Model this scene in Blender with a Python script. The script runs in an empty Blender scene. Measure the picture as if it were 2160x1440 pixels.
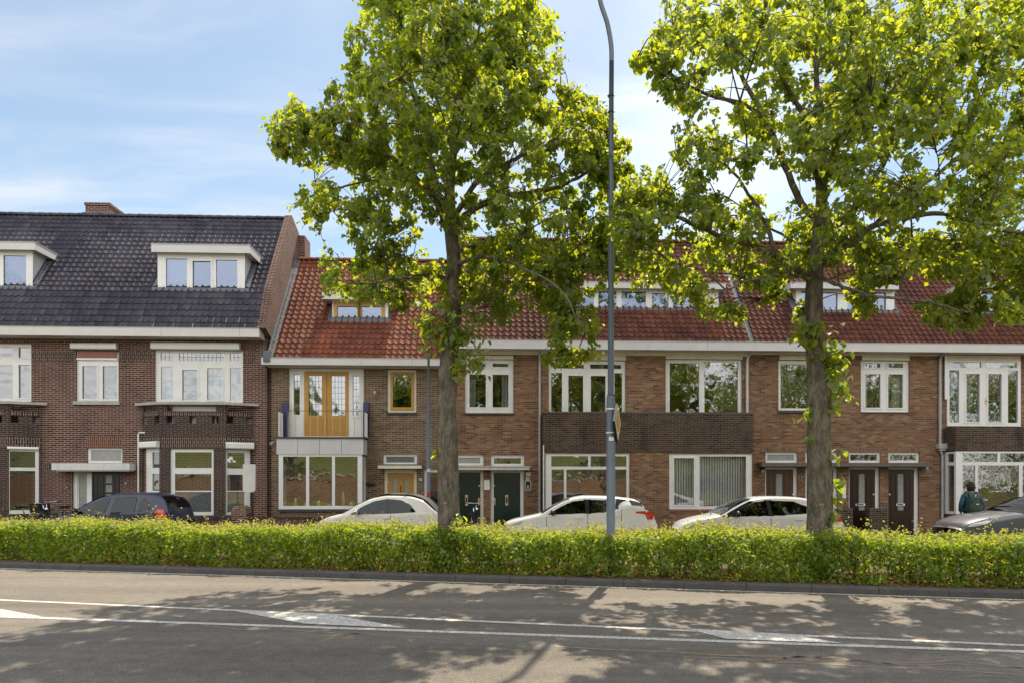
import bpy, bmesh, math, random
import numpy as np
from mathutils import Vector, Matrix
random.seed(7); RNG = np.random.default_rng(7)
scene = bpy.context.scene
COL = scene.collection
D = bpy.data
R = math.radians

# ------------------------------------------------------------------ camera geometry
F_PX, HZ, CAMH = 1440.0, 1025.0, 1.72      # focal length and horizon in photo pixels, eye height in metres
FA = math.atan(0.04)                        # the house row is turned 2.3 degrees from the picture plane
F0 = (0.0, 22.95)
CA, SA = math.cos(FA), math.sin(FA)

def ground(px, py, z=0.0):
    t = F_PX * (CAMH - z) / (py - HZ)
    return ((px - 1080) / F_PX * t, t)
def at_depth(px, py, Y):
    return Vector(((px - 1080) / F_PX * Y, Y, CAMH + (HZ - py) / F_PX * Y))

class Plane:
    """Vertical plane in the house-row frame: point (s,y), direction (ds,dy). Gives real metres along it and height."""
    def __init__(self, y=0.0, p=None, d=(1.0, 0.0)):
        self.p = p if p else (0.0, y); n = math.hypot(*d); self.d = (d[0] / n, d[1] / n)
        ds, dy = self.d
        self.M = Matrix(((ds, -dy, 0, self.p[0]), (dy, ds, 0, self.p[1]), (0, 0, 1, 0), (0, 0, 0, 1)))
    def uz(self, px, py):
        dx = (px - 1080) / F_PX
        rs, ry = dx * CA + SA, -dx * SA + CA
        cs, cy = -F0[1] * SA, -F0[1] * CA
        nx, ny = -self.d[1], self.d[0]
        t = ((self.p[0] - cs) * nx + (self.p[1] - cy) * ny) / (rs * nx + ry * ny)
        s, y = cs + rs * t, cy + ry * t
        return ((s - self.p[0]) * self.d[0] + (y - self.p[1]) * self.d[1], CAMH + t * (HZ - py) / F_PX)
    def u(self, px): return self.uz(px, 1000)[0]
    def z(self, py, px): return self.uz(px, py)[1]
    def rect(self, r, cx=None):
        x0, y0, x1, y1 = r; c = (x0 + x1) / 2 if cx is None else cx
        return (self.u(x0), self.u(x1), self.z(y1, c), self.z(y0, c))   # u0,u1,z0,z1

# ------------------------------------------------------------------ mesh building
OFF = [Vector((0, 0, 0))]
class MB:
    def __init__(self, M=None):
        self.v, self.f, self.m, self.uv = [], [], [], None; self.M = M
    def add(self, vs, fs, mi=0):
        b = len(self.v)
        if self.M is not None: vs = [self.M @ Vector(p) for p in vs]
        self.v.extend([tuple(p) for p in vs])
        for f in fs: self.f.append(tuple(b + i for i in f)); self.m.append(mi)
    def quad(self, a, b, c, d, mi=0): self.add([a, b, c, d], [(0, 1, 2, 3)], mi)
    def box(self, x0, x1, y0, y1, z0, z1, mi=0):
        self.add([(x0,y0,z0),(x1,y0,z0),(x1,y1,z0),(x0,y1,z0),(x0,y0,z1),(x1,y0,z1),(x1,y1,z1),(x0,y1,z1)],
                 [(0,1,5,4),(1,2,6,5),(2,3,7,6),(3,0,4,7),(4,5,6,7),(3,2,1,0)], mi)
    def slab(self, u0, u1, z0, z1, holes, y, th, mi=0):
        """Upright slab with rectangular holes; front at y, back at y+th."""
        us = sorted({u0, u1, *[min(max(h[i], u0), u1) for h in holes for i in (0, 1)]})
        zs = sorted({z0, z1, *[min(max(h[i], z0), z1) for h in holes for i in (2, 3)]})
        def solid(i, j):
            if i < 0 or j < 0 or i >= len(us)-1 or j >= len(zs)-1: return False
            cu, cz = (us[i]+us[i+1])/2, (zs[j]+zs[j+1])/2
            return not any(h[0] < cu < h[1] and h[2] < cz < h[3] for h in holes)
        yb = y + th
        for i in range(len(us)-1):
            for j in range(len(zs)-1):
                if not solid(i, j): continue
                a, b, c, d = us[i], us[i+1], zs[j], zs[j+1]
                if b-a < 1e-6 or d-c < 1e-6: continue
                self.quad((a,y,c),(b,y,c),(b,y,d),(a,y,d), mi)
                self.quad((b,yb,c),(a,yb,c),(a,yb,d),(b,yb,d), mi)
                if not solid(i-1, j): self.quad((a,yb,c),(a,y,c),(a,y,d),(a,yb,d), mi)
                if not solid(i+1, j): self.quad((b,y,c),(b,yb,c),(b,yb,d),(b,y,d), mi)
                if not solid(i, j-1): self.quad((a,yb,c),(b,yb,c),(b,y,c),(a,y,c), mi)
                if not solid(i, j+1): self.quad((a,y,d),(b,y,d),(b,yb,d),(a,yb,d), mi)
    def prism(self, pts, y0, y1, mi=0):
        """Polygon in (x,z), counter-clockwise seen from -y, extruded y0..y1."""
        n = len(pts)
        self.add([(p[0], y0, p[1]) for p in pts] + [(p[0], y1, p[1]) for p in pts],
                 [tuple(range(n)), tuple(range(2*n-1, n-1, -1))] + [((i+1) % n, i, n+i, n+(i+1) % n) for i in range(n)], mi)
    def extrude(self, pts, z0, z1, mi=0):
        n = len(pts)
        self.add([(p[0], p[1], z0) for p in pts] + [(p[0], p[1], z1) for p in pts],
                 [tuple(range(n-1, -1, -1)), tuple(range(n, 2*n))] + [(i, (i+1) % n, n+(i+1) % n, n+i) for i in range(n)], mi)
    def tube(self, pts, rad, n=8, caps=True, mi=0):
        pts = [Vector(p) for p in pts]
        if not hasattr(rad, '__len__'): rad = [rad]*len(pts)
        up = Vector((0, 0, 1)); vs = []; prev = None
        for i, p in enumerate(pts):
            t = (pts[min(i+1, len(pts)-1)] - pts[max(i-1, 0)])
            if t.length < 1e-9: t = up.copy()
            t.normalize()
            if prev is None:
                a = t.cross(up) if abs(t.z) < .95 else t.cross(Vector((1, 0, 0)))
            else:
                a = prev - t * prev.dot(t)
                if a.length < 1e-6: a = t.cross(up)
            a.normalize(); prev = a; b = t.cross(a)
            for k in range(n):
                an = 2*math.pi*k/n
                vs.append(p + (a*math.cos(an) + b*math.sin(an))*rad[i])
        fs = [(i*n+k, (i+1)*n+k, (i+1)*n+(k+1) % n, i*n+(k+1) % n) for i in range(len(pts)-1) for k in range(n)]
        fs = [f[::-1] for f in fs]
        if caps: fs += [tuple(range(n)), tuple(range((len(pts)-1)*n+n-1, (len(pts)-1)*n-1, -1))]
        self.add(vs, fs, mi)
    def lathe(self, prof, M=None, n=16, mi=0):
        vs, fs = [], []
        for r, z in prof:
            for k in range(n):
                a = 2*math.pi*k/n; vs.append(Vector((r*math.cos(a), r*math.sin(a), z)))
        if M is not None: vs = [M @ p for p in vs]
        for i in range(len(prof)-1):
            for k in range(n): fs.append((i*n+k, i*n+(k+1) % n, (i+1)*n+(k+1) % n, (i+1)*n+k))
        self.add(vs, fs, mi)
    def ball(self, c, r, nu=12, nv=8, mi=0):
        if not hasattr(r, '__len__'): r = (r, r, r)
        vs = []; fs = []
        for j in range(nv+1):
            ph = math.pi*j/nv
            for i in range(nu):
                th = 2*math.pi*i/nu
                vs.append((c[0]+r[0]*math.sin(ph)*math.cos(th), c[1]+r[1]*math.sin(ph)*math.sin(th), c[2]-r[2]*math.cos(ph)))
        for j in range(nv):
            for i in range(nu): fs.append((j*nu+i, j*nu+(i+1) % nu, (j+1)*nu+(i+1) % nu, (j+1)*nu+i))
        self.add(vs, fs, mi)
    def build(self, name, mats, parent=None, smooth=False, off=None):
        me = D.meshes.new(name)
        o = OFF[0] if off is None else off
        me.from_pydata([(p[0]-o[0], p[1]-o[1], p[2]-o[2]) for p in self.v], [], self.f)
        for m in (mats if isinstance(mats, (list, tuple)) else [mats]): me.materials.append(m)
        if any(self.m): me.polygons.foreach_set('material_index', self.m)
        if smooth: me.polygons.foreach_set('use_smooth', [True]*len(me.polygons))
        if self.uv is not None:
            l = me.uv_layers.new(name='UVMap'); l.data.foreach_set('uv', np.asarray(self.uv, dtype=np.float32).ravel())
        me.update()
        ob = D.objects.new(name, me); COL.objects.link(ob)
        if parent: ob.parent = parent
        return ob

def mesh_np(name, verts, faces, mats, parent=None, smooth=False, loc=None):
    """Mesh from numpy arrays (all faces the same size)."""
    me = D.meshes.new(name); nf, k = faces.shape
    me.vertices.add(len(verts)); me.vertices.foreach_set('co', np.ascontiguousarray(verts, dtype=np.float32).ravel())
    me.loops.add(nf*k); me.loops.foreach_set('vertex_index', np.ascontiguousarray(faces, dtype=np.int32).ravel())
    me.polygons.add(nf); me.polygons.foreach_set('loop_start', np.arange(0, nf*k, k, dtype=np.int32))
    me.polygons.foreach_set('loop_total', np.full(nf, k, dtype=np.int32))
    if smooth: me.polygons.foreach_set('use_smooth', np.ones(nf, dtype=bool))
    for m in (mats if isinstance(mats, (list, tuple)) else [mats]): me.materials.append(m)
    me.update(calc_edges=True); me.validate()
    ob = D.objects.new(name, me); COL.objects.link(ob)
    if parent: ob.parent = parent
    if loc is not None: ob.location = loc
    return ob

def thing(name, label, cat, loc=(0, 0, 0), rz=0.0, group=None):
    o = D.objects.new(name, None); COL.objects.link(o); o.location = loc; o.rotation_euler = (0, 0, rz)
    o.empty_display_size = .3
    o['label'] = label; o['category'] = cat
    if group: o['group'] = group
    return o
def tag(o, label, cat, group=None):
    o['label'] = label; o['category'] = cat
    if group: o['group'] = group
    return o
def struct(o, kind='structure'): o['kind'] = kind; return o

# ------------------------------------------------------------------ materials
def nodes(name):
    m = D.materials.new(name); m.use_nodes = True; nt = m.node_tree; nt.nodes.clear()
    out = nt.nodes.new('ShaderNodeOutputMaterial'); return m, nt, out
def N(nt, t, **kw):
    n = nt.nodes.new(t)
    for k, v in kw.items():
        if k.startswith('i_'):
            key = k[2:]; key = int(key) if key.isdigit() else key.replace('_', ' ')
            n.inputs[key].default_value = v
        else: setattr(n, k, v)
    return n
def ramp(nt, stops, interp='LINEAR'):
    n = nt.nodes.new('ShaderNodeValToRGB'); e = n.color_ramp; e.interpolation = interp
    while len(e.elements) > 1: e.elements.remove(e.elements[-1])
    for i, (p, c) in enumerate(stops):
        el = e.elements[0] if i == 0 else e.elements.new(p)
        el.position = p; el.color = (*c, 1) if len(c) == 3 else c
    return n
def mixc(nt, fac, a, b, mode='MIX'):
    n = nt.nodes.new('ShaderNodeMix'); n.data_type = 'RGBA'; n.blend_type = mode
    for s, v in ((n.inputs[0], fac), (n.inputs[6], a), (n.inputs[7], b)):
        if hasattr(v, 'is_output'): nt.links.new(v, s)
        else: s.default_value = v if not hasattr(v, '__len__') else (*v[:3], 1)
    return n.outputs[2]
def mth(nt, op, a, b=0.0, c=None):
    n = nt.nodes.new('ShaderNodeMath'); n.operation = op
    for s, v in zip(n.inputs, (a, b, c)):
        if v is None: continue
        if hasattr(v, 'is_output'): nt.links.new(v, s)
        else: s.default_value = v
    return n.outputs[0]
def noise(nt, vec, scale, detail=4, rough=.6, dim='3D'):
    n = N(nt, 'ShaderNodeTexNoise', noise_dimensions=dim); n.inputs['Scale'].default_value = scale
    n.inputs['Detail'].default_value = detail; n.inputs['Roughness'].default_value = rough
    if vec is not None: nt.links.new(vec, n.inputs['Vector'])
    return n.outputs['Fac']
def mapping(nt, vec, scale=(1, 1, 1), rot=(0, 0, 0), loc=(0, 0, 0)):
    n = N(nt, 'ShaderNodeMapping'); n.inputs['Scale'].default_value = scale; n.inputs['Rotation'].default_value = rot
    n.inputs['Location'].default_value = loc; nt.links.new(vec, n.inputs['Vector']); return n.outputs[0]
def coords(nt, which='Object'): return N(nt, 'ShaderNodeTexCoord').outputs[which]
def pbsdf(nt, out, color, rough=.6, bump=None, bstr=.3, bdist=.01, metal=0.0, spec=.5, coat=0.0):
    p = nt.nodes.new('ShaderNodeBsdfPrincipled')
    def setv(k, v):
        if hasattr(v, 'is_output'): nt.links.new(v, p.inputs[k])
        elif hasattr(v, '__len__'): p.inputs[k].default_value = (*v[:3], 1)
        else: p.inputs[k].default_value = v
    setv('Base Color', color); setv('Roughness', rough); setv('Metallic', metal); setv('Specular IOR Level', spec)
    setv('Coat Weight', coat); p.inputs['Coat Roughness'].default_value = .03
    if bump is not None:
        b = nt.nodes.new('ShaderNodeBump'); b.inputs['Strength'].default_value = bstr; b.inputs['Distance'].default_value = bdist
        nt.links.new(bump, b.inputs['Height']); nt.links.new(b.outputs[0], p.inputs['Normal'])
    nt.links.new(p.outputs[0], out.inputs['Surface']); return p

def painted(name, c, rough=.45, var=.12, scale=3.0, streak=.25, metal=0, coat=0, spec=.5):
    """Paint or coated metal with weathering: soft blotches and faint vertical rain streaks."""
    m, nt, out = nodes(name); co = coords(nt)
    a = noise(nt, co, scale, 5); s = noise(nt, mapping(nt, co, (9, 9, .7)), 1.6, 4)
    f = mth(nt, 'ADD', mth(nt, 'MULTIPLY', a, 1-streak), mth(nt, 'MULTIPLY', s, streak))
    k = ramp(nt, [(.3, (1-var,)*3), (.7, (1+var*.35,)*3)]); nt.links.new(f, k.inputs[0])
    colr = mixc(nt, 1.0, (*c, 1), k.outputs[0], 'MULTIPLY')
    fine = noise(nt, co, 60, 2)
    pbsdf(nt, out, colr, rough, fine, .06, .004, metal, spec, coat); return m
def flat(name, c, rough=.5, metal=0, coat=0, spec=.5):
    m, nt, out = nodes(name); co = coords(nt)
    k = ramp(nt, [(.35, tuple(x*.86 for x in c)), (.65, tuple(min(1, x*1.08) for x in c))])
    nt.links.new(noise(nt, co, 14, 4), k.inputs[0])
    pbsdf(nt, out, k.outputs[0], rough, None, metal=metal, coat=coat, spec=spec); return m

def brick(name, shades, mortar, vertical=False, bw=.225, rh=.0645, ms=.0062, dirt=.35, dirtcol=(.02, .017, .015), dscale=.7, damp=0.0):
    m, nt, out = nodes(name); tc = N(nt, 'ShaderNodeTexCoord'); co = tc.outputs['Object']
    sx = N(nt, 'ShaderNodeSeparateXYZ'); nt.links.new(co, sx.inputs[0])
    sn = N(nt, 'ShaderNodeSeparateXYZ'); nt.links.new(tc.outputs['Normal'], sn.inputs[0])
    side = mth(nt, 'GREATER_THAN', mth(nt, 'ABSOLUTE', sn.outputs[0]), .8)
    flatf = mth(nt, 'GREATER_THAN', mth(nt, 'ABSOLUTE', sn.outputs[2]), .8)
    u = mth(nt, 'ADD', mth(nt, 'MULTIPLY', sx.outputs[0], mth(nt, 'SUBTRACT', 1, side)), mth(nt, 'MULTIPLY', sx.outputs[1], side))
    v = mth(nt, 'ADD', mth(nt, 'MULTIPLY', sx.outputs[2], mth(nt, 'SUBTRACT', 1, flatf)), mth(nt, 'MULTIPLY', sx.outputs[1], flatf))
    wob = mth(nt, 'MULTIPLY', mth(nt, 'SUBTRACT', noise(nt, co, 1.3, 2), .5), .012)
    v = mth(nt, 'ADD', v, wob)
    cb = N(nt, 'ShaderNodeCombineXYZ')
    nt.links.new(v if vertical else u, cb.inputs[0]); nt.links.new(u if vertical else v, cb.inputs[1])
    b = N(nt, 'ShaderNodeTexBrick', offset=.5, squash=1.0); b.offset_frequency = 2
    b.inputs['Color1'].default_value = (0, 0, 0, 1); b.inputs['Color2'].default_value = (1, 1, 1, 1); b.inputs['Mortar'].default_value = (.5, .5, .5, 1)
    b.inputs['Scale'].default_value = 1; b.inputs['Mortar Size'].default_value = ms; b.inputs['Mortar Smooth'].default_value = .25
    b.inputs['Brick Width'].default_value = bw; b.inputs['Row Height'].default_value = rh; b.inputs['Bias'].default_value = 0
    nt.links.new(cb.outputs[0], b.inputs['Vector'])
    n = len(shades); k = ramp(nt, [(i/(n-1) if n > 1 else 0, s) for i, s in enumerate(shades)]); nt.links.new(b.outputs['Color'], k.inputs[0])
    fine = noise(nt, co, 45, 3)
    kk = ramp(nt, [(.3, (.78,)*3), (.7, (1.15,)*3)]); nt.links.new(fine, kk.inputs[0])
    c = mixc(nt, 1, k.outputs[0], kk.outputs[0], 'MULTIPLY')
    big = noise(nt, co, .45, 3); kb = ramp(nt, [(.3, (.84, .82, .84)), (.7, (1.14, 1.1, 1.02))]); nt.links.new(big, kb.inputs[0])
    c = mixc(nt, 1, c, kb.outputs[0], 'MULTIPLY')
    mo = mixc(nt, noise(nt, co, 2.2, 4), tuple(x*.62 for x in mortar), tuple(min(1, x*1.2) for x in mortar))
    c = mixc(nt, b.outputs['Fac'], c, mo)
    df = ramp(nt, [(.5, (0, 0, 0)), (.74, (1, 1, 1))]); nt.links.new(noise(nt, mapping(nt, co, (1, 1, .45)), dscale*2.2, 6, .65), df.inputs[0])
    c = mixc(nt, mth(nt, 'MULTIPLY', df.outputs[0], dirt), c, dirtcol)
    h = mth(nt, 'SUBTRACT', mth(nt, 'MULTIPLY', fine, .3), b.outputs['Fac'])
    pbsdf(nt, out, c, .85, h, .6, .006, spec=.25); return m

def tile_mat(name, shades, moss, rough=.6, lich=.25):
    m, nt, out = nodes(name); tc = N(nt, 'ShaderNodeTexCoord')
    wn = N(nt, 'ShaderNodeTexWhiteNoise', noise_dimensions='2D'); nt.links.new(tc.outputs['UV'], wn.inputs['Vector'])
    n = len(shades); k = ramp(nt, [(i/(n-1), s) for i, s in enumerate(shades)]); nt.links.new(wn.outputs['Value'], k.inputs[0])
    co = tc.outputs['Object']; big = noise(nt, mapping(nt, co, (1, 1, .6)), .55, 4)
    kb = ramp(nt, [(.34, (.6, .56, .6)), (.66, (1.16, 1.12, 1.06))]); nt.links.new(big, kb.inputs[0])
    c = mixc(nt, 1, k.outputs[0], kb.outputs[0], 'MULTIPLY')
    fine = noise(nt, co, 38, 4); kf = ramp(nt, [(.3, (.78,)*3), (.7, (1.18,)*3)]); nt.links.new(fine, kf.inputs[0])
    c = mixc(nt, 1, c, kf.outputs[0], 'MULTIPLY')
    df = ramp(nt, [(.62, (0, 0, 0)), (.75, (1, 1, 1))]); nt.links.new(noise(nt, co, 7, 5, .7), df.inputs[0])
    c = mixc(nt, mth(nt, 'MULTIPLY', df.outputs[0], lich), c, moss)
    pbsdf(nt, out, c, rough, fine, .25, .006, spec=.22); return m

def schlick(nt, base):
    geo = N(nt, 'ShaderNodeNewGeometry'); d = N(nt, 'ShaderNodeVectorMath', operation='DOT_PRODUCT'); nt.links.new(geo.outputs['Normal'], d.inputs[0]); nt.links.new(geo.outputs['Incoming'], d.inputs[1])
    c = mth(nt, 'SUBTRACT', 1, mth(nt, 'ABSOLUTE', d.outputs['Value'])); return mth(nt, 'ADD', base, mth(nt, 'MULTIPLY', mth(nt, 'POWER', c, 5), 1-base))
def glass_mat(name, refl=.3, tint=(.75, .8, .8), wav=.035, tex=0.0, gcol=(.95, .97, 1)):
    """Window pane: part of what is in front of it is mirrored, the rest is seen through."""
    m, nt, out = nodes(name); co = coords(nt)
    g = N(nt, 'ShaderNodeBsdfGlossy'); g.inputs['Roughness'].default_value = 0.0 if tex == 0 else .18; g.inputs['Color'].default_value = (*gcol, 1)
    b = N(nt, 'ShaderNodeBump'); b.inputs['Strength'].default_value = wav; b.inputs['Distance'].default_value = .25
    nt.links.new(noise(nt, co, 1.7, 2, .4), b.inputs['Height']); nt.links.new(b.outputs[0], g.inputs['Normal'])
    t = N(nt, 'ShaderNodeBsdfTransparent'); t.inputs['Color'].default_value = (*tint, 1)
    f = mth(nt, 'MINIMUM', schlick(nt, refl+.05), 1.0)
    mx = N(nt, 'ShaderNodeMixShader'); nt.links.new(f, mx.inputs[0]); nt.links.new(t.outputs[0], mx.inputs[1]); nt.links.new(g.outputs[0], mx.inputs[2])
    last = mx.outputs[0]
    if tex > 0:
        d = N(nt, 'ShaderNodeBsdfDiffuse'); k = ramp(nt, [(.35, (.34, .35, .36)), (.65, (.52, .53, .54))]); nt.links.new(noise(nt, co, 25, 4), k.inputs[0]); nt.links.new(k.outputs[0], d.inputs[0])
        m2 = N(nt, 'ShaderNodeMixShader'); m2.inputs[0].default_value = tex; nt.links.new(last, m2.inputs[1]); nt.links.new(d.outputs[0], m2.inputs[2]); last = m2.outputs[0]
    nt.links.new(last, out.inputs['Surface']); return m

def leaf_mat(name, cols, trans, tw=.5, gloss=.12, grough=.38):
    m, nt, out = nodes(name); geo = N(nt, 'ShaderNodeNewGeometry')
    n = len(cols); k = ramp(nt, [(i/(n-1), s) for i, s in enumerate(cols)]); nt.links.new(geo.outputs['Random Per Island'], k.inputs[0])
    k2 = ramp(nt, [(i/(len(trans)-1), s) for i, s in enumerate(trans)]); nt.links.new(geo.outputs['Random Per Island'], k2.inputs[0])
    d = N(nt, 'ShaderNodeBsdfDiffuse'); nt.links.new(k.outputs[0], d.inputs[0])
    t = N(nt, 'ShaderNodeBsdfTranslucent'); nt.links.new(k2.outputs[0], t.inputs[0])
    mx = N(nt, 'ShaderNodeMixShader'); mx.inputs[0].default_value = tw
    nt.links.new(d.outputs[0], mx.inputs[1]); nt.links.new(t.outputs[0], mx.inputs[2])
    g = N(nt, 'ShaderNodeBsdfGlossy'); g.inputs['Roughness'].default_value = grough; g.inputs['Color'].default_value = (.9, .95, .9, 1)
    m2 = N(nt, 'ShaderNodeMixShader'); m2.inputs[0].default_value = gloss
    nt.links.new(mx.outputs[0], m2.inputs[1]); nt.links.new(g.outputs[0], m2.inputs[2])
    nt.links.new(m2.outputs[0], out.inputs['Surface']); return m

def cloth_mat(name, c, tr=.4):
    m, nt, out = nodes(name); d = N(nt, 'ShaderNodeBsdfDiffuse'); d.inputs[0].default_value = (*c, 1)
    t = N(nt, 'ShaderNodeBsdfTranslucent'); t.inputs[0].default_value = (*c, 1)
    mx = N(nt, 'ShaderNodeMixShader'); mx.inputs[0].default_value = tr
    nt.links.new(d.outputs[0], mx.inputs[1]); nt.links.new(t.outputs[0], mx.inputs[2]); nt.links.new(mx.outputs[0], out.inputs['Surface']); return m

M = {}
M['white'] = painted('white_paint', (.76, .765, .77), .4, .10)
M['cream'] = painted('cream_paint', (.74, .70, .56), .5, .16)
M['ochre'] = painted('ochre_paint', (.46, .24, .032), .4, .14, 4)
M['fascia'] = painted('fascia_board', (.58, .575, .585), .5, .10, 2.0)
M['fascia2'] = painted('warm_fascia_board', (.60, .58, .555), .5, .10, 2.0)
M['panel'] = painted('fibre_cement_panel', (.55, .555, .57), .55, .13, 1.6)
M['concrete'] = painted('weathered_concrete', (.42, .40, .38), .85, .4, 4, .4)
M['pale_concrete'] = painted('pale_canopy_concrete', (.66, .66, .66), .7, .25, 3, .5)
M['dark_concrete'] = painted('dark_canopy_concrete', (.13, .12, .115), .8, .35, 4, .4)
M['lead'] = painted('lead_flashing', (.115, .135, .165), .6, .4, 6, .5)
M['zinc'] = painted('grey_pipe', (.40, .42, .45), .45, .2, 3)
M['dark'] = painted('dark_sill', (.05, .045, .045), .5, .3)
M['navy_door'] = painted('blue_black_door_paint', (.018, .02, .028), .3, .2)
M['green_door'] = painted('dark_green_door_paint', (.008, .028, .024), .22, .2)
M['wood_door'] = painted('varnished_brown_wood', (.085, .038, .018), .32, .45, 8, .8)
M['dark_wood_door'] = painted('dark_brown_varnish', (.03, .013, .008), .28, .4, 8, .8)
M['brass'] = flat('aged_brass', (.62, .52, .33), .35, .4)
M['plate_white'] = flat('white_enamel', (.8, .8, .78), .3)
M['plate_blue'] = flat('blue_enamel', (.02, .03, .09), .25)
M['black'] = flat('black_plastic', (.015, .015, .017), .4)
M['iron'] = flat('black_iron', (.02, .02, .022), .5, .3)
M['glass'] = glass_mat('window_glass', .20)
M['glass_blind'] = glass_mat('glass_before_blinds', .10, (.85, .88, .9))
M['glass_sky'] = glass_mat('sky_tinted_dormer_glass', .26, (.46, .53, .68), gcol=(.55, .66, .9))  # blue of a reflected sky put into the mirror colour and tint
M['glass_dim'] = glass_mat('dim_glass', .14, (.6, .6, .6))  # darker copy of the window glass with weaker reflections
M['glass_old'] = glass_mat('old_rippled_glass', .28, (.75, .78, .76), .09)
M['frost'] = glass_mat('frosted_glass', .14, (.6, .62, .62), .05, .62)
M['stained'] = glass_mat('stained_glass', .12, (.35, .30, .25), .05, .25)
M['leading'] = flat('lead_came', (.07, .075, .08), .5)
M['curtain'] = cloth_mat('net_curtain', (.74, .74, .76), .45)
M['curtain_warm'] = cloth_mat('linen_curtain', (.5, .46, .4), .3)
M['blind'] = cloth_mat('vertical_blind', (.70, .71, .75), .3)
M['shutter'] = painted('red_brown_shutter', (.27, .10, .065), .5, .15)
M['interior'] = flat('room_plaster', (.30, .25, .20), .9)
M['brickB'] = brick('purple_brown_brick', [(0.043, 0.024, 0.022), (0.073, 0.036, 0.032), (0.100, 0.045, 0.036), (0.128, 0.061, 0.045), (0.082, 0.044, 0.043)], (0.529, 0.404, 0.343), dirt=.4)
M['brickBv'] = brick('purple_brown_soldier_brick', [(0.030, 0.018, 0.016), (0.056, 0.030, 0.025), (0.081, 0.040, 0.031)], (0.425, 0.356, 0.293), True, dirt=.3)
M['brickRv'] = brick('red_soldier_brick', [(.12, .045, .028), (.16, .06, .035), (.095, .04, .03)], (.36, .29, .25), True, dirt=.1)
RB = [(0.105, 0.052, 0.035), (0.177, 0.086, 0.049), (0.242, 0.132, 0.074), (0.196, 0.097, 0.053), (0.295, 0.201, 0.117), (0.138, 0.069, 0.048)]
M['brickC'] = brick('brown_brick', [(0.079, 0.046, 0.035), (0.140, 0.075, 0.048), (0.188, 0.111, 0.068), (0.152, 0.081, 0.049), (0.223, 0.158, 0.099), (0.104, 0.058, 0.041)], (0.388, 0.373, 0.294), dirt=.3)
M['brickD'] = brick('red_brown_brick', RB, (.30, .235, .18), dirt=.28)
M['brickDv'] = brick('red_brown_soldier_brick', RB[:4], (.32, .26, .21), True, dirt=.2)
M['brickDark'] = brick('sooty_dark_brick', [(0.034, 0.023, 0.019), (0.062, 0.040, 0.032), (0.090, 0.056, 0.041), (0.070, 0.048, 0.038)], (0.232, 0.194, 0.150), dirt=.8, dscale=.55, dirtcol=(.013, .011, .010))
M['brickBd'] = brick('sooty_purple_brick', [(.026, .018, .017), (.042, .027, .025), (.056, .034, .030), (.07, .042, .036)], (.26, .215, .19), dirt=.6)
M['brickWall'] = brick('garden_wall_brick', [(.05, .026, .022), (.075, .036, .028), (.04, .024, .022)], (.20, .17, .15), True, dirt=.5)
M['brickBack'] = brick('tan_brown_brick', [(.20, .12, .07), (.26, .155, .09), (.17, .10, .06)], (.32, .26, .19), dirt=.5)
M['tileB'] = tile_mat('anthracite_roof_tile', [(0.037, 0.037, 0.055), (0.053, 0.052, 0.076), (0.070, 0.069, 0.092), (0.044, 0.046, 0.069), (0.085, 0.079, 0.098)], (0.132, 0.136, 0.160), .75, .25)
M['tileC'] = tile_mat('orange_clay_tile', [(0.143, 0.046, 0.027), (0.195, 0.065, 0.035), (0.229, 0.083, 0.046), (0.177, 0.058, 0.035), (0.120, 0.052, 0.042), (0.206, 0.071, 0.042)], (0.137, 0.116, 0.099), .75, .25)
M['tileD'] = tile_mat('red_clay_tile', [(0.094, 0.034, 0.025), (0.130, 0.046, 0.031), (0.155, 0.059, 0.038), (0.111, 0.040, 0.030), (0.075, 0.034, 0.030)], (0.094, 0.084, 0.076), .75, .3)
# ------------------------------------------------------------------ camera, sky, sun, colour
cam = D.cameras.new('camera'); cam.sensor_width = 36; cam.lens = 24; cam.shift_y = 305/2160; cam.clip_end = 3000; cam.clip_start = .05
co_ = D.objects.new('camera', cam); COL.objects.link(co_); co_.location = (0, 0, CAMH); co_.rotation_euler = (R(90), 0, 0)
scene.camera = co_
SUN_AZ, SUN_EL = R(15.5), R(56)
sd = Vector((math.sin(SUN_AZ)*math.cos(SUN_EL), math.cos(SUN_AZ)*math.cos(SUN_EL), math.sin(SUN_EL)))
sl = D.lights.new('sun', 'SUN'); sl.energy = 5.0; sl.angle = R(.53); sl.color = (1, .865, .655)
so = D.objects.new('sun', sl); COL.objects.link(so); so.rotation_euler = sd.to_track_quat('Z', 'Y').to_euler(); so.location = sd*60
w = D.worlds.new('World'); scene.world = w; w.use_nodes = True; nt = w.node_tree; nt.nodes.clear()
out = nt.nodes.new('ShaderNodeOutputWorld'); bg = nt.nodes.new('ShaderNodeBackground')
sky = N(nt, 'ShaderNodeTexSky', sky_type='NISHITA'); sky.sun_disc = False; sky.sun_elevation = SUN_EL; sky.sun_rotation = SUN_AZ
sky.air_density = 1.0; sky.dust_density = .35; sky.ozone_density = .9
gen = coords(nt, 'Generated')
sx = N(nt, 'ShaderNodeSeparateXYZ'); nt.links.new(gen, sx.inputs[0])
zz = mth(nt, 'MAXIMUM', sx.outputs[2], .06)
cb = N(nt, 'ShaderNodeCombineXYZ'); nt.links.new(mth(nt, 'DIVIDE', sx.outputs[0], zz), cb.inputs[0]); nt.links.new(mth(nt, 'DIVIDE', sx.outputs[1], zz), cb.inputs[1])
warp = N(nt, 'ShaderNodeTexNoise'); warp.inputs['Scale'].default_value = .6; warp.inputs['Detail'].default_value = 3; nt.links.new(cb.outputs[0], warp.inputs['Vector'])
va = N(nt, 'ShaderNodeVectorMath', operation='MULTIPLY_ADD'); nt.links.new(warp.outputs['Color'], va.inputs[0]); va.inputs[1].default_value = (1.3, 1.3, 0); nt.links.new(cb.outputs[0], va.inputs[2])
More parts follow.
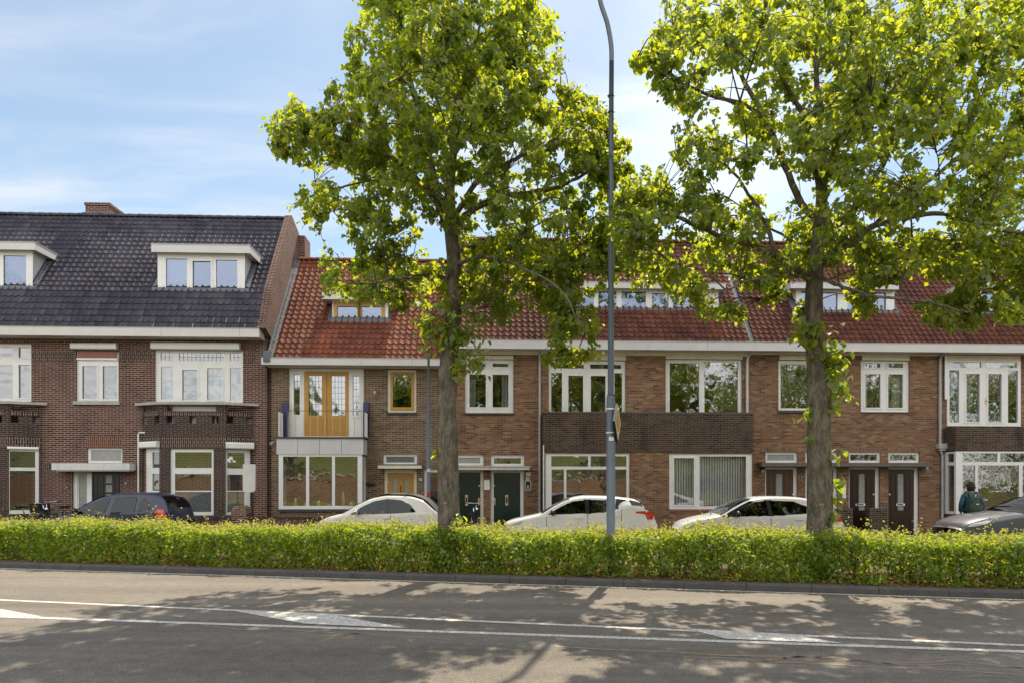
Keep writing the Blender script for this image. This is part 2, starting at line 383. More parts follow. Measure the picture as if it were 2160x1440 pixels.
cl = noise(nt, mapping(nt, va.outputs[0], (.42, .95, 1), (0, 0, R(-17)), (3.7, 1.45, 0)), 1.0, 8, .56)
fib = noise(nt, mapping(nt, va.outputs[0], (.5, 3.2, 1), (0, 0, R(-25)), (1.1, 0, 0)), 1.3, 6, .6)
cl = mth(nt, 'ADD', mth(nt, 'MULTIPLY', cl, .78), mth(nt, 'MULTIPLY', fib, .22))
# brighter unseen cloud banks, added behind the camera (y < 0) to light the shaded house fronts
bk = N(nt, 'ShaderNodeMapRange'); nt.links.new(sx.outputs[1], bk.inputs[0]); bk.inputs[1].default_value = .25; bk.inputs[2].default_value = -.55; bk.inputs[3].default_value = 0; bk.inputs[4].default_value = 1
cf = N(nt, 'ShaderNodeMapRange', interpolation_type='SMOOTHSTEP'); nt.links.new(mth(nt, 'ADD', cl, mth(nt, 'MULTIPLY', bk.outputs[0], .13)), cf.inputs[0]); cf.inputs[1].default_value = .40; cf.inputs[2].default_value = .72; cf.inputs[3].default_value = .2; cf.inputs[4].default_value = .95
# glow of thin cloud toward the sun side
gd = N(nt, 'ShaderNodeVectorMath', operation='DOT_PRODUCT'); nt.links.new(gen, gd.inputs[0]); gv = Vector((.30, 1, .50)).normalized(); gd.inputs[1].default_value = gv
gl = N(nt, 'ShaderNodeMapRange', interpolation_type='SMOOTHSTEP'); nt.links.new(gd.outputs['Value'], gl.inputs[0]); gl.inputs[1].default_value = .978; gl.inputs[2].default_value = 1.0; gl.inputs[3].default_value = 0; gl.inputs[4].default_value = .55
cfac = mth(nt, 'MAXIMUM', cf.outputs[0], gl.outputs[0])
SKY_K = .102
skc = mixc(nt, 1, sky.outputs[0], (SKY_K*.93, SKY_K*1.06, SKY_K*1.02), 'MULTIPLY')
cbr = mth(nt, 'ADD', mth(nt, 'ADD', .66, mth(nt, 'MULTIPLY', gl.outputs[0], .45)), mth(nt, 'MULTIPLY', bk.outputs[0], .75))
cc = N(nt, 'ShaderNodeCombineXYZ')
for i, (k, kb) in enumerate(((.99, .06), (1.0, .01), (1.02, -.06))): nt.links.new(mth(nt, 'MULTIPLY', cbr, mth(nt, 'ADD', k, mth(nt, 'MULTIPLY', bk.outputs[0], kb))), cc.inputs[i])
fin = mixc(nt, cfac, skc, cc.outputs[0])
nt.links.new(fin, bg.inputs['Color']); bg.inputs['Strength'].default_value = 1.0
nt.links.new(bg.outputs[0], out.inputs['Surface'])
vs = scene.view_settings; scene.display_settings.display_device = 'sRGB'
vs.view_transform = 'Standard'; vs.look = 'None'; vs.exposure = .64; vs.gamma = 1; vs.use_curve_mapping = False
scene.render.engine = 'CYCLES'
cy = scene.cycles; cy.max_bounces = 10; cy.transparent_max_bounces = 16; cy.diffuse_bounces = 4; cy.glossy_bounces = 4; cy.transmission_bounces = 6
cy.caustics_reflective = False; cy.caustics_refractive = False; cy.sample_clamp_indirect = 6
cy.use_denoising = True

# ------------------------------------------------------------------ ground, road, kerbs
def asphalt():
    m, nt, out = nodes('asphalt'); co = coords(nt)
    big = noise(nt, mapping(nt, co, (.25, 1, 1), (0, 0, R(-12))), .55, 5); mid = noise(nt, co, 6, 4); fine = noise(nt, co, 170, 2, .7)
    vor = N(nt, 'ShaderNodeTexVoronoi'); vor.inputs['Scale'].default_value = 75; nt.links.new(co, vor.inputs['Vector'])
    k = ramp(nt, [(.3, (.13, .118, .104)), (.52, (.178, .16, .14)), (.72, (.215, .192, .168))]); nt.links.new(big, k.inputs[0])
    k2 = ramp(nt, [(.3, (.8,)*3), (.7, (1.12,)*3)]); nt.links.new(mid, k2.inputs[0])
    k3 = ramp(nt, [(.36, (.42,)*3), (.5, (.95,)*3), (.66, (1.5,)*3)]); nt.links.new(fine, k3.inputs[0])
    sp = ramp(nt, [(.33, (.5,)*3), (.5, (1,)*3), (.68, (1.5,)*3)]); nt.links.new(noise(nt, co, 48, 3, .75), sp.inputs[0])
    tr = ramp(nt, [(.4, (.86, .85, .84)), (.58, (1.06,)*3)]); nt.links.new(noise(nt, mapping(nt, co, (.06, 1, 1), (0, 0, R(12))), 1.5, 4, .55), tr.inputs[0])
    c = mixc(nt, 1, mixc(nt, 1, k.outputs[0], k2.outputs[0], 'MULTIPLY'), k3.outputs[0], 'MULTIPLY'); c = mixc(nt, 1, mixc(nt, 1, c, sp.outputs[0], 'MULTIPLY'), tr.outputs[0], 'MULTIPLY')
    h = mth(nt, 'ADD', fine, mth(nt, 'MULTIPLY', vor.outputs['Distance'], .6))
    pbsdf(nt, out, c, .8, h, .7, .008, spec=.35); return m
def road_paint():
    m, nt, out = nodes('worn_road_paint'); co = coords(nt)
    k = ramp(nt, [(.38, (.24, .22, .20)), (.5, (.54, .525, .50)), (.72, (.68, .67, .65))]); nt.links.new(noise(nt, co, 22, 6, .75), k.inputs[0])
    k2 = ramp(nt, [(.3, (.85,)*3), (.6, (1,)*3)]); nt.links.new(noise(nt, co, 2.5, 4), k2.inputs[0])
    pbsdf(nt, out, mixc(nt, 1, k.outputs[0], k2.outputs[0], 'MULTIPLY'), .7, noise(nt, co, 120, 2), .3, .005); return m
def soil():
    m, nt, out = nodes('soil_with_leaf_litter'); co = coords(nt)
    k = ramp(nt, [(.3, (.05, .032, .02)), (.5, (.10, .06, .035)), (.62, (.20, .10, .055)), (.75, (.26, .15, .09))]); nt.links.new(noise(nt, co, 14, 7, .75), k.inputs[0])
    pbsdf(nt, out, k.outputs[0], .95, noise(nt, co, 40, 5), .8, .03, spec=.1); return m
def grass_ground():
    m, nt, out = nodes('grass_ground'); co = coords(nt)
    k = ramp(nt, [(.3, (.07, .085, .025)), (.55, (.12, .135, .04)), (.75, (.21, .18, .08))]); nt.links.new(noise(nt, co, 3.5, 8, .7), k.inputs[0])
    pbsdf(nt, out, k.outputs[0], .9, noise(nt, co, 30, 5), 1, .05, spec=.1); return m
def clinker():
    return brick('clinker_paving', [(.07, .042, .034), (.095, .056, .044), (.06, .038, .033)], (.09, .08, .07), bw=.2, rh=.1, ms=.004, dirt=.3)
M['asphalt'] = asphalt(); M['roadpaint'] = road_paint(); M['soil'] = soil(); M['grass'] = grass_ground(); M['clinker'] = clinker()
M['kerb'] = painted('dark_kerb_concrete', (.085, .082, .082), .85, .35, 5, .2)
M['sealant'] = painted('sandy_crack_sealant', (.27, .20, .14), .6, .25, 9, 0)

KA, KB = ground(0, 1197), ground(2160, 1263)          # kerb foot line on the road
rd = Vector((KB[0]-KA[0], KB[1]-KA[1])).normalized(); rn = Vector((-rd.y, rd.x))   # along the road / away from the camera
K0 = Vector(KA)
def road_pt(a, b): p = K0 + rd*a + rn*b; return (p.x, p.y)
def k_along(X): return (X - K0.x)/rd.x
LA, LB = -60, 85                                       # extents along the road
g = MB(); g.quad((-400, -300, -.03), (400, -300, -.03), (400, 500, -.03), (-400, 500, -.03)); struct(g.build('ground', M['grass']))
def sheet(name, mat, pts, z, sub=None):
    b = MB(); b.add([(x, y, z) for x, y in pts], [tuple(range(len(pts)))]); return struct(b.build(name, mat))
sheet('road', M['asphalt'], [road_pt(LA, -11.5), road_pt(LB, -11.5), road_pt(LB, .02), road_pt(LA, .02)], 0)
MW = 2.25                                              # width of the planted strip
b = MB()
for i in range(LA, LB):                                # kerb stones a metre long with open joints
    for d0, d1 in ((0, .17), (MW-.17, MW)):
        a0, a1 = i+.004, i+.996; h = .125
        f0 = d0 if d0 == 0 else d0
        p = [road_pt(a0, d0), road_pt(a1, d0), road_pt(a1, d1), road_pt(a0, d1)]
        c = .03; dz = random.uniform(-.004, .004)
        q = [road_pt(a0, d0+(c if d0 == 0 else 0)), road_pt(a1, d0+(c if d0 == 0 else 0)), road_pt(a1, d1-(0 if d0 == 0 else c)), road_pt(a0, d1-(0 if d0 == 0 else c))]
        vs = [(x, y, -.02) for x, y in p] + [(x, y, h-.035+dz) for x, y in p] + [(x, y, h+dz) for x, y in q]
        fs = []
        for r in (0, 4):
            for k in range(4): fs.append((r+k, r+(k+1) % 4, r+4+(k+1) % 4, r+4+k))
        fs.append((8, 9, 10, 11)); b.add(vs, fs)
struct(b.build('kerb', M['kerb']))
# the planted soil, gently uneven
b = MB(); n = 140
for i in range(n+1):
    a = LA + (LB-LA)*i/n
    for j in range(7):
        x, y = road_pt(a, .165 + (MW-.33)*j/6); b.v.append((x, y, .10 + .05*math.sin(j/6*math.pi) + random.uniform(0, .03)))
for i in range(n):
    for j in range(6): b.f.append((i*7+j, (i+1)*7+j, (i+1)*7+j+1, i*7+j+1)); b.m.append(0)
struct(b.build('planted_soil', M['soil'], smooth=True))
def fpt(s, y): return (F0[0]+s*CA-y*SA, F0[1]+s*SA+y*CA)
sheet('street', M['clinker'], [road_pt(k_along(-23.5), MW-.01), road_pt(LB, MW-.01), fpt(80, -2.2), fpt(-23.5, -2.2)], 0.0)
b = MB(); p = [fpt(-60, -2.2), fpt(70, -2.2), fpt(70, 12), fpt(-60, 12)]; b.extrude(p, -.02, .08); struct(b.build('pavement', M['clinker']))
# painted lines
LZ = .004
def line_pts(p0, p1, wd, z=LZ):
    a, c = Vector(p0), Vector(p1); t = (c-a).normalized(); nn = Vector((-t.y, t.x))*wd/2
    return [(*(a-nn), z), (*(c-nn), z), (*(c+nn), z), (*(a+nn), z)]
b = MB()
def ext(p0, p1, k0, k1):
    a, c = Vector(p0), Vector(p1); d = c-a; return a-d*k0, c+d*k1
e0, e1 = Vector(road_pt(LA, -.07)), Vector(road_pt(LB, -.07))
b.add(line_pts(e0, e1, .09), [(0, 1, 2, 3)])
l1 = ext(ground(0, 1264.5), ground(2160, 1360.5), 3, 3); b.add(line_pts(*l1, .10), [(0, 1, 2, 3)])
l2 = ext(ground(0, 1299.5), ground(2160, 1373.5), 1.2, 1.0); b.add(line_pts(*l2, .115), [(0, 1, 2, 3)])
for poly in ([(470, 1284), (700, 1296), (862, 1325), (640, 1315)], [(1448, 1325), (1660, 1337), (1783, 1357), (1530, 1347)], [(-160, 1277), (0, 1284), (92, 1300.5), (-120, 1296)]):
    pts = [ground(*p) for p in poly]; b.add([(x, y, LZ+.003) for x, y in pts][::-1], [(0, 1, 2, 3)])
struct(b.build('road_marking', M['roadpaint']))
# sandy sealant over the cracks in the near lane
b = MB()
def crack(pts, wd):
    P = [Vector(ground(*p)) for p in pts]; S = []
    for i in range(len(P)-1):
        for k in range(6): S.append(P[i].lerp(P[i+1], k/6))
    S.append(P[-1]); S = [q + Vector((0, random.uniform(-.012, .012))) for q in S]
    L, Rr = [], []
    for i, q in enumerate(S):
        t = (S[min(i+1, len(S)-1)]-S[max(i-1, 0)]).normalized(); nn = Vector((-t.y, t.x)); ww = wd*random.uniform(.35, .62)
        L.append((*(q+nn*ww), LZ-.001)); Rr.append((*(q-nn*ww), LZ-.001))
    n = len(S); b.add(L+Rr, [(n+i, n+i+1, i+1, i) for i in range(n-1)])
for pts, wd in (([(430,1318),(480,1324),(530,1328),(600,1326),(690,1334),(760,1336)], .03), ([(600,1340),(660,1345),(730,1339),(800,1342)], .02), ([(740,1335),(860,1343),(900,1345),(950,1348)], .03),
        ([(1170,1362),(1240,1367),(1330,1371),(1440,1375),(1520,1381),(1640,1384),(1760,1386),(1850,1398),(1950,1397),(2010,1392),(2080,1400),(2200,1412)], .05),
        ([(1440,1385),(1530,1387),(1640,1396),(1740,1399),(1830,1406),(1930,1409),(2010,1413),(2090,1418),(2180,1424)], .045), ([(1610,1394),(1650,1388),(1720,1381),(1735,1390)], .04),
        ([(1900,1372),(1980,1377),(2050,1386)], .03), ([(1640,1386),(1700,1393),(1800,1391),(1900,1402),(2000,1400),(2160,1408)], .03), ([(2030,1425),(2100,1426),(2140,1430)], .03)):
    crack(pts, wd)
struct(b.build('crack_sealant', M['sealant']))
# ------------------------------------------------------------------ house parts
def wavy(mb, u0, u1, z0, z1, y, amp=.035, wl=.13, n=None):
    n = n or max(6, int((u1-u0)/wl*6)); vs = []; ph = random.uniform(0, 6)
    for i in range(n+1):
        u = u0+(u1-u0)*i/n; yy = y + amp*math.sin(2*math.pi*(u-u0)/wl + ph) + amp*.5*math.sin(2*math.pi*(u-u0)/(wl*2.3))
        vs += [(u, yy, z0), (u, yy, z1)]
    mb.add(vs, [(2*i, 2*i+2, 2*i+3, 2*i+1) for i in range(n)])

def window(parent, P, r, panes, mat='white', rec=.06, th=.07, sash=(), glass='glass', sill=None, curtains=(), leads=(), sub=None, name='window', label=None, yoff=0.0):
    cx = (r[0]+r[2])/2; u0, u1, z0, z1 = P.rect(r, cx); pr = [P.rect(p, cx) for p in panes]
    y = rec + yoff
    f = MB(P.M); f.slab(u0+.002, u1-.002, z0+.002, z1-.002, pr, y, th)
    for i in sash:
        a, b, c, d = pr[i]; e = .042
        f.slab(a-e, b+e, c-e, d+e, [(a+.004, b-.004, c+.004, d-.004)], y-.016, .018)
    fo = f.build(name, M[mat], parent)
    if label: fo['label'] = label
    g = MB(P.M); yg = y+th*.45
    for a, b, c, d in pr:
        g.quad((a, yg, c), (b, yg, c), (b, yg, d), (a, yg, d))
        if len(pr) == 2: g.build('pane', M[glass], fo); g = MB(P.M)
    if len(pr) != 2: g.build('pane', M[glass], fo)
    if sill:
        sm, pad, h, prj = sill
        s = MB(P.M); s.box(u0-pad, u1+pad, -prj+yoff, rec+.03+yoff, z0-h, z0-.001); s.build('sill', M[sm], fo)
    for cr, cm in curtains:
        k = MB(P.M); a, b, c, d = P.rect(cr, cx); wavy(k, a-.05, b+.05, c-.05, d+.05, y+th+.14); k.build('curtain', M[cm], fo, smooth=True)
    if leads:
        k = MB(P.M)
        for i, nx, nz in leads:
            a, b, c, d = pr[i]; w_ = .005
            for q in range(1, nx): x = a+(b-a)*q/nx; k.box(x-w_, x+w_, yg-.006, yg-.001, c, d)
            for q in range(1, nz): zz_ = c+(d-c)*q/nz; k.box(a, b, yg-.0065, yg-.0015, zz_-w_, zz_+w_)
        k.build('leading', M['leading'], fo)
    return fo, (u0, u1, z0, z1)

def roller_box(parent, P, r, prj=.16):
    u0, u1, z0, z1 = P.rect(r); b = MB(P.M); h = z1-z0
    pts = [(-prj+.03, z0), (-prj, z0+.03), (-prj, z1-.05), (-prj+.05, z1), (-.001, z1), (-.001, z0)]
    vs = [(u, y, z) for u in (u0, u1) for y, z in pts]; n = len(pts)
    b.add(vs, [tuple(range(n-1, -1, -1)), tuple(range(n, 2*n))] + [(i, (i+1) % n, n+(i+1) % n, n+i) for i in range(n)])
    return b.build('shutter_box', M['white'], parent)

def soldier(parent, P, r, mat='brickBv', prj=.004):
    u0, u1, z0, z1 = P.rect(r); b = MB(P.M); b.box(u0, u1, -prj, .02, z0, z1); return b.build('soldier_course', M[mat], parent)

def tiles(mb, s0, s1, prof, tw=.205, ex=.245, lip=.03, roll=.044):
    """Interlocking pantiles laid over the slope polyline prof [(y,z)...], eave first."""
    ss = [0, .07, .16, .26, .34, .6, 1.0]; hs = [.0, roll*.8, roll, roll*.55, .004, -.006, .0]
    nc = max(1, int(round((s1-s0)/tw))); tw = (s1-s0)/nc
    if mb.uv is None: mb.uv = []
    row = 0
    for (ya, za), (yb, zb) in zip(prof[:-1], prof[1:]):
        L = math.hypot(yb-ya, zb-za); nr = max(1, int(round(L/ex))); dy, dz = (yb-ya)/L, (zb-za)/L; ny, nz = -dz, dy
        for j in range(nr):
            v0, v1 = L*j/nr, L*(j+1)/nr + .02
            for i in range(nc):
                jit = random.uniform(-.006, .008); sj = random.uniform(-.004, .004); base = len(mb.v); vs = []
                for k, q in enumerate(ss):
                    s = s0+(i+q)*tw+sj; h = hs[k]; dp = .014 if k in (5,) else 0
                    for v, hh in ((v0-dp, h-.012), (v0-dp, h+lip+jit), (v1, h+.002)):
                        vs.append((s, ya+dy*v+ny*hh, za+dz*v+nz*hh))
                fs = []
                for k in range(len(ss)-1):
                    a = 3*k; fs += [(a, a+3, a+4, a+1), (a+1, a+4, a+5, a+2)]
                mb.add(vs, fs); u = (i+.5, row+.5)
                mb.uv += [u]*(4*len(fs))
            row += 1
def ridge(parent, s0, s1, y, z, mat, r=.11):
    b = MB(); b.uv = []; n = max(1, int((s1-s0)/.34)); st = (s1-s0)/n
    for i in range(n):
        a, c = s0+i*st, s0+(i+1)*st+.03; vs = []
        for s, rr in ((a, r+.016), (c, r)):
            for k in range(7): an = math.pi*k/6; vs.append((s, y-math.cos(an)*rr, z-.05+math.sin(an)*rr))
        fs = [(k, k+1, 7+k+1, 7+k) for k in range(6)] + [tuple(range(6, -1, -1))]
        b.add(vs, fs); b.uv += [(i+.5, 77.5)]*(4*6+7)
    return b.build('ridge', M[mat], parent)

def pipe(parent, P, pts, r=.038, mat='zinc', y=-.06, name='downpipe', clips=True):
    b = MB(P.M); q = [(P.u(px), (yy if yy is not None else y), P.z(py, px)) for px, py, yy in pts]
    b.tube(q, r, 10)
    if clips:
        zs = [p[2] for p in q]; z = max(zs)-.7; x = q[-1][0]
        while z > min(zs)+.3 and z > .3:
            near = min(q, key=lambda p: abs(p[2]-z)); b.box(near[0]-r-.012, near[0]+r+.012, y-r-.006, .0, z-.015, z+.015) if False else b.lathe([(r+.001, z-.02), (r+.008, z-.02), (r+.008, z+.02), (r+.001, z+.02)], Matrix.Translation((x, y, 0)), 10); z -= 1.5
    return b.build(name, M[mat], parent, smooth=False)

def gutter(parent, s0, s1, P, py_top, py_bot, cx, over, mat='fascia', joints=(), ret_l=False, ret_r=False, ywall=0.0):
    Pf = Plane(ywall-over); z1, z0 = Pf.z(py_top, cx), Pf.z(py_bot, cx); b = MB()
    y0 = ywall-over; js = sorted([s0, *[j for j in joints if s0 < j < s1], s1])
    for a, c in zip(js[:-1], js[1:]): b.slab(a+(.004 if a != s0 else 0), c-(.004 if c != s1 else 0), z0, z1-.02, [], y0, .025)
    b.box(s0, s1, y0+.026, ywall+.02, z0+.012, z0+.04)                        # soffit
    for e, on in ((s0, ret_l), (s1, ret_r)):
        if on: b.box(e-.001 if e == s0 else e-.024, e+.024 if e == s0 else e+.001, y0+.026, ywall-.002, z0, z1-.02)
    go = b.build('gutter', M[mat], parent)
    t = MB(); t.box(s0-.0, s1+.0, y0-.012, y0+.03, z1-.019, z1); t.box(s0, s1, y0+.12, y0+.16, z1-.12, z1-.03); t.build('gutter_trim', M['zinc'], go)
    return z0, z1

def number_plate(parent, P, cpx, cpy, text, w_, h_, mat, tcol, y=-.0):
    u, z = P.uz(cpx, cpy); b = MB(P.M); b.box(u-w_/2, u+w_/2, y-.014, y-.001, z-h_/2, z+h_/2); po = b.build('number_plate', M[mat], parent)
    cu = D.curves.new('digits', 'FONT'); cu.body = text; cu.size = h_*.95; cu.align_x = 'CENTER'; cu.align_y = 'CENTER'; cu.extrude = .002
    t = D.objects.new('tmp', cu); COL.objects.link(t); bpy.context.view_layer.update()
    me = D.meshes.new_from_object(t.evaluated_get(bpy.context.evaluated_depsgraph_get())); D.objects.remove(t)
    me.materials.clear(); me.materials.append(M[tcol]); o = D.objects.new('digits', me); COL.objects.link(o); o.parent = po
    p = P.M @ Vector((u, y-.018, z)) - OFF[0]
    rot = P.M.to_3x3().to_4x4() @ Matrix.Rotation(R(90), 4, 'X')
    sc = min(1, w_*.86/max(.001, max(v.co.x for v in me.vertices)-min(v.co.x for v in me.vertices)))
    o.matrix_local = Matrix.Translation(p) @ rot @ Matrix.Diagonal((sc, 1, 1, 1)); return po

def wall_lamp(parent, P, px, py, y=0.0):
    u, z = P.uz(px, py); b = MB(P.M); b.tube([(u, y-.001, z+.07), (u, y-.10, z+.10), (u, y-.14, z+.05)], .012, 8); b.box(u-.03, u+.03, y-.012, y-.0005, z+.02, z+.12)
    o = b.build('wall_lamp', M['iron'], parent); s = MB(P.M); s.lathe([(.0, z-.09), (.035, z-.08), (.06, z-.02), (.045, z+.05), (.02, z+.06)], Matrix.Translation(P.M.inverted() @ (P.M @ Vector((u, y-.14, 0)))), 12); s.build('lamp_shade', M['frost'], o, smooth=True); return o

def letter_plate(do, P, px, py, w_, h_, y):
    u, z = P.uz(px, py); b = MB(P.M); b.slab(u-w_/2, u+w_/2, z-h_/2, z+h_/2, [(u-w_*.32, u+w_*.32, z-h_*.28, z+h_*.28)], y-.01, .01); b.build('letter_plate', M['plate_white' if w_ > h_ else 'brass'], do)
    s = MB(P.M); s.box(u-w_*.32, u+w_*.32, y-.004, y-.002, z-h_*.28, z+h_*.28); s.build('letter_flap', M['iron'], do)

def doorframe(parent, P, r, leaf, mat='white', rec=.07):
    cx = (r[0]+r[2])/2; u0, u1, z0, z1 = P.rect(r, cx); a, b_, c, d = P.rect(leaf, cx)
    f = MB(P.M); f.slab(u0+.002, u1-.002, .082, z1-.002, [(a, b_, .08, d)], rec, .09); return f.build('door_frame', M[mat], parent), (a, b_, d), (u0, u1, .08, z1)

def interior(parent, s0, s1, zt, yw):
    b = MB(); yb = yw+3.4
    for z in (.30, 3.0, zt-.12): b.box(s0+.25, s1-.25, yw+.26, yb, z-.12, z)
    b.box(s0+.25, s1-.25, yb, yb+.1, .3, zt)
    for s_ in (s0+.23, s1-.25): b.box(s_, s_+.02, yw+.24, yb+.1, .05, zt)
    m = (s0+s1)/2
    b.box(m-.05, m+.05, yw+.5, yb-.002, .3, 2.88); b.box(m+.4, m+.5, yw+.5, yb-.002, 3.0, zt-.24)
    return b.build('interior', M['interior'], parent)

def shell(parent, s0, s1, yw, zt, prof, back, wallmat, gl=True, gr=True):
    """Side and rear walls closing the house below its roof line."""
    ye, yr, zr, yb = yw, prof[-1][0], prof[-1][1], back
    b = MB()
    pts = [(yw+.24, .0), (yb, .0), (yb, zt), (yr+.02, zr-.1)] + [(y, z-.1) for y, z in prof[::-1][1:] if y > yw+.26] + [(yw+.24, zt)]
    for s, on in ((s0, gl), (s1-.22, gr)):
        if not on: continue
        n = len(pts); b.add([(q, y, z) for q in (s, s+.22) for y, z in pts], [tuple(range(n)), tuple(range(2*n-1, n-1, -1))] + [(i, n+i, n+(i+1) % n, (i+1) % n) for i in range(n)])
    b.box(s0+.22, s1-.22, yb-.22, yb, 0, zt)
    b.build('side_wall', M[wallmat], parent)

def dormer(parent, P, body, fas, panes, zsill_px, ybase_back, mat='fascia2', wmat='white', glass='glass_sky', over=.22, sash=(), curtains=(), fl=True):
    """Flat-roofed dormer: body rect and window panes in photo pixels on the dormer's front plane."""
    cx = (body[0]+body[2])/2; u0, u1, z0, z1 = P.rect(body, cx); pr = [P.rect(p, cx) for p in panes]
    yf = P.p[1]; yb = ybase_back
    d = MB(); d.slab(u0, u0+.03, z0, z1, [], 0, .001) if False else None
    d = MB(); d.box(u0, u0+.10, yf+.002, yb, z0-.02, z1); d.box(u1-.10, u1, yf+.002, yb, z0-.02, z1)      # cheeks
    d.box(u0+.1, u1-.1, yb-.6, yb-.5, z0, z1)
    do = d.build('dormer', M[mat], parent)
    w0 = min(p[0] for p in pr)-.07; w1 = max(p[1] for p in pr)+.07
    f = MB(P.M); f.slab(u0+.001, u1-.001, z0, z1-.001, pr, -.02, .08)
    for i in sash:
        a, b, c, e = pr[i]; f.slab(a-.05, b+.05, c-.05, e+.05, [(a+.004, b-.004, c+.004, e-.004)], -.042, .024)
    f.build('window_frame', M[wmat], do)
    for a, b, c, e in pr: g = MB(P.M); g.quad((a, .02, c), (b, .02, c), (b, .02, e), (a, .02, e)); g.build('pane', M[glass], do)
    for cr, cm in curtains:
        k = MB(P.M); a, b, c, e = P.rect(cr, cx); wavy(k, a, b, c, e, .14, .02, .1); k.build('curtain', M[cm], do, smooth=True)
    Pf = Plane(yf-over); a, b, c, e = Pf.rect(fas, cx)
    k = MB(); k.slab(a, b, c, e, [], yf-over, .03); k.box(a+.0, a+.03, yf-over+.031, yb+.25, c, e); k.box(b-.03, b, yf-over+.031, yb+.25, c, e)
    k.box(a+.031, b-.031, yf-over+.031, yb+.3, c+.03, e-.05); k.build('fascia', M['fascia'], do)
    k = MB(); k.box(a-.012, b+.012, yf-over-.012, yf-over+.05, e+.001, e+.028); k.box(a-.012, a+.04, yf-over+.051, yb+.2, e+.001, e+.028); k.box(b-.04, b+.012, yf-over+.051, yb+.2, e+.001, e+.028)
    k.build('roof_trim', M['zinc'], do)
    return do, (u0, u1, z0, z1, yf)
def flashing(do, dims, prof, side=.16, drop=.14):
    """Lead apron below the dormer and strips up both cheeks, lying just over the tiles."""
    u0, u1, z0, z1, yf = dims
    def zat(y):
        for (a, za), (b, zb) in zip(prof[:-1], prof[1:]):
            if a <= y <= b: return za+(zb-za)*(y-a)/(b-a)
        return prof[0][1] if y < prof[0][0] else prof[-1][1]
    b = MB(); n = max(8, int((u1-u0)/.14))
    def wob(): return random.uniform(-.006, .01)
    row = []
    for i in range(n+1):
        u = u0-side+(u1-u0+2*side)*i/n; y2 = yf-drop*.75; row.append(((u, yf-.03, z0-.005), (u, yf-.06, zat(yf-.05)+.075), (u, y2, zat(y2)+.052+(.012 if i % 2 else 0)), (u, y2-.012, zat(y2)+.01)))
    for p, q in zip(row[:-1], row[1:]):
        for k in range(3): b.quad(p[k+1], q[k+1], q[k], p[k])
    for s in (-1, 1):
        e = u0 if s < 0 else u1; ys = [yf-.03+(k*.12) for k in range(14)]
        for ya, yb in zip(ys[:-1], ys[1:]):
            if zat(ya) > z1: break
            qa, qb = zat(ya)+.06+wob(), zat(yb)+.06; f = [(e+s*side, ya, qa), (e+s*side, yb, qb), (e+s*.004, yb, qb+.05), (e+s*.004, ya, qa+.05)]
            b.quad(*(f if s < 0 else f[::-1])); f2 = [(e+s*.004, ya, qa+.05), (e+s*.004, yb, qb+.05), (e+s*.006, yb, qb+.16), (e+s*.006, ya, qa+.16)]; b.quad(*(f2 if s < 0 else f2[::-1]))
    return b.build('flashing', M['lead'], do)

PB = Plane(-.12); PC = Plane(0.0)
def root(name, label, s0, s1):
    sc = (s0+s1)/2; OFF[0] = Vector((sc, 0, 0)); x, y = fpt(sc, 0)
    return thing(name, label, 'house', (x, y, 0), FA, 'brick houses standing in one row')
GRP = 'brick houses standing in one row'

# ---- shared roof profiles (y,z), eave to ridge, in the row frame
zB0 = Plane(-.12-.55).z(690, 300); profB = [(-.60, zB0-.03), (-.02, 8.10), (2.42, 11.50)]
sAB = PB.u(92); sBC = PB.u(563); sCD = PC.u(947); sDE = PC.u(1578); sEF = PC.u(1990); sF1 = PC.u(2330); sA0 = PB.u(-330)
BW = 8.6

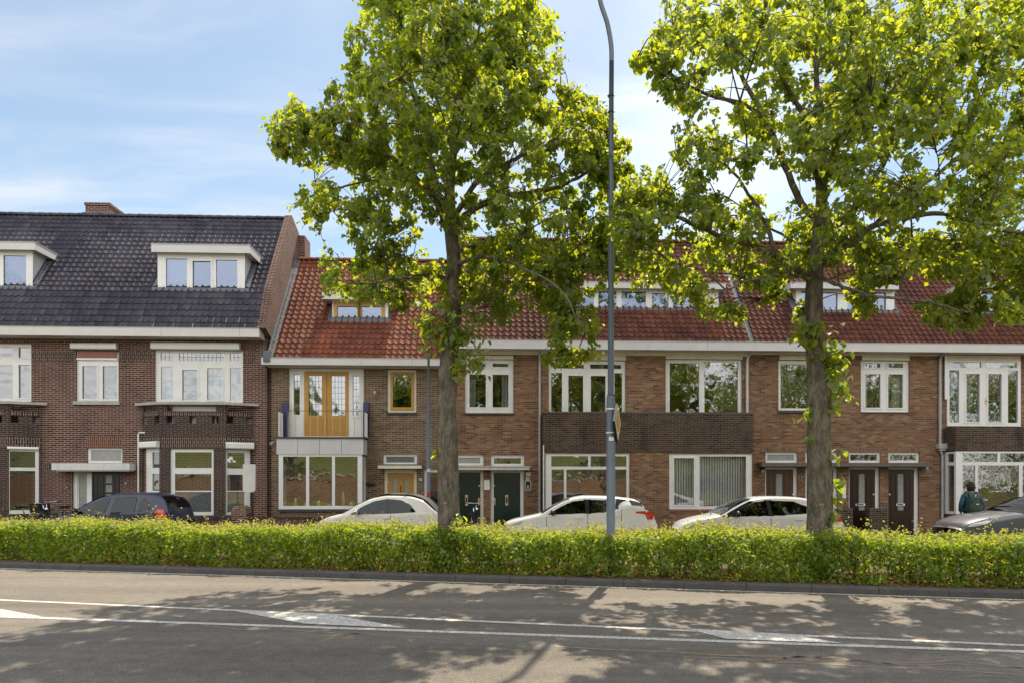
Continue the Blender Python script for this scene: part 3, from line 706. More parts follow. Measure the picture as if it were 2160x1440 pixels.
# ================= two dark-roofed houses with canted bays (left)
def bay_geom(ds=0.0):
    y0, y1 = -.12, -.52; Pf = Plane(y1)
    q = [(PB.u(299), y0), (Pf.u(338), y1), (Pf.u(474), y1), (PB.u(536), y0)]; q = [(s+ds, y) for s, y in q]
    PL = Plane(p=q[0], d=(q[1][0]-q[0][0], q[1][1]-q[0][1])); PR = Plane(p=q[2], d=(q[3][0]-q[2][0], q[3][1]-q[2][1])); PF = Plane(p=q[1])
    return q, PL, PF, PR
def canted_bay(parent, ds, wins, boxes, zt, zpar):
    """Three-sided brick bay carrying a balcony parapet with square openings."""
    q, PL, PF, PR = bay_geom(ds); zc = zpar
    ln = lambda a, b: math.hypot(b[0]-a[0], b[1]-a[1])
    LL, LF, LR = ln(q[0], q[1]), ln(q[1], q[2]), ln(q[2], q[3])
    zh0, zh1 = zc-.60, zc-.34; zs0, zs1 = zc-.20, zc-.0
    def holes(L, n):
        e = .30 if n == 3 else .16; sp = (L-2*e)/(n-1) if n > 1 else 0; out_ = []
        for i in range(n): c = e+sp*i + (0 if n == 3 else 0); out_.append((c-.10, c+.10, zh0, zh1))
        out_.append((.22 if n == 3 else .1, L-(.28 if n == 3 else .12), zs0, zs1)); return out_
    b = MB()
    for P, L, n, key in ((PL, LL, 2, 'L'), (PF, LF, 3, 'F'), (PR, LR, 2, 'R')):
        b.M = P.M; b.slab(0, L, 0.0, zc, [wins[key]]+holes(L, n) if wins.get(key) else holes(L, n), 0, .18)
    bo = b.build('bay', M['brickBd'], parent)
    f = MB(); pts = [(q[0][0], -.1), (q[1][0]+.02, q[1][1]+.19), (q[2][0]-.02, q[2][1]+.19), (q[3][0], -.1)]
    f.extrude([(pts[0][0]+.2, pts[0][1]), pts[1], pts[2], (pts[3][0]-.2, pts[3][1])], zc-.98, zc-.86); f.build('balcony_floor', M['concrete'], bo)
    k = MB(); o = .09
    outl = [(q[0][0]-.18, -.125), (q[0][0]-.18, -.20), (q[1][0]-.06, q[1][1]-o), (q[2][0]+.06, q[2][1]-o), (q[3][0]+.18, -.20), (q[3][0]+.18, -.125), (q[3][0]-.12, -.125), (q[2][0]-.05, q[2][1]+.24), (q[1][0]+.05, q[1][1]+.24), (q[0][0]+.12, -.125)]
    n = len(outl); a, c = zc+.002, zc+.085
    k.add([(x, y, a) for x, y in outl]+[(x, y, c) for x, y in outl],
          [(i, (i+1) % n, n+(i+1) % n, n+i) for i in range(n)] + [t for s in (0, n) for t in ([(s+0, s+9, s+2, s+1), (s+2, s+9, s+8, s+3), (s+3, s+8, s+7, s+4), (s+4, s+7, s+6, s+5)])])
    k.build('coping', M['concrete'], bo)
    v = MB()
    for P, L in ((PL, LL), (PF, LF), (PR, LR)):
        v.M = P.M; v.box(.012, L-.012, -.006, .02, zt+.004, zt+.34)
        v.box(.10, L-.10, -.006, .02, zs0-.155, zs0-.005)
    v.build('soldier_course', M['brickBv'], bo)
    return bo, (PL, PF, PR), (LL, LF, LR)

def house_B():
    h = root('row_house', 'dark-roofed house with a white-cheeked dormer over a bay balcony and brown roller shutter', sAB, sBC)
    P = PB; zt = P.z(716, 330); holes = []
    def W(r, *a, **k): o, d = window(h, P, r, *a, **k); holes.append(d); return o
    # small upper window under its roller shutter
    w1 = W((160, 740, 250, 846), [(171.6, 771, 203, 840.6), (214.7, 771, 246, 841)], sash=(0, 1), sill=('concrete', .06, .11, .07))
    roller_box(h, P, (153.5, 724.4, 249.7, 737.3))
    k = MB(P.M); a, b, c, d = P.rect((163, 737.5, 245, 754.5)); 
    n = 5
    for i in range(n): k.box(a, b, .012, .03, c+(d-c)*i/n+.004, c+(d-c)*(i+1)/n)
    k.build('shutter_curtain', M['shutter'], w1); k = MB(P.M); a, b, c, d = P.rect((161, 754.5, 248, 758.5)); k.box(a, b, .005, .04, c, d); k.build('shutter_bar', M['white'], w1)
    # balcony doors with leaded top lights
    w2 = W((326, 738, 512.5, 851), [(337, 743, 363, 759.5), (376, 743, 471.6, 760), (483.6, 743, 508, 760), (338, 772, 363, 841), (383, 779, 415, 843), (435.5, 775, 468, 842), (483.6, 774, 506.6, 843.5)],
           sash=(4, 5), curtains=[((338, 770, 363, 845), 'curtain'), ((434, 772, 470, 846), 'curtain'), ((482, 772, 508, 846), 'curtain')], label='white french doors with leaded top lights', leads=[(0, 3, 2), (1, 11, 2), (2, 3, 2)])
    roller_box(h, P, (322, 723.5, 508, 738)); k = MB(P.M); u, z = P.uz(419, 826); k.tube([(u, .03, z), (u-.09, .02, z+.005)], .012, 8); k.box(u-.02, u+.02, .035, .043, z-.09, z+.03); k.build('handle', M['plate_white'], w2)
    # lower transom light and the two doors under the canopy
    W((183, 944, 258, 975.6), [(189.5, 948, 254, 971)], glass='frost')
    fr, (a, b, d), hd = doorframe(h, P, (152, 991, 191, 1120), (160.5, 995, 182, 1120)); holes.append(hd)
    dk = MB(P.M); dk.slab(a+.003, b-.003, .09, d-.003, [(a+.03, b-.03, .3, d-.04)], .09, .04); do = dk.build('door', M['white'], h); do['label'] = 'narrow white door with frosted glass'
    k = MB(P.M); k.quad((a+.03, .11, .3), (b-.03, .11, .3), (b-.03, .11, d-.04), (a+.03, .11, d-.04)); k.build('door_glass', M['frost'], do)
    fr, (a, b, d), hd = doorframe(h, P, (191, 991, 254, 1120), (194, 992, 252, 1120), 'navy_door'); holes.append(hd)
    gl = [P.rect(r, 222) for r in ((218.7, 1001, 233, 1018), (218.7, 1021.5, 233, 1037), (218.7, 1041, 233, 1057))]
    dk = MB(P.M); dk.slab(a+.003, b-.003, .09, d-.003, gl, .09, .045)
    for r in ((201, 1000, 215, 1115), (237, 1000, 249, 1115)): q = P.rect(r, 222); dk.slab(q[0], q[1], max(.25, q[2]), q[3], [(q[0]+.025, q[1]-.025, .32, q[3]-.03)], .078, .012)
    do = dk.build('door', M['navy_door'], h); do['label'] = 'blue-black door with three square lights'
    k = MB(P.M)
    for q in gl: k.quad((q[0], .11, q[2]), (q[1], .11, q[2]), (q[1], .11, q[3]), (q[0], .11, q[3]))
    k.build('door_glass', M['frost'], do)
    u, z = P.uz(197.5, 1062); k = MB(P.M); k.box(u-.012, u+.012, .03, .09, z-.25, z+.1); k.build('handle', M['brass'], do)
    Pk = Plane(-.12-.42); u0, u1, z0, z1 = Pk.rect((108.5, 976, 273, 990.5)); b = MB(); b.box(u0, u1, -.54, -.122, z0, z1); b.box(u0+.12, u1-.05, -.50, -.124, z0-.035, z0-.001); b.build('canopy', M['pale_concrete'], h)
    number_plate(h, P, 141, 1027, '31', .115, .11, 'plate_blue', 'plate_white'); number_plate(h, P, 265, 1018.5, '29', .115, .10, 'plate_blue', 'plate_white')
    soldier(h, P, (182.5, 919.5, 258, 943.5), 'brickRv')
    for r in ((93, 741, 153, 762), (251, 741, 321, 762), (515, 743, 541, 764), (93, 976, 107, 991)): soldier(h, P, r)
    # bay
    zc = P.z(856, 420); zc = Plane(-.52).z(853, 406)
    q, PL, PF, PR = bay_geom(0)
    rL, rF, rR = PL.rect((305, 944, 337, 1092), 320), PF.rect((358, 945, 450.6, 1086), 404), PR.rect((474.6, 947, 529, 1085), 500)
    zt = PF.z(943.5, 404)
    bo, _, _ = canted_bay(h, 0, {'L': (.06, rL[1]-.02, rL[2], rL[3]), 'F': rF, 'R': (.03, rR[1], rR[2], rR[3])}, None, zt, zc)
    LL = math.hypot(q[1][0]-q[0][0], q[1][1]-q[0][1])
    window(h, PF, (358, 945, 450.6, 1086), [(367.4, 952.6, 445, 986), (367, 998.5, 444, 1034), (367, 1036.5, 444, 1079)], label='bay window with a frosted lower light')
    def cw(PX, r, panes, **k): window(h, PX, r, panes, **k)
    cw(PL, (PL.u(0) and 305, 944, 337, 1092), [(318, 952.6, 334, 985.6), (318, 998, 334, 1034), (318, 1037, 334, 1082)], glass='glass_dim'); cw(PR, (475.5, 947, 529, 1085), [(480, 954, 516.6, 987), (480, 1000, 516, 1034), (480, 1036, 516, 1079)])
    for PX, r in ((PL, (300, 930.5, 337, 944)), (PR, (476, 932.5, 535, 946.5))): roller_box(h, PX, r, .14)
    k = MB(PF.M); a, b, c, d = PF.rect((367, 1036.5, 444, 1079), 404); k.box(a-.02, b+.02, .105, .11, c, d); k.build('frosted_screen', M['frost'], bo)
    k = MB(PR.M); a, b, c, d = PR.rect((480, 1036.5, 516, 1079), 498); k.box(a-.02, b+.02, .105, .11, c, d); k.build('frosted_screen', M['frost'], bo)
    k = MB(); k.box(q[1][0]+.28, q[2][0]-.35, q[1][1]+.22, q[1][1]+.25, zc-.8, zc-.03); k.build('balcony_board', M['white'], bo)
    # wall with its openings
    mb = MB(P.M); mb.slab(sAB+.012, sBC, 0, zt if False else P.z(712, 330), [(a, b, max(c, 0.0), d) for a, b, c, d in holes], 0, .22); 
    mb.box(sAB-.004, sAB+.010, .006, .05, 0, P.z(716, 92)); mb.build('wall', M['brickB'], h)
    pipe(h, P, [(309, 912, -.04), (297, 912, -.06), (294, 915, -.07), (294, 1100, -.07)], .026, 'plate_white', -.07, clips=False)
    z0, z1 = gutter(h, sAB, Plane(-.67).u(546.5), None, 690, 709, 300, .55, 'fascia2', [Plane(-.67).u(x) for x in (340, 505)], ret_r=True, ywall=-.12)
    s1 = sBC-.02
    rb = MB(); tiles(rb, sAB, s1-.13, profB, roll=.034); ro = rb.build('roof', M['tileB'], h)
    bk = MB(); bk.quad((sAB, 2.42, 11.46), (s1, 2.42, 11.46), (s1, BW, 9.4), (sAB, BW, 9.4)); bk.build('rear_roof', M['tileB'], h)
    ridge(ro, sAB, s1-.1, 2.44, 11.54, 'tileB')
    zT = P.z(712, 330)
    interior(h, sAB, s1, zT, -.12); shell(h, sAB, s1, -.12, zT, profB, BW, 'brickB', gl=False)
    # raised gable parapet at the right end, with a lead cover
    g = MB(); pts = [(-.62, zB0+.02), (-.04, 8.22), (2.42, 11.64), (2.9, 11.48), (BW, 9.5), (BW, 0), (0.10, 0), (.10, zB0-.2)]; n = len(pts)
    a, b = s1-.12, s1+.13; g.add([(q_, y, z) for q_ in (a, b) for y, z in pts], [tuple(range(n)), tuple(range(2*n-1, n-1, -1))] + [(i, n+i, n+(i+1) % n, (i+1) % n) for i in range(n)])
    g.build('gable', M['brickB'], h)
    # chimney
    Pc = Plane(2.62); u0, u1, z0, z1 = Pc.rect((180, 428, 231, 470)); b = MB(); b.box(u0, u1, 2.62, 3.75, 10.2, z1-.1); b.box(u0-.03, u1+.03, 2.59, 3.78, z1-.099, z1)
    ch = b.build('chimney', M['brickB'], ro); k = MB(); k.box(u0-.06, u1+.06, 2.52, 2.615, 11.42, 11.68); k.build('flashing', M['lead'], ch)
    # dormer
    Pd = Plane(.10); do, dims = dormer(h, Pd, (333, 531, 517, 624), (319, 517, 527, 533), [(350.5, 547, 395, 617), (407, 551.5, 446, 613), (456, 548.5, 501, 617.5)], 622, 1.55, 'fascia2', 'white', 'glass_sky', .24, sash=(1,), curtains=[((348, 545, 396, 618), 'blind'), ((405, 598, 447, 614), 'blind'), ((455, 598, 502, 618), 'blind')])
    flashing(do, dims, profB); do['label'] = 'white-cheeked dormer with three lights'
    return h

def house_A():
    h = root('row_house', 'dark-roofed house cut off by the left picture edge, half of its bay balcony showing', sA0, sAB)
    P = PB; holes = []
    o, d = window(h, P, (-66, 724, 66, 846), [(-60, 731, 23, 753), (37, 731, 62, 753), (-60, 769, 24, 839), (37, 768, 62, 838)], sash=(1, 3), curtains=[((-60, 769, -20, 840), 'curtain')]); holes.append(d)
    qB = bay_geom(0)[0]; ds = PB.u(89)-qB[3][0]; q, PL, PF, PR = bay_geom(ds); zc = Plane(-.52).z(853, 406)
    rR = PR.rect((15, 942, 82, 1083), 48); rF = PF.rect((358, 945, 450.6, 1086), 404); zt = PF.z(943.5, 404)
    bo, _, _ = canted_bay(h, ds, {'R': rR}, None, zt, zc)
    window(h, PR, (15, 942, 82, 1083), [(20, 951, 74, 985), (20, 992, 74, 1075)], leads=[(0, 5, 3), (1, 3, 1)], glass='glass_dim', rec=.03)
    roller_box(h, PR, (15.5, 941, 82, 948), .05)
    k = MB(PR.M); a, b, c, d = PR.rect((20, 992, 74, 1075), 48); 
    n = 26
    for i in range(n): z = c+(d-c)*i/n; k.quad((a, .13, z), (b, .13, z), (b, .16, z+.03), (a, .16, z+.03))
    k.build('blind', M['navy_door'], bo)
    soldier(h, P, (67, 741, 91, 762))
    zT = P.z(712, 0)
    mb = MB(P.M); mb.slab(sA0, sAB-.006, 0, zT, holes, 0, .22); mb.build('wall', M['brickB'], h)
    gutter(h, sA0, sAB-.003, None, 690, 709, 300, .55, 'fascia2', [Plane(-.67).u(-60)], ywall=-.12)
    rb = MB(); tiles(rb, sA0, sAB-.003, profB, roll=.034); ro = rb.build('roof', M['tileB'], h); ridge(ro, sA0, sAB-.003, 2.44, 11.54, 'tileB')
    bk = MB(); bk.quad((sA0, 2.42, 11.46), (sAB-.003, 2.42, 11.46), (sAB-.003, BW, 9.4), (sA0, BW, 9.4)); bk.build('rear_roof', M['tileB'], h)
    interior(h, sA0, sAB, zT, -.12); shell(h, sA0, sAB, -.12, zT, profB, BW, 'brickB', gr=False)
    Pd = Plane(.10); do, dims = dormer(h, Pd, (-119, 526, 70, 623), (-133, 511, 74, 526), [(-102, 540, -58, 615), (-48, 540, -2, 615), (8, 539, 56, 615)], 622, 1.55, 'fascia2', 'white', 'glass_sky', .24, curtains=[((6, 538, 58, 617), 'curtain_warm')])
    flashing(do, dims, profB)
    return h
hA = house_A(); hB = house_B()
# ================= red-roofed houses
M['twist'] = flat('twisted_pale_iron', (.50, .42, .33), .5)
zC0 = Plane(-.5).z(754, 740); profC = [(-.45, zC0-.03), (2.95, zC0-.03+(2.95+.45)*1.265)]
zD0 = Plane(-.5).z(719.5, 1400); profD = [(-.45, zD0-.03), (3.05, zD0-.03+(3.05+.45)*1.31)]
def simple_roof(h, s0, s1, prof, mat, wallmat, zT, gl=True, gr=True):
    rb = MB(); tiles(rb, s0, s1, prof); ro = rb.build('roof', M[mat], h); y, z = prof[-1]; ridge(ro, s0, s1, y+.02, z+.05, mat)
    bk = MB(); bk.quad((s0, y, z-.04), (s1, y, z-.04), (s1, BW, zT+.3), (s0, BW, zT+.3)); bk.build('rear_roof', M[mat], h)
    interior(h, s0, s1, zT, 0); shell(h, s0, s1, 0, zT, prof, BW, wallmat, gl, gr); return ro
def frieze(h, P, px0, px1, py0, py1, mat='cream', y=-.03):
    u0, u1, z0, z1 = P.rect((px0, py0, px1, py1)); b = MB(P.M); b.box(u0, u1, y, -.001, z0, z1); b.build('frieze', M[mat], h)

def house_C():
    h = root('row_house', 'orange-tiled house with ochre doors, ochre dormer and a white panelled bay', sBC+.115, sCD)
    s0, s1 = sBC+.115, sCD; P = PC; holes = []; zT = P.z(774, 740)
    # balcony doors
    r = (609, 776, 767, 921); cx = 688; u0, u1, z0, z1 = P.rect(r, cx); holes.append((u0, u1, z0, z1))
    panes = [P.rect(p, cx) for p in ((618.7, 788.5, 632, 874), (743.6, 791, 757, 876))]; dr = P.rect((640.7, 782, 735.4, 919), cx)
    f = MB(P.M); f.slab(u0+.002, u1-.002, z0+.002, z1-.002, panes+[dr], .05, .08)
    for a, b, c, d in panes: f.slab(a-.06, b+.06, c-.06, d+.06, [(a+.003, b-.003, c+.003, d-.003)], .034, .018)
    wo = f.build('window', M['white'], h); wo['label'] = 'white frame with narrow leaded sidelights'
    gp = [P.rect(p, cx) for p in ((650, 791, 678, 875), (698.5, 791.5, 727, 875.5))]
    for a, b, c, d in panes: g = MB(P.M); g.quad((a, .09, c), (b, .09, c), (b, .09, d), (a, .09, d)); g.build('pane', M['glass_old'], wo)
    def leadbars(rects, nx, nz, y, par):
        k = MB(P.M)
        for a, b, c, d in rects:
            for q in range(1, nx): x = a+(b-a)*q/nx; k.box(x-.005, x+.005, y-.006, y-.001, c, d)
            for q in range(1, nz): z = c+(d-c)*q/nz; k.box(a, b, y-.0065, y-.0015, z-.005, z+.005)
        k.build('leading', M['leading'], par)
    leadbars(panes, 2, 6, .09, wo)
    mid = P.u(688.5)
    for i, (a, b) in enumerate(((dr[0], mid-.004), (mid+.004, dr[1]))):
        k = MB(P.M); k.slab(a+.003, b-.003, dr[2]+.003, dr[3]-.003, [gp[i]], .06, .045); q = gp[i]
        k.slab(q[0]-.03, q[1]+.03, dr[2]+.12, q[2]-.12, [(q[0], q[1], dr[2]+.16, q[2]-.16)], .05, .012)
        do = k.build('balcony_door', M['ochre'], h); g = MB(P.M); g.quad((q[0], .085, q[2]), (q[1], .085, q[2]), (q[1], .085, q[3]), (q[0], .085, q[3])); g.build('door_glass', M['glass_old'], do); leadbars([q], 4, 7, .085, do)
        if i: uu, zz_ = P.uz(693, 860); k = MB(P.M); k.tube([(uu, .055, zz_), (uu, .02, zz_), (uu+.09, .015, zz_)], .009, 6); k.build('handle', M['brass'], do)
    k = MB(P.M); a, b = P.u(600), P.u(770); wavy(k, dr[0], dr[1], dr[2], dr[3], .3, .03, .12); k.build('curtain', M['curtain'], wo, smooth=True)
    # ochre casement
    o, d = window(h, P, (817, 779, 878, 869), [(828, 789, 867.6, 858)], sill=('dark', .03, .07, .05)); holes.append(d); o['label'] = 'casement with an ochre sash'
    q = P.rect((828, 789, 867.6, 858), 847); e = P.rect((823, 783.7, 873, 864.4), 847); k = MB(P.M); k.slab(*e, [(q[0]+.006, q[1]-.006, q[2]+.006, q[3]-.006)], .036, .022); k.build('sash', M['ochre'], o)
    # bay: panelled fascia, balcony slab, three-light window
    PY = -.72; Pb = Plane(PY); u0, u1, z0, z1 = Pb.rect((583, 924, 766.5, 957.5), 690)
    b = MB(); gaps = [583, 628, 674, 720.4, 766.5]
    for a, c in zip(gaps[:-1], gaps[1:]): b.box(Pb.u(a)+.006, Pb.u(c)-.006, PY, PY+.03, z0, z1)
    for e in (u0, u1): b.box(e-.024 if e == u1 else e, e if e == u1 else e+.024, PY+.035, -.002, z0, z1)
    bo = b.build('bay_fascia', M['panel'], h); k = MB(); k.box(u0+.02, u1-.03, PY+.031, -.002, z0-.05, z1-.01); k.box(u0-.03, u1+.04, PY-.04, -.003, z1, z1+.05); k.build('balcony_floor', M['dark'], bo)
    wr = (587, 957.5, 763.6, 1073); wo, dd = window(h, Pb, wr, [(596.4, 962, 645, 1066), (651.4, 962, 700, 1066), (706, 962, 754, 1066)], rec=.03, label='three-light bay window'); 
    k = MB(); zb = Pb.z(1073, 690); k.box(u0+.08, u1-.03, PY+.03, -.002, .06, zb-.01); k.build('bay_plinth', M['brickC'], bo); k = MB(); k.box(u0+.04, u1-.01, PY-.03, PY+.10, zb-.08, zb-.002); k.build('sill', M['dark'], wo)
    k = MB(); P2 = Plane(p=(dd[1]-.0, PY+.03), d=(0, 1)); k.M = P2.M; Ls = -.005-PY-.03; k.slab(.105, Ls, zb, z0-.001, [(.20, Ls-.08, zb+.1, z0-.1)], 0, .07); so_ = k.build('side_window', M['white'], h); k = MB(P2.M); k.quad((.2, .03, zb+.1), (Ls-.08, .03, zb+.1), (Ls-.08, .03, z0-.1), (.2, .03, z0-.1)); k.build('pane', M['glass_dim'], so_)
    k = MB(); k.box(dd[0]+.0, dd[0]+.06, PY+.11, -.002, zb, z0-.001); k.build('bay_side', M['white'], so_)
    k = MB()                                                          # things on the window ledge
    for px, hh, rr in ((618, .3, .05), (640, .12, .06), (668, .2, .06), (690, .1, .05), (720, .5, .05), (738, .16, .08)):
        k.lathe([(0, zb+.08), (rr, zb+.08), (rr*1.2, zb+.08+hh*.5), (rr*.5, zb+.08+hh), (0, zb+.08+hh)], Matrix.Translation((Pb.u(px), PY+.32, 0)), 10)
    k.box(dd[0]+.1, dd[1]-.1, PY+.2, PY+.5, zb+.02, zb+.079); k.build('ledge_ornament', M['brass'], wo)
    # railing
    k = MB(); zf = z1+.05; zr = Pb.z(866, 690); ur0, ur1 = Pb.u(585), Pb.u(775); yr = PY-.02
    k.tube([(ur0, -.05, zr), (ur0, yr, zr), (ur1-.06, yr, zr), (ur1-.06, -.05, zr)], .009, 6)
    ro_ = k.build('railing', M['iron'], h)
    for i in range(12):
        u = ur0+.12+(ur1-ur0-.3)*i/11; k = MB(); k.tube([(u, yr, zf), (u, yr, zr)], .006, 5)
        for j in range(7): z = zf+.05+j*.088; k.lathe([(.006, z), (.014, z+.02), (.014, z+.045), (.006, z+.065)], Matrix.Translation((u, yr, 0)), 6)
        k.build('baluster', M['twist'], ro_)
    for j in range(5):
        y = -.12-.13*j
        for ua_ in (ur0+.015, ur1-.10): k = MB(); k.box(ua_, ua_+.02, y-.028, y+.028, zf+.02, zr-.03); k.build('side_slat', M['white'], ro_)
    k = MB(P.M)
    for a, b in ((597, 608), (767.5, 779)): q = P.rect((a, 849, b, 921)); k.box(q[0], q[1], -.16, -.002, q[2], q[3])
    k.build('side_screen', M['plate_blue'], ro_)
    # entrance
    W2 = lambda r, p, **k: holes.append(window(h, P, r, p, **k)[1])
    W2((808, 956.5, 880, 979), [(814.5, 962, 874, 974.3)], glass='stained', leads=[(0, 10, 2)])
    fr, (a, b_, d), hd = doorframe(h, P, (809.7, 988, 879, 1120), (816.5, 996.3, 873, 1120), 'cream'); holes.append(hd)
    gl = [P.rect(q, 845) for q in ((827.4, 1007, 838, 1048), (852, 1007, 862, 1048))]
    dk = MB(P.M); dk.slab(a+.003, b_-.003, .09, d-.003, gl, .095, .045); 
    for px in (832.7, 857): q = P.rect((px-9, 1052, px+9, 1108), 845); dk.slab(q[0], q[1], q[2], q[3], [(q[0]+.03, q[1]-.03, q[2]+.03, q[3]-.03)], .083, .012)
    q = P.rect((841, 1003, 849, 1045), 845); dk.box(q[0], q[1], .08, .095, q[2], q[3]); do = dk.build('door', M['ochre'], h); do['label'] = 'ochre front door with two narrow lights'
    k = MB(P.M)
    for q in gl: k.quad((q[0], .118, q[2]), (q[1], .118, q[2]), (q[1], .118, q[3]), (q[0], .118, q[3]))
    k.build('door_glass', M['frost'], do); u, z = P.uz(845, 1030); k = MB(P.M); k.box(u-.012, u+.012, .05, .08, z-.16, z+.1); k.build('handle', M['iron'], do); u, z = P.uz(818.5, 1015); k = MB(P.M); k.lathe([(0, 0), (.022, 0), (.022, .02), (0, .02)], Matrix.Translation((u, .095, z)) @ Matrix.Rotation(R(90), 4, 'X'), 12); k.build('lock', M['plate_white'], do)
    Pk = Plane(-.32); u0, u1, z0, z1 = Pk.rect((797, 980, 889, 987)); b = MB(); b.box(u0, u1, -.32, -.002, z0, z1); b.build('canopy', M['cream'], h); b = MB(); b.box(u0-.02, u1+.02, -.34, -.004, z1+.001, z1+.03); b.build('canopy_cover', M['lead'], h)
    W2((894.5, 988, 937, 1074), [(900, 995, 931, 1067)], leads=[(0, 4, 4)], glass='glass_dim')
    k = MB(P.M); u, z = P.uz(783, 1022)                               # wrought-iron lizard on the wall
    k.tube([(u-.16, -.02, z+.03), (u-.09, -.03, z+.05), (u, -.03, z+.01), (u+.1, -.025, z+.03), (u+.2, -.015, z)], [.03, .04, .035, .022, .006], 8)
    for q in (-.1, .02):
        for s in (-1, 1): k.tube([(u+q, -.02, z+.03), (u+q+.05, -.015, z+.03+s*.07), (u+q+.01, -.012, z+.03+s*.11)], .01, 6)
    k.build('wall_ornament', M['iron'], h)
    wall_lamp(h, P, 792, 828); number_plate(h, P, 887, 1010, '27', .09, .09, 'plate_white', 'iron')
    k = MB(P.M); u, z = P.uz(577, 935); k.tube([(u+.03, -.01, z+.06), (u+.02, -.08, z+.05), (u-.06, -.16, z-.03)], [.02, .02, .05], 8); k.build('outdoor_lamp', M['zinc'], h)
    frieze(h, P, 566, 944, 769, 776)
    mb = MB(P.M); mb.slab(s0, s1, 0, P.z(769, 740), [(a, b, max(c, 0), d) for a, b, c, d in holes], 0, .22); mb.build('wall', M['brickC'], h)
    Pg = Plane(-.5); gutter(h, Pg.u(551), Pg.u(941), None, 754, 769.5, 740, .5, 'fascia', [Pg.u(x) for x in (762, 870)], ret_l=True, ret_r=True)
    pipe(h, P, [(927, 768, -.05), (927, 985, -.05)], .03, 'cream', -.05, clips=False)
    ro = simple_roof(h, s0+.05, s1, profC, 'tileC', 'brickC', P.z(772, 740), gl=False)
    k = MB(); n = 26                                                    # lead soaker where this roof meets the higher gable
    (ya, za), (yb, zb) = profC; rows = []
    for i in range(n+1):
        t = i/n; y_, z_ = ya+(yb-ya)*t, za+(zb-za)*t; rows.append([(s0+.002, y_, z_+.20+random.uniform(-.02, .02)), (s0+.03, y_, z_+.10), (s0+.17+random.uniform(-.015, .015), y_, z_+.055), (s0+.18, y_, z_+.01)])
    for p, q in zip(rows[:-1], rows[1:]):
        for j in range(3): k.quad(p[j], p[j+1], q[j+1], q[j])
    k.box(s0-.10, s0+.10, -.55, -.42, zC0-.15, zC0+.2); k.build('flashing', M['lead'], ro)
    Pc = Plane(3.2); u0, u1, z0, z1 = Pc.rect((613, 497, 643, 560)); b = MB(); b.box(u0, u1, 3.2, 4.0, 8.5, z1); b.build('chimney', M['brickB'], ro)
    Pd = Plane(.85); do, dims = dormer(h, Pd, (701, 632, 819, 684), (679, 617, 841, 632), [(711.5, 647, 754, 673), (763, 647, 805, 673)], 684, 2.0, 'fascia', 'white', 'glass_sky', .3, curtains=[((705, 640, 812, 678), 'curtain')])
    k = MB(Pd.M)
    for p in ((711.5, 647, 754, 673), (763, 647, 805, 673)):
        q = Pd.rect(p, 760); k.slab(q[0]-.12, q[1]+.12, q[2]-.13, q[3]+.13, [(q[0]+.003, q[1]-.003, q[2]+.003, q[3]-.003)], -.045, .024)
    k.build('sash', M['ochre'], do); flashing(do, dims, profC, .12, .2); do['label'] = 'dormer with two ochre sashes'
    return h

def panel_door(h, P, leaf, mat, kind, y=.09):
    a, b, d = leaf; w_ = b-a; k = MB(P.M); zb = .10; holes = []
    if kind == 'glass': holes = [(a+w_*.38, b-w_*.38, zb+.80, d-.16)]
    k.slab(a+.003, b-.003, zb, d-.003, holes, y, .045)
    for x0, x1 in ((.12, .32), (.68, .88)): k.slab(a+w_*x0, a+w_*x1, zb+.80, d-.2, [(a+w_*x0+.03, a+w_*x1-.03, zb+.83, d-.23)], y-.012, .013)
    for x0, x1 in ((.12, .46), (.54, .88)): k.slab(a+w_*x0, a+w_*x1, zb+.14, zb+.64, [(a+w_*x0+.03, a+w_*x1-.03, zb+.17, zb+.61)], y-.012, .013)
    if kind == 'green':
        k.box(a+w_*.40, a+w_*.45, y-.03, y-.001, zb+.1, d-.18); k.box(a+w_*.55, a+w_*.60, y-.03, y-.001, zb+.1, d-.18)
        k.box(a+w_*.452, a+w_*.548, y-.014, y-.001, d-.62, d-.55)
    do = k.build('door', M[mat], h)
    if kind == 'glass':
        q = holes[0]; g = MB(P.M); g.quad((q[0], y+.02, q[2]), (q[1], y+.02, q[2]), (q[1], y+.02, q[3]), (q[0], y+.02, q[3])); g.build('door_glass', M['frost'], do)
    return do
def knob(do, P, px, py, y, plate=False, mat='brass'):
    u, z = P.uz(px, py); k = MB(P.M)
    if plate: k.box(u-.025, u+.025, y-.012, y-.001, z-.13, z+.11)
    k.ball((u, y-.06, z+.02), .032, 10, 6); k.tube([(u, y-.001, z+.02), (u, y-.05, z+.02)], .012, 6); k.build('handle', M[mat], do)

def common_DEF(h, px0, px1, s0, s1, holes, joints=(), top=None):
    P = PC; frieze(h, P, px0, px1, 739.5, 749)
    mb = MB(P.M); mb.slab(s0, s1, 0, P.z(740, 1400), [(a, b, max(c, 0), d) for a, b, c, d in holes], 0, .22); mb.build('wall', M['brickD'], h)
    gutter(h, s0, s1, None, 719, 737.5, 1400, .5, 'fascia', [Plane(-.5).u(j) for j in joints], ret_l=(px0 < 1000))

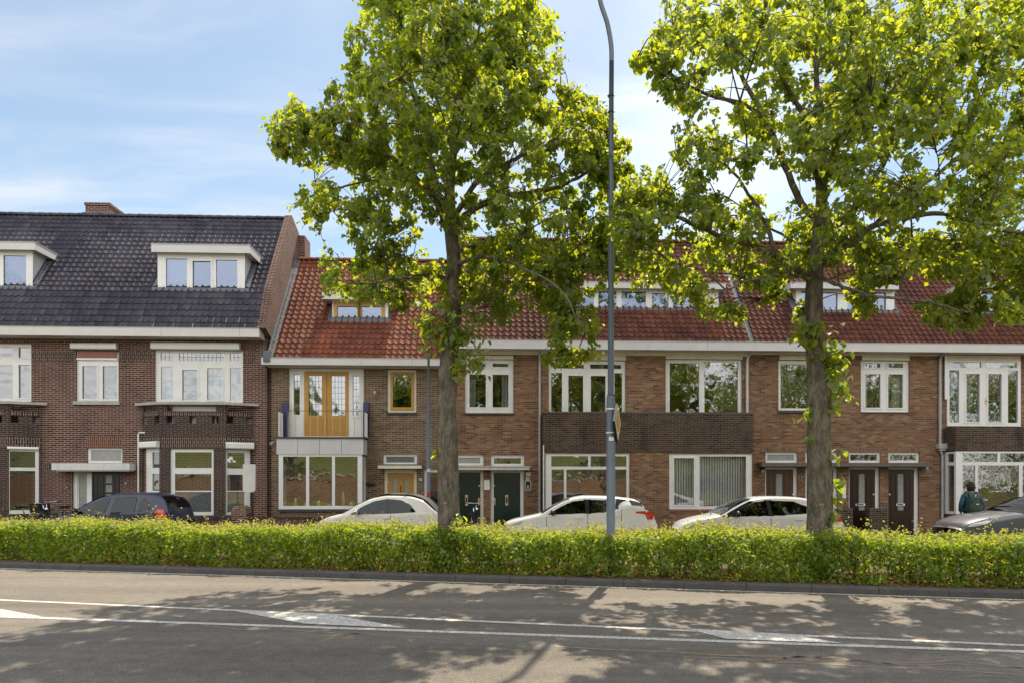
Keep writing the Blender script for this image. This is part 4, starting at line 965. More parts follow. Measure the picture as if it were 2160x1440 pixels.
def house_D():
    s0, s1 = sCD, sDE-.004
    h = root('row_house', 'red-roofed house with two dark green doors and a sooty brick balcony across its front', s0, s1)
    P = PC; holes = []
    W = lambda r, p, **k: holes.append(window(h, P, r, p, **k)[1])
    B = lambda r: frieze(h, P, *(r[0], r[2], r[1], r[3]), 'cream', -.02)
    W((980.6, 757, 1083, 870.5), [(990, 765, 1025, 772.7), (1039, 765, 1073, 772.7), (990, 788.5, 1025, 858), (1039, 788.5, 1073, 858)], sash=(0, 1, 2, 3), sill=('dark', .03, .05, .05), curtains=[((988, 786, 1000, 860), 'curtain'), ((1062, 786, 1076, 860), 'curtain')]); B((980.6, 749.5, 1083, 757))
    W((1157.5, 759.5, 1319.7, 890), [(1167, 767, 1232, 776), (1245.6, 767, 1311, 776), (1163, 785.6, 1186, 886), (1199, 791, 1230.7, 886), (1246.5, 791, 1278, 886), (1296.7, 785, 1313, 886)], sash=(3, 4), leads=[(0, 5, 2), (1, 5, 2)], label='white balcony doors with sidelights'); B((1157.5, 749.5, 1320, 759))
    W((1404, 757.5, 1565.5, 890), [(1413, 765, 1476, 886), (1487, 762, 1558, 886)], sash=(0,), label='tall two-light balcony window'); B((1404, 749.5, 1566, 757))
    # left entrance pair
    W((948, 958.5, 1020, 981), [(955, 964, 1013, 976)], glass='frost'); W((1035, 958.5, 1106, 982), [(1042, 965, 1099, 977)], glass='glass_old')
    for r, lf, kx, lx in (((948, 990, 1020, 1125), (955, 995, 1013.5, 1125), 1010, 984), ((1035, 990, 1105, 1125), (1041.5, 995.5, 1098, 1125), 1043.5, 1069)):
        fr, leaf, hd = doorframe(h, P, r, lf, 'cream' if lx == 984 else 'white'); holes.append(hd); do = panel_door(h, P, leaf, 'green_door', 'green'); letter_plate(do, P, lx, 1054, .09, .36, .06); knob(do, P, kx, 1056, .09, True); knob(do, P, kx+(1 if lx == 984 else -1), 1025, .09)
    Pk = Plane(-.36); u0, u1, z0, z1 = Pk.rect((936, 982.5, 1117, 990)); b = MB(); b.box(u0, u1, -.36, -.002, z0, z1-.025); b.box(u0-.02, u1+.03, -.39, -.004, z1-.024, z1); b.build('canopy', M['pale_concrete'], h)
    number_plate(h, P, 1114.5, 999, '23 A', .16, .115, 'plate_white', 'iron'); number_plate(h, P, 1113, 1008.7, '25', .125, .11, 'plate_white', 'iron')
    q = P.rect((1107, 1012.8, 1120, 1033)); k = MB(P.M); k.box(q[0], q[1], -.02, -.001, q[2], q[3]); io = k.build('doorbell_panel', M['plate_white'], h); k = MB(P.M); k.box(q[0]+.02, q[1]-.02, -.026, -.0205, q[2]+.02, q[3]-.02); k.build('panel_face', M['black'], io)
    k = MB(P.M); c = (q[0]+q[1])/2; k.box(c-.03, c+.03, -.032, -.0262, q[2]+.06, q[2]+.10); k.box(c-.03, c+.03, -.032, -.0262, q[2]+.13, q[2]+.16); k.build('bell_button', M['plate_white'], io)
    q = P.rect((1021.2, 1011.5, 1033, 1032)); k = MB(P.M); k.box(q[0], q[1], -.03, -.001, q[2], q[3]); k.build('wall_plate', M['plate_white'], h)
    # projecting ground floor with the balcony parapet
    PY = -.42; Pb = Plane(PY); u0, u1 = Pb.u(1147), Pb.u(1588.5); zt = Pb.z(871, 1370); zb = Pb.z(953.5, 1370); bh = []
    def WB(r, p, **k): o, d = window(h, Pb, r, p, **k); bh.append(d); return o
    o = WB((1150.5, 955.5, 1328, 1074), [(1163, 961, 1241, 983), (1246, 961, 1322, 983), (1163.5, 989, 1190, 1069), (1195, 989, 1322, 1069)], rec=.03, label='wide shopfront-like window with top lights')
    o = WB((1411.5, 956.5, 1587, 1073), [(1421.6, 965, 1464.6, 1064), (1476, 961.5, 1575, 1067)], rec=.03, sash=(0,), glass='glass_blind', label='wide window with vertical blinds', sill=('shutter', .0, .07, .02))
    k = MB(Pb.M); a, b, c, d = Pb.rect((1419, 960, 1578, 1068), 1499); x = a
    while x < b: k.quad((x, .20, c), (x+.075, .235, c), (x+.075, .235, d), (x, .20, d)); x += .088
    k.build('vertical_blind', M['blind'], o)
    mb = MB(Pb.M); mb.slab(u0, u1, 0, zb, bh, 0, .2); mb.box(u0, u0+.2, .201, -PY-.002, 0, zb); mb.box(u1-.2, u1, .201, -PY-.002, 0, zb); bo = mb.build('bay', M['brickD'], h)
    mb = MB(Pb.M); mb.slab(u0-.012, u1+.012, zb+.001, zt, [], -.012, .2); mb.box(u0-.012, u0+.19, .189, -PY-.002, zb+.001, zt); mb.box(u1-.19, u1+.012, .189, -PY-.002, zb+.001, zt); po = mb.build('balcony_parapet', M['brickDark'], h)
    k = MB(Pb.M); k.box(u0-.03, u1+.03, -.03, .22, zt+.001, zt+.045); k.build('coping', M['dark_concrete'], po); k = MB(); k.box(u0+.02, u1-.02, PY+.201, -.002, zb+.002, zb+.15); k.build('balcony_floor', M['concrete'], po)
    q = Pb.rect((1150, 956, 1161, 1085)); 
    pipe(h, Pb, [(1146.5, 938, -.02), (1146.5, 1090, -.02)], .02, 'plate_white', -.02, 'cable_pipe', False)
    pipe(h, P, [(1138, 738, -.30), (1138, 747, -.08), (1138, 752, -.06), (1138, 1112, -.06)]); pipe(h, P, [(1583, 738, -.3), (1582, 744, -.14), (1577, 752, -.06), (1574.5, 760, -.06), (1574.5, 880, -.06)], .045, 'fascia', clips=False)
    common_DEF(h, 948, 1577.5, s0, s1, holes, (1010, 1367, 1492))
    ro = simple_roof(h, s0, s1-.08, profD, 'tileD', 'brickD', P.z(742, 1400), gr=False)
    k = MB(); (ya, za), (yb, zb_) = profD; k.quad((s1-.09, ya+.02, za+.05), (s1+.06, ya+.02, za+.05), (s1+.06, yb, zb_+.05), (s1-.09, yb, zb_+.05)); k.build('flashing', M['lead'], ro)
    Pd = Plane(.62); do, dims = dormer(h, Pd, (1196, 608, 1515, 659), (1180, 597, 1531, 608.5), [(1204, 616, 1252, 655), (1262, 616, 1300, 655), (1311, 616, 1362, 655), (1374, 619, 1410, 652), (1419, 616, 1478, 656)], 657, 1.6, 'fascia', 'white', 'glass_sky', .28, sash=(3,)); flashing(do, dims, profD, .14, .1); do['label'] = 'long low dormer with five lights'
    return h

def house_E():
    s0, s1 = sDE, sEF-.004
    h = root('row_house', 'red-roofed house with four brown doors under one thin dark canopy, behind the right tree', s0, s1)
    P = PC; holes = []
    W = lambda r, p, **k: holes.append(window(h, P, r, p, **k)[1])
    B = lambda r: frieze(h, P, *(r[0], r[2], r[1], r[3]), 'cream', -.02)
    W((1642, 759, 1740, 865), [(1648, 767, 1733, 860)], sill=('dark', .03, .09, .06)); B((1644, 749.5, 1738, 758.5))
    W((1816, 760, 1919, 868.5), [(1826, 765, 1859, 774.5), (1873.5, 765, 1907, 774.5), (1827, 788, 1859, 859), (1875, 788, 1906.5, 859)], sash=(0, 1, 2, 3), leads=[(0, 6, 2), (1, 6, 2)], sill=('dark', .0, .04, .03), curtains=[((1827, 786, 1836, 860), 'curtain'), ((1893, 786, 1907, 860), 'curtain')]); B((1818, 749.5, 1918, 759.5))
    drs = [((1614, 984.5, 1682.6, 1130), (1617.5, 988.6, 1675.5, 1130), 'wood_door', 1646), ((1699, 984.5, 1767, 1130), (1704, 988.6, 1760, 1130), 'dark_wood_door', 1732), ((1790.6, 984.5, 1856, 1130), (1794, 988.6, 1848.6, 1130), 'dark_wood_door', 1818), ((1874, 984.5, 1939, 1130), (1876, 988.6, 1931, 1130), 'dark_wood_door', 1902)]
    for i, (r, lf, mt, cx) in enumerate(drs):
        fr, leaf, hd = doorframe(h, P, r, lf, 'white'); holes.append(hd); do = panel_door(h, P, leaf, mt, 'glass')
        if i: letter_plate(do, P, cx, 1063.5, .33, .075, .09)
        knob(do, P, (1673, 1757, 1844, 1877.5)[i], 1043, .09, False, 'plate_white')
        if i == 0: do['label'] = 'lighter brown door with patterned glass'
        x0, x1 = ((1618-3, 1682.6), (1699, 1766.7), (1790.6, 1858), (1874, 1940.4))[i]
        W((x0, 952.5, x1, 975), [(x0+5, 957.5, x1-6, 970)], glass='frost' if i < 2 else 'glass_dim', mat='white'); soldier(h, P, (x0, 943, x1, 952), 'brickDv')
    Pk = Plane(-.4); u0, u1, z0, z1 = Pk.rect((1607, 975.5, 1962, 983)); b = MB(); b.box(u0, u1, -.4, -.002, z0, z1); b.build('canopy', M['dark_concrete'], h)
    wall_lamp(h, P, 1605, 993); wall_lamp(h, P, 1949, 988); number_plate(h, P, 1692, 1005.5, '21', .13, .115, 'plate_blue', 'plate_white')
    k = MB(P.M); k.box(P.u(1776), P.u(1788.5), -.004, .02, .08, P.z(1069, 1782)); k.build('plinth', M['brickDark'], h)
    for r in ((1777, 1020, 1784, 1050),): q = P.rect(r); k = MB(P.M); k.box(q[0], q[1], -.015, -.001, q[2], q[3]); k.build('bell_strip', M['plate_white'], h)
    common_DEF(h, 1578.2, 1989, s0, s1, holes, (1783,))
    pipe(h, P, [(1996, 738, -.32), (1994, 744, -.2), (1982, 751, -.07), (1980, 760, -.07), (1980, 935, -.07)], .045); k = MB(P.M); q = P.rect((1974, 935, 1992, 948.5)); k.box(q[0], q[1], -.17, -.002, q[2]+.05, q[3]); k.box(q[0]+.05, q[1]-.05, -.14, -.03, q[2]-.03, q[2]+.05); k.build('rain_hopper', M['zinc'], h)
    pipe(h, P, [(1982, 948, -.09), (1982, 953, -.08), (1985, 960, -.07), (1985, 1125, -.07)], .042)
    ro = simple_roof(h, s0+.07, s1, profD, 'tileD', 'brickD', P.z(742, 1400), gl=False, gr=False)
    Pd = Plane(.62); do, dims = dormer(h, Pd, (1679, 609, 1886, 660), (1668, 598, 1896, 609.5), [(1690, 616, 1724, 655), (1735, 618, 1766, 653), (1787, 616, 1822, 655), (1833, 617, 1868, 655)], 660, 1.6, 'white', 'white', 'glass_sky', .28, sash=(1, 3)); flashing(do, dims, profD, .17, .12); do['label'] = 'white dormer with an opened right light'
    return h

def house_F():
    s0, s1 = sEF, sF1
    h = root('row_house', 'red-roofed house at the right picture edge, white balcony doors above a projecting bay', s0, s1)
    P = PC; holes = []
    o, d = window(h, P, (1996, 760.5, 2151, 898.5), [(2000.6, 764, 2067.6, 775.5), (2076.8, 764, 2142.8, 775.5), (2000.6, 781, 2021, 891), (2035.7, 788.5, 2064, 890), (2081.6, 788.5, 2110, 890), (2124, 781, 2144.8, 891)], sash=(3, 4), rec=-.05, th=.09, label='white glazed doors with sidelights and top lights'); holes.append((d[0], d[1], d[2], d[3]))
    u, z = P.uz(2077, 845); k = MB(P.M); k.box(u-.015, u+.015, -.08, -.07, z-.12, z+.1); k.tube([(u, -.08, z), (u, -.11, z), (u+.1, -.115, z)], .01, 6); k.build('handle', M['brass'], o)
    frieze(h, P, 1996, 2151, 749.5, 760, 'cream', -.03)
    o2, d2 = window(h, P, (2190, 760, 2270, 868), [(2198, 768, 2262, 860)], sash=(0,)); holes.append(d2)
    PY = -.5; Pb = Plane(PY); ua, ub = Pb.u(2016), Pb.u(2240); sL = P.u(1990); Pl = Plane(p=(sL, 0.0), d=(ua-sL, PY)); LL = math.hypot(ua-sL, PY)
    zb = Pb.z(950, 2080); zt = Pb.z(900, 2080); z1085 = Pb.z(1085, 2080)
    b = MB(Pl.M); b.slab(0, LL, zb, zt, [], 0, .15); b.M = Pb.M; b.slab(0+ua, ub, zb, zt, [], 0, .15) ; b.box(ub-.15, ub, .151, -PY-.002, zb, zt); po = b.build('bay_band', M['brickDark'], h)
    k = MB(); k.extrude([(sL+.02, -.003), (ua+.0, PY+.03), (ub-.03, PY+.03), (ub-.03, -.003)], zt-.06, zt-.01); k.extrude([(sL+.05, -.004), (ua+.05, PY+.15), (ub-.06, PY+.15), (ub-.06, -.004)], zb+.01, zb+.08); k.build('bay_roof', M['lead'], po)
    wl, dl = window(h, Pl, (1991, 952, 2016, 1083), [(1997.5, 956, 2011, 974), (1998, 981, 2011.5, 1077)], rec=.02, glass='glass_dim')
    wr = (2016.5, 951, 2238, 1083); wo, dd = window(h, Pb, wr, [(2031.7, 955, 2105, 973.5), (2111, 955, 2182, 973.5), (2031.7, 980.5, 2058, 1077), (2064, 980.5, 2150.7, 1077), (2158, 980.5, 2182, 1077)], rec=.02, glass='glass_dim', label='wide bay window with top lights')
    k = MB(Pb.M); a, b_, c, d = Pb.rect((2031, 955, 2182, 1020), 2100); k.box(a, b_, .3, .302, c, d); k.build('roller_blind', M['curtain_warm'], wo)
    k = MB(Pl.M); k.slab(0, LL, 0, dl[2], [], .01, .14); k.M = Pb.M; k.slab(ua, ub, 0, dd[2], [], .01, .14); k.box(ub-.15, ub, .151, -PY-.002, 0, zb); k.build('bay_plinth', M['brickDark'], po)
    q = P.rect((1989.5, 750, 1995, 842)); k = MB(P.M); k.box(q[0], q[1]-.02, -.1, -.06, q[2], q[3]); k.build('cable_cover', M['white'], h)
    common_DEF(h, 1989.5, 2329, s0, s1, holes, (2200,))
    simple_roof(h, s0, s1, profD, 'tileD', 'brickD', P.z(742, 1400), gl=False)
    Pd = Plane(.62); do, dims = dormer(h, Pd, (2046, 609, 2250, 660), (2034, 598, 2262, 609.5), [(2056, 616, 2096, 655), (2106, 616, 2150, 655), (2160, 616, 2200, 655)], 660, 1.6, 'white', 'white', 'glass_sky', .28, sash=(1,)); ro = flashing(do, dims, profD, .17, .12)
    return h
hC = house_C(); hD = house_D(); hE = house_E(); hF = house_F()
OFF[0] = Vector((0, 0, 0))
from mathutils import noise as mnoise
# ------------------------------------------------------------------ foliage
def leaf_template(kind):
    if kind == 'lime':       # broad heart, folded along the midrib, tip drooping
        v = np.array([(0,0,0), (-.36,-.06,.05), (-.56,.30,.10), (-.34,.74,.06), (0,1.08,-.14), (.34,.74,.06), (.56,.30,.10), (.36,-.06,.05), (0,.42,-.02)], float)
        f = np.array([(0,8,2,1), (8,4,3,2), (0,7,6,8), (8,6,5,4)])
    else:                    # small pointed oval
        v = np.array([(0,0,0), (-.34,.42,.09), (0,1,-.08), (.34,.42,.09), (0,.45,-.01)], float)
        f = np.array([(0,4,2,1), (0,3,2,4)])
    return v, f
def leaves(pos, size, azim, tilt, roll, kind):
    """Leaf blades: tilt is measured from horizontal down to hanging."""
    tv, tf = leaf_template(kind); n = len(pos)
    sz = size[:, None, None]; P = tv[None] * sz
    cr, sr = np.cos(roll), np.sin(roll); ct, st = np.cos(tilt), np.sin(tilt); ca, sa = np.cos(azim), np.sin(azim)
    x, y, z = P[..., 0], P[..., 1], P[..., 2]
    x, z = x*cr[:, None]+z*sr[:, None], -x*sr[:, None]+z*cr[:, None]
    y, z = y*ct[:, None]+z*st[:, None], -y*st[:, None]+z*ct[:, None]
    x, y = x*ca[:, None]-y*sa[:, None], x*sa[:, None]+y*ca[:, None]
    V = np.stack([x, y, z], -1) + pos[:, None, :]
    k = len(tv); Fc = tf[None] + (np.arange(n)*k)[:, None, None]
    return V.reshape(-1, 3), Fc.reshape(-1, tf.shape[1])

M['lime'] = leaf_mat('lime_leaf', [(.038, .082, .017), (.056, .110, .023), (.075, .135, .031), (.048, .098, .029)], [(.56, .66, .02), (.70, .76, .03), (.42, .56, .02), (.80, .78, .04)], .57, .06, .5)
M['hedge_leaf'] = leaf_mat('hedge_leaf', [(.075, .15, .016), (.11, .19, .024), (.15, .215, .032), (.09, .165, .02)], [(.46, .62, .025), (.58, .70, .03), (.66, .68, .06), (.40, .58, .025)], .42, .03, .5)
M['hedge_tip'] = leaf_mat('young_hedge_leaf', [(.22, .28, .04), (.28, .30, .06), (.36, .31, .12), (.17, .25, .03)], [(.66, .62, .06), (.68, .55, .14), (.64, .64, .05)], .45, .03, .5)
M['back_leaf'] = leaf_mat('far_leaf', [(.07, .11, .02), (.10, .145, .03), (.13, .16, .04)], [(.42, .50, .03), (.52, .56, .03)], .45, .04, .5)
def bark():
    m, nt, out = nodes('lime_bark'); co = coords(nt)
    st = noise(nt, mapping(nt, co, (11, 11, 3.4)), 1.0, 7, .72); fine = noise(nt, mapping(nt, co, (30, 30, 9)), 1.4, 4, .7)
    k = ramp(nt, [(.3, (.05, .042, .034)), (.46, (.13, .112, .09)), (.6, (.215, .19, .155)), (.75, (.32, .29, .245))]); nt.links.new(st, k.inputs[0])
    kf = ramp(nt, [(.3, (.7,)*3), (.7, (1.25,)*3)]); nt.links.new(fine, kf.inputs[0]); c = mixc(nt, 1, k.outputs[0], kf.outputs[0], 'MULTIPLY')
    lf = ramp(nt, [(.56, (0, 0, 0)), (.66, (1, 1, 1))]); nt.links.new(noise(nt, mapping(nt, co, (1, 1, .55)), 4.2, 7, .7), lf.inputs[0])
    lc = mixc(nt, noise(nt, co, 9, 3), (.20, .17, .035), (.30, .27, .10)); c = mixc(nt, mth(nt, 'MULTIPLY', lf.outputs[0], .75), c, lc)
    sp = ramp(nt, [(.70, (0, 0, 0)), (.73, (1, 1, 1))]); nt.links.new(noise(nt, co, 11, 2, .5), sp.inputs[0]); c = mixc(nt, mth(nt, 'MULTIPLY', sp.outputs[0], .6), c, (.34, .33, .28))
    pbsdf(nt, out, c, .92, mth(nt, 'ADD', st, mth(nt, 'MULTIPLY', fine, .4)), 1.0, .05, spec=.15); return m
M['bark'] = bark(); M['twig'] = flat('twig_bark', (.075, .055, .038), .85)

def smooth_path(pts, k=5):
    P = [Vector(p) for p in pts]; o = []
    for i in range(len(P)-1):
        p0, p1, p2, p3 = P[max(i-1, 0)], P[i], P[i+1], P[min(i+2, len(P)-1)]
        for j in range(k):
            t = j/k; o.append(.5*((2*p1)+(p2-p0)*t+(2*p0-5*p1+4*p2-p3)*t*t+(3*p1-p0-3*p2+p3)*t**3))
    o.append(P[-1]); return o

def lime_tree(label, base, Y0, trunk, limbs, blobs, holes, nspr, seed, sprouts, lsize=.083, group='lime trees in the hedge strip'):
    rng = np.random.default_rng(seed); rr = random.Random(seed)
    t = thing('lime_tree', label, 'tree', (base[0], base[1], 0), 0, group); O = Vector((base[0], base[1], 0))
    W = lambda px, py, dy=0.0: at_depth(px, py, Y0+dy)
    # trunk: uneven, flared at the foot
    path = smooth_path([W(px, py, dy) if py < 1200 else Vector((base[0]+(px)*0, base[1], 0)) for px, py, dy, r in trunk], 6); rads = []
    for i in range(len(trunk)-1):
        for j in range(6): q = j/6; rads.append(.94*(trunk[i][3]*(1-q)+trunk[i+1][3]*q))
    rads.append(trunk[-1][3])
    tb = MB(); n = 26; vs = []
    for i, p in enumerate(path):
        for k in range(n):
            a = 2*math.pi*k/n; r = rads[i]*(1+.045*math.sin(3*a+p.z*1.3)+.03*math.sin(5*a-p.z*2.1)+rr.uniform(-.018, .018)); 
            if p.z < .55: r *= 1+.28*(1-p.z/.55)**2*(1+.35*math.sin(5*a+1))
            vs.append((p.x+math.cos(a)*r, p.y+math.sin(a)*r, p.z))
    tb.add(vs, [(i*n+k, i*n+(k+1) % n, (i+1)*n+(k+1) % n, (i+1)*n+k) for i in range(len(path)-1) for k in range(n)] + [tuple((len(path)-1)*n+k for k in range(n))])
    nodes_ = [(p.copy(), r) for p, r in zip(path[len(path)//2:], rads[len(path)//2:])]
    for lb in limbs:
        pp = smooth_path([W(px, py, dy) for px, py, dy in lb[1]], 6); r0, r1 = lb[0]; m = len(pp)
        rs = [r0*(1-i/(m-1))+r1*i/(m-1) for i in range(m)]; pp = [p+Vector((rr.gauss(0, .012), rr.gauss(0, .012), rr.gauss(0, .012))) for p in pp]
        tb.tube(pp, rs, 9); nodes_ += list(zip(pp[1:], rs[1:]))
    tb.build('trunk', M['bark'], t, smooth=True, off=O)
    # sprig positions in the crown volume
    areas = np.array([b[2]*b[3]*b[5]*(1.6 if b[1] > 500 else 1) for b in blobs]); pr = areas/areas.sum(); S = []
    while len(S) < nspr:
        b = blobs[rng.choice(len(blobs), p=pr)]; u = rng.normal(size=3); u /= np.linalg.norm(u); rad = rng.random()**(1/2.3)
        px, py = b[0]+u[0]*rad*b[2], b[1]+u[2]*rad*b[3]; dy = (b[4] if b[1] < 500 else .9+.35*b[4]+rng.normal()*.35)+u[1]*rad*b[6]*1.5
        if any(((px-h[0])/h[2])**2+((py-h[1])/h[3])**2 < rng.uniform(.7, 1.2) for h in holes): continue
        P_ = W(px, py, dy)
        if mnoise.noise(Vector((P_.x*1.6+seed, P_.y*1.6, P_.z*2.0)))+.5*mnoise.noise(Vector((P_.x*4.6, P_.y*4.6+seed, P_.z*5.0))) < .0+rng.normal()*.05: continue
        S.append(P_)
    S = np.array([tuple(p) for p in S])
    NP = np.array([tuple(p) for p, r in nodes_]); NR = [r for p, r in nodes_]
    br = MB()
    def attach(P, NPa, bias=1.4):
        d = np.linalg.norm(NPa-P, axis=1)+np.maximum(0, NPa[:, 2]-P[2]+.15)*bias; return int(np.argmin(d))
    nsec = max(12, nspr//9); sec = S[rng.choice(len(S), nsec, replace=False)]
    order = np.argsort([np.min(np.linalg.norm(NP-p, axis=1)) for p in sec]); extra = []
    for q in order:
        P = sec[q]; A = NP if not extra else np.vstack([NP, np.array(extra)]); i = attach(P, A); Q = A[i]; L = np.linalg.norm(P-Q)
        if L < .2: continue
        mid = (P+Q)/2+np.array([rng.normal()*.07*L, rng.normal()*.07*L, .14*L]); pts = smooth_path([Q, mid, P], 6)
        r0 = min(.03, .008+.009*L); br.tube(pts, [r0*(1-k/12*.75) for k in range(13)], 5, False); extra += [tuple(p) for p in pts[3:]]
    A = np.vstack([NP, np.array(extra)]) if extra else NP
    lp, ls, la, lt, lr = [], [], [], [], []
    for P in S:
        i = attach(P, A, .9); Q = A[i]; L = np.linalg.norm(P-Q); dirn = (P-Q)/max(L, 1e-3)
        mid = (P+Q)/2+np.array([rng.normal()*.05, rng.normal()*.05, .10*L]); pts = smooth_path([Q, mid, P], 4)
        br.tube(pts, [.009*(1-k/8*.7) for k in range(9)], 4, False)
        nl = rng.integers(20, 36); ts = rng.random(nl)**.6; reach = min(L, .36)
        out_a = math.atan2(dirn[1], dirn[0])
        for tt in ts:
            b = P-dirn*reach*(1-tt); o = rng.normal(size=3)*np.array([.055, .055, .05]); lp.append(b+o+np.array([0, 0, -.03])); ls.append(lsize*rng.uniform(.62, 1.2))
            la.append(out_a-math.pi/2+rng.normal()*1.15); lt.append(rng.uniform(.25, 1.35)); lr.append(rng.normal()*.45)
    br.build('branches', M['twig'], t, smooth=True, off=O)
    V, Fc = leaves(np.array(lp), np.array(ls), np.array(la), np.array(lt), np.array(lr), 'lime')
    o = mesh_np('crown', V-np.array(O), Fc, M['lime'], t)
    # leafy shoots sprouting from the trunk
    for px, py, dx, dz, n_, dy in sprouts:
        C = np.array(W(px, py, dy)); lp, ls, la, lt, lr = [], [], [], [], []; sb = MB()
        for _ in range(int(n_*1.5)):
            o = rng.normal(size=3)*np.array([dx, .12, dz])/F_PX*Y0*.6; o[1] = rng.normal()*.14; lp.append(C+o); ls.append(.125*rng.uniform(.6, 1.15)); la.append(rng.uniform(-2.2, 2.2)+math.pi); lt.append(rng.uniform(.3, 1.3)); lr.append(rng.normal()*.4)
        for _ in range(max(2, n_//8)):
            e = C+rng.normal(size=3)*np.array([dx, 8, dz])/F_PX*Y0*.5; c0 = np.array(W(px+(trunk[2][0]-px)*.8, py+12, 0)); sb.tube([c0, (c0+e)/2+np.array([0, 0, .05]), e], [.009, .007, .004], 5, False)
        V, Fc = leaves(np.array(lp), np.array(ls), np.array(la), np.array(lt), np.array(lr), 'lime'); so_ = mesh_np('sprout_leaves', V-np.array(O), Fc, M['lime'], t); sb.build('sprout_twigs', M['twig'], so_, off=O)
    return t

T1 = (at_depth(945, 1025, 13.3).x, 13.3); T2 = (at_depth(1727, 1025, 12.1).x, 12.1)
lime_tree('taller lime tree with a bushy ring of shoots around the trunk, left of lamp post', T1, 13.3,
    [(945, 1300, 0, .25), (946, 1090, 0, .225), (944, 900, 0, .205), (948, 760, 0, .185), (957, 650, 0, .155), (958, 560, 0, .15), (952, 490, 0, .14), (949, 400, 0, .10), (958, 300, 0, .08), (964, 180, 0, .065), (962, 40, 0, .05), (960, -120, 0, .03), (958, -220, 0, .015)],
    [((.085, .03), [(951, 500, 0), (928, 430, -.1), (908, 340, -.2), (886, 250, -.3), (862, 150, -.4), (840, 40, -.5), (830, -60, -.5)]),
     ((.075, .02), [(955, 480, 0), (1000, 440, .1), (1060, 415, .2), (1150, 402, .3), (1230, 370, .4), (1290, 330, .4)]),
     ((.06, .015), [(952, 470, 0), (1005, 385, -.3), (1060, 350, -.5), (1150, 305, -.8), (1210, 260, -1.0)]),
     ((.06, .012), [(950, 480, 0), (905, 410, -.3), (850, 350, -.6), (780, 320, -.9), (700, 285, -1.1), (600, 260, -1.2)]),
     ((.045, .01), [(948, 430, .1), (890, 390, .5), (800, 380, .9), (700, 400, 1.2), (640, 420, 1.3)]),
     ((.04, .01), [(957, 590, 0), (900, 580, -.4), (830, 590, -.9), (760, 600, -1.3), (700, 590, -1.5)]),
     ((.04, .01), [(957, 560, 0), (1020, 540, -.5), (1090, 560, -1.0), (1180, 610, -1.4), (1230, 690, -1.6)]),
     ((.04, .01), [(956, 540, 0), (990, 520, .7), (1060, 520, 1.3), (1160, 520, 1.7)]),
     ((.05, .01), [(955, 330, 0), (1000, 250, .4), (1050, 160, .7), (1100, 60, .8), (1120, -30, .8)]),
     ((.05, .01), [(958, 320, 0), (930, 240, .6), (900, 120, 1.0), (880, 10, 1.1)]),
     ((.045, .01), [(960, 260, 0), (985, 160, -.6), (1010, 60, -.9), (1030, -60, -1.0)])],
    # px, py, rx, ry, dy, weight, depth radius
    [(930, 40, 225, 150, 0, 1.5, 2.1), (930, 190, 240, 130, -.2, 1.45, 2.3), (1095, 90, 105, 120, .2, 1.6, 1.3), (960, -110, 170, 140, 0, .22, 1.5), (955, -240, 90, 90, 0, .35, .9),
     (685, 285, 130, 72, -.5, 1.5, 1.1), (600, 285, 60, 58, -.6, 1.2, .5), (650, 225, 50, 35, -.5, 1, .5), (790, 330, 150, 120, 0, 1.25, 1.9), (1120, 270, 150, 120, 0, 1.15, 1.8), (1230, 250, 80, 75, .2, 1.6, 1.0), (1275, 330, 75, 75, .3, 1.7, .9),
     (980, 350, 200, 110, -.3, 1.0, 1.9), (680, 430, 90, 60, .4, 1.0, 1.0), (800, 470, 150, 60, 0, .95, 1.5), (1120, 450, 180, 70, .3, 1.0, 1.6), (1260, 430, 85, 75, .3, 1.6, 1.0),
     (750, 530, 110, 45, -.7, .9, 1.0), (850, 560, 110, 50, -.6, .9, 1.0), (1060, 545, 140, 65, -.2, 1.35, 1.4), (1190, 580, 110, 80, -.6, 1.15, 1.2), (1265, 540, 65, 75, -.2, 1.3, .8),
     (760, 610, 75, 30, -1.2, 1, .5), (860, 610, 90, 40, -.8, .8, .6), (1020, 620, 90, 50, -.8, 1.0, .6), (1060, 660, 60, 24, -1.0, .9, .4), (1200, 680, 70, 55, -1.4, 1.2, .6), (1220, 740, 40, 22, -1.5, 1.0, .3), (690, 575, 30, 22, -1.4, 1, .3), (1165, 755, 22, 18, -1.5, 1, .2)],
    [(990, 310, 26, 22), (930, 430, 14, 40), (1090, 330, 42, 26), (720, 395, 30, 14), (870, 415, 24, 16), (1010, 400, 14, 26), (1060, 235, 14, 14), (830, 250, 14, 12), (1120, 380, 40, 12), (985, 120, 8, 30), (1150, 480, 24, 14), (700, 500, 40, 16), (880, 700, 120, 22), (1000, 720, 130, 30)],
    2350, 11, [(905, 690, 28, 36, 46, -.15), (935, 700, 44, 40, 60, -.3), (985, 720, 34, 50, 70, -.25), (965, 640, 30, 22, 26, -.2), (1005, 770, 16, 22, 14, -.2), (975, 775, 18, 20, 18, -.2), (922, 952, 10, 5, 6, -.05), (965, 1095, 8, 14, 8, -.1)])
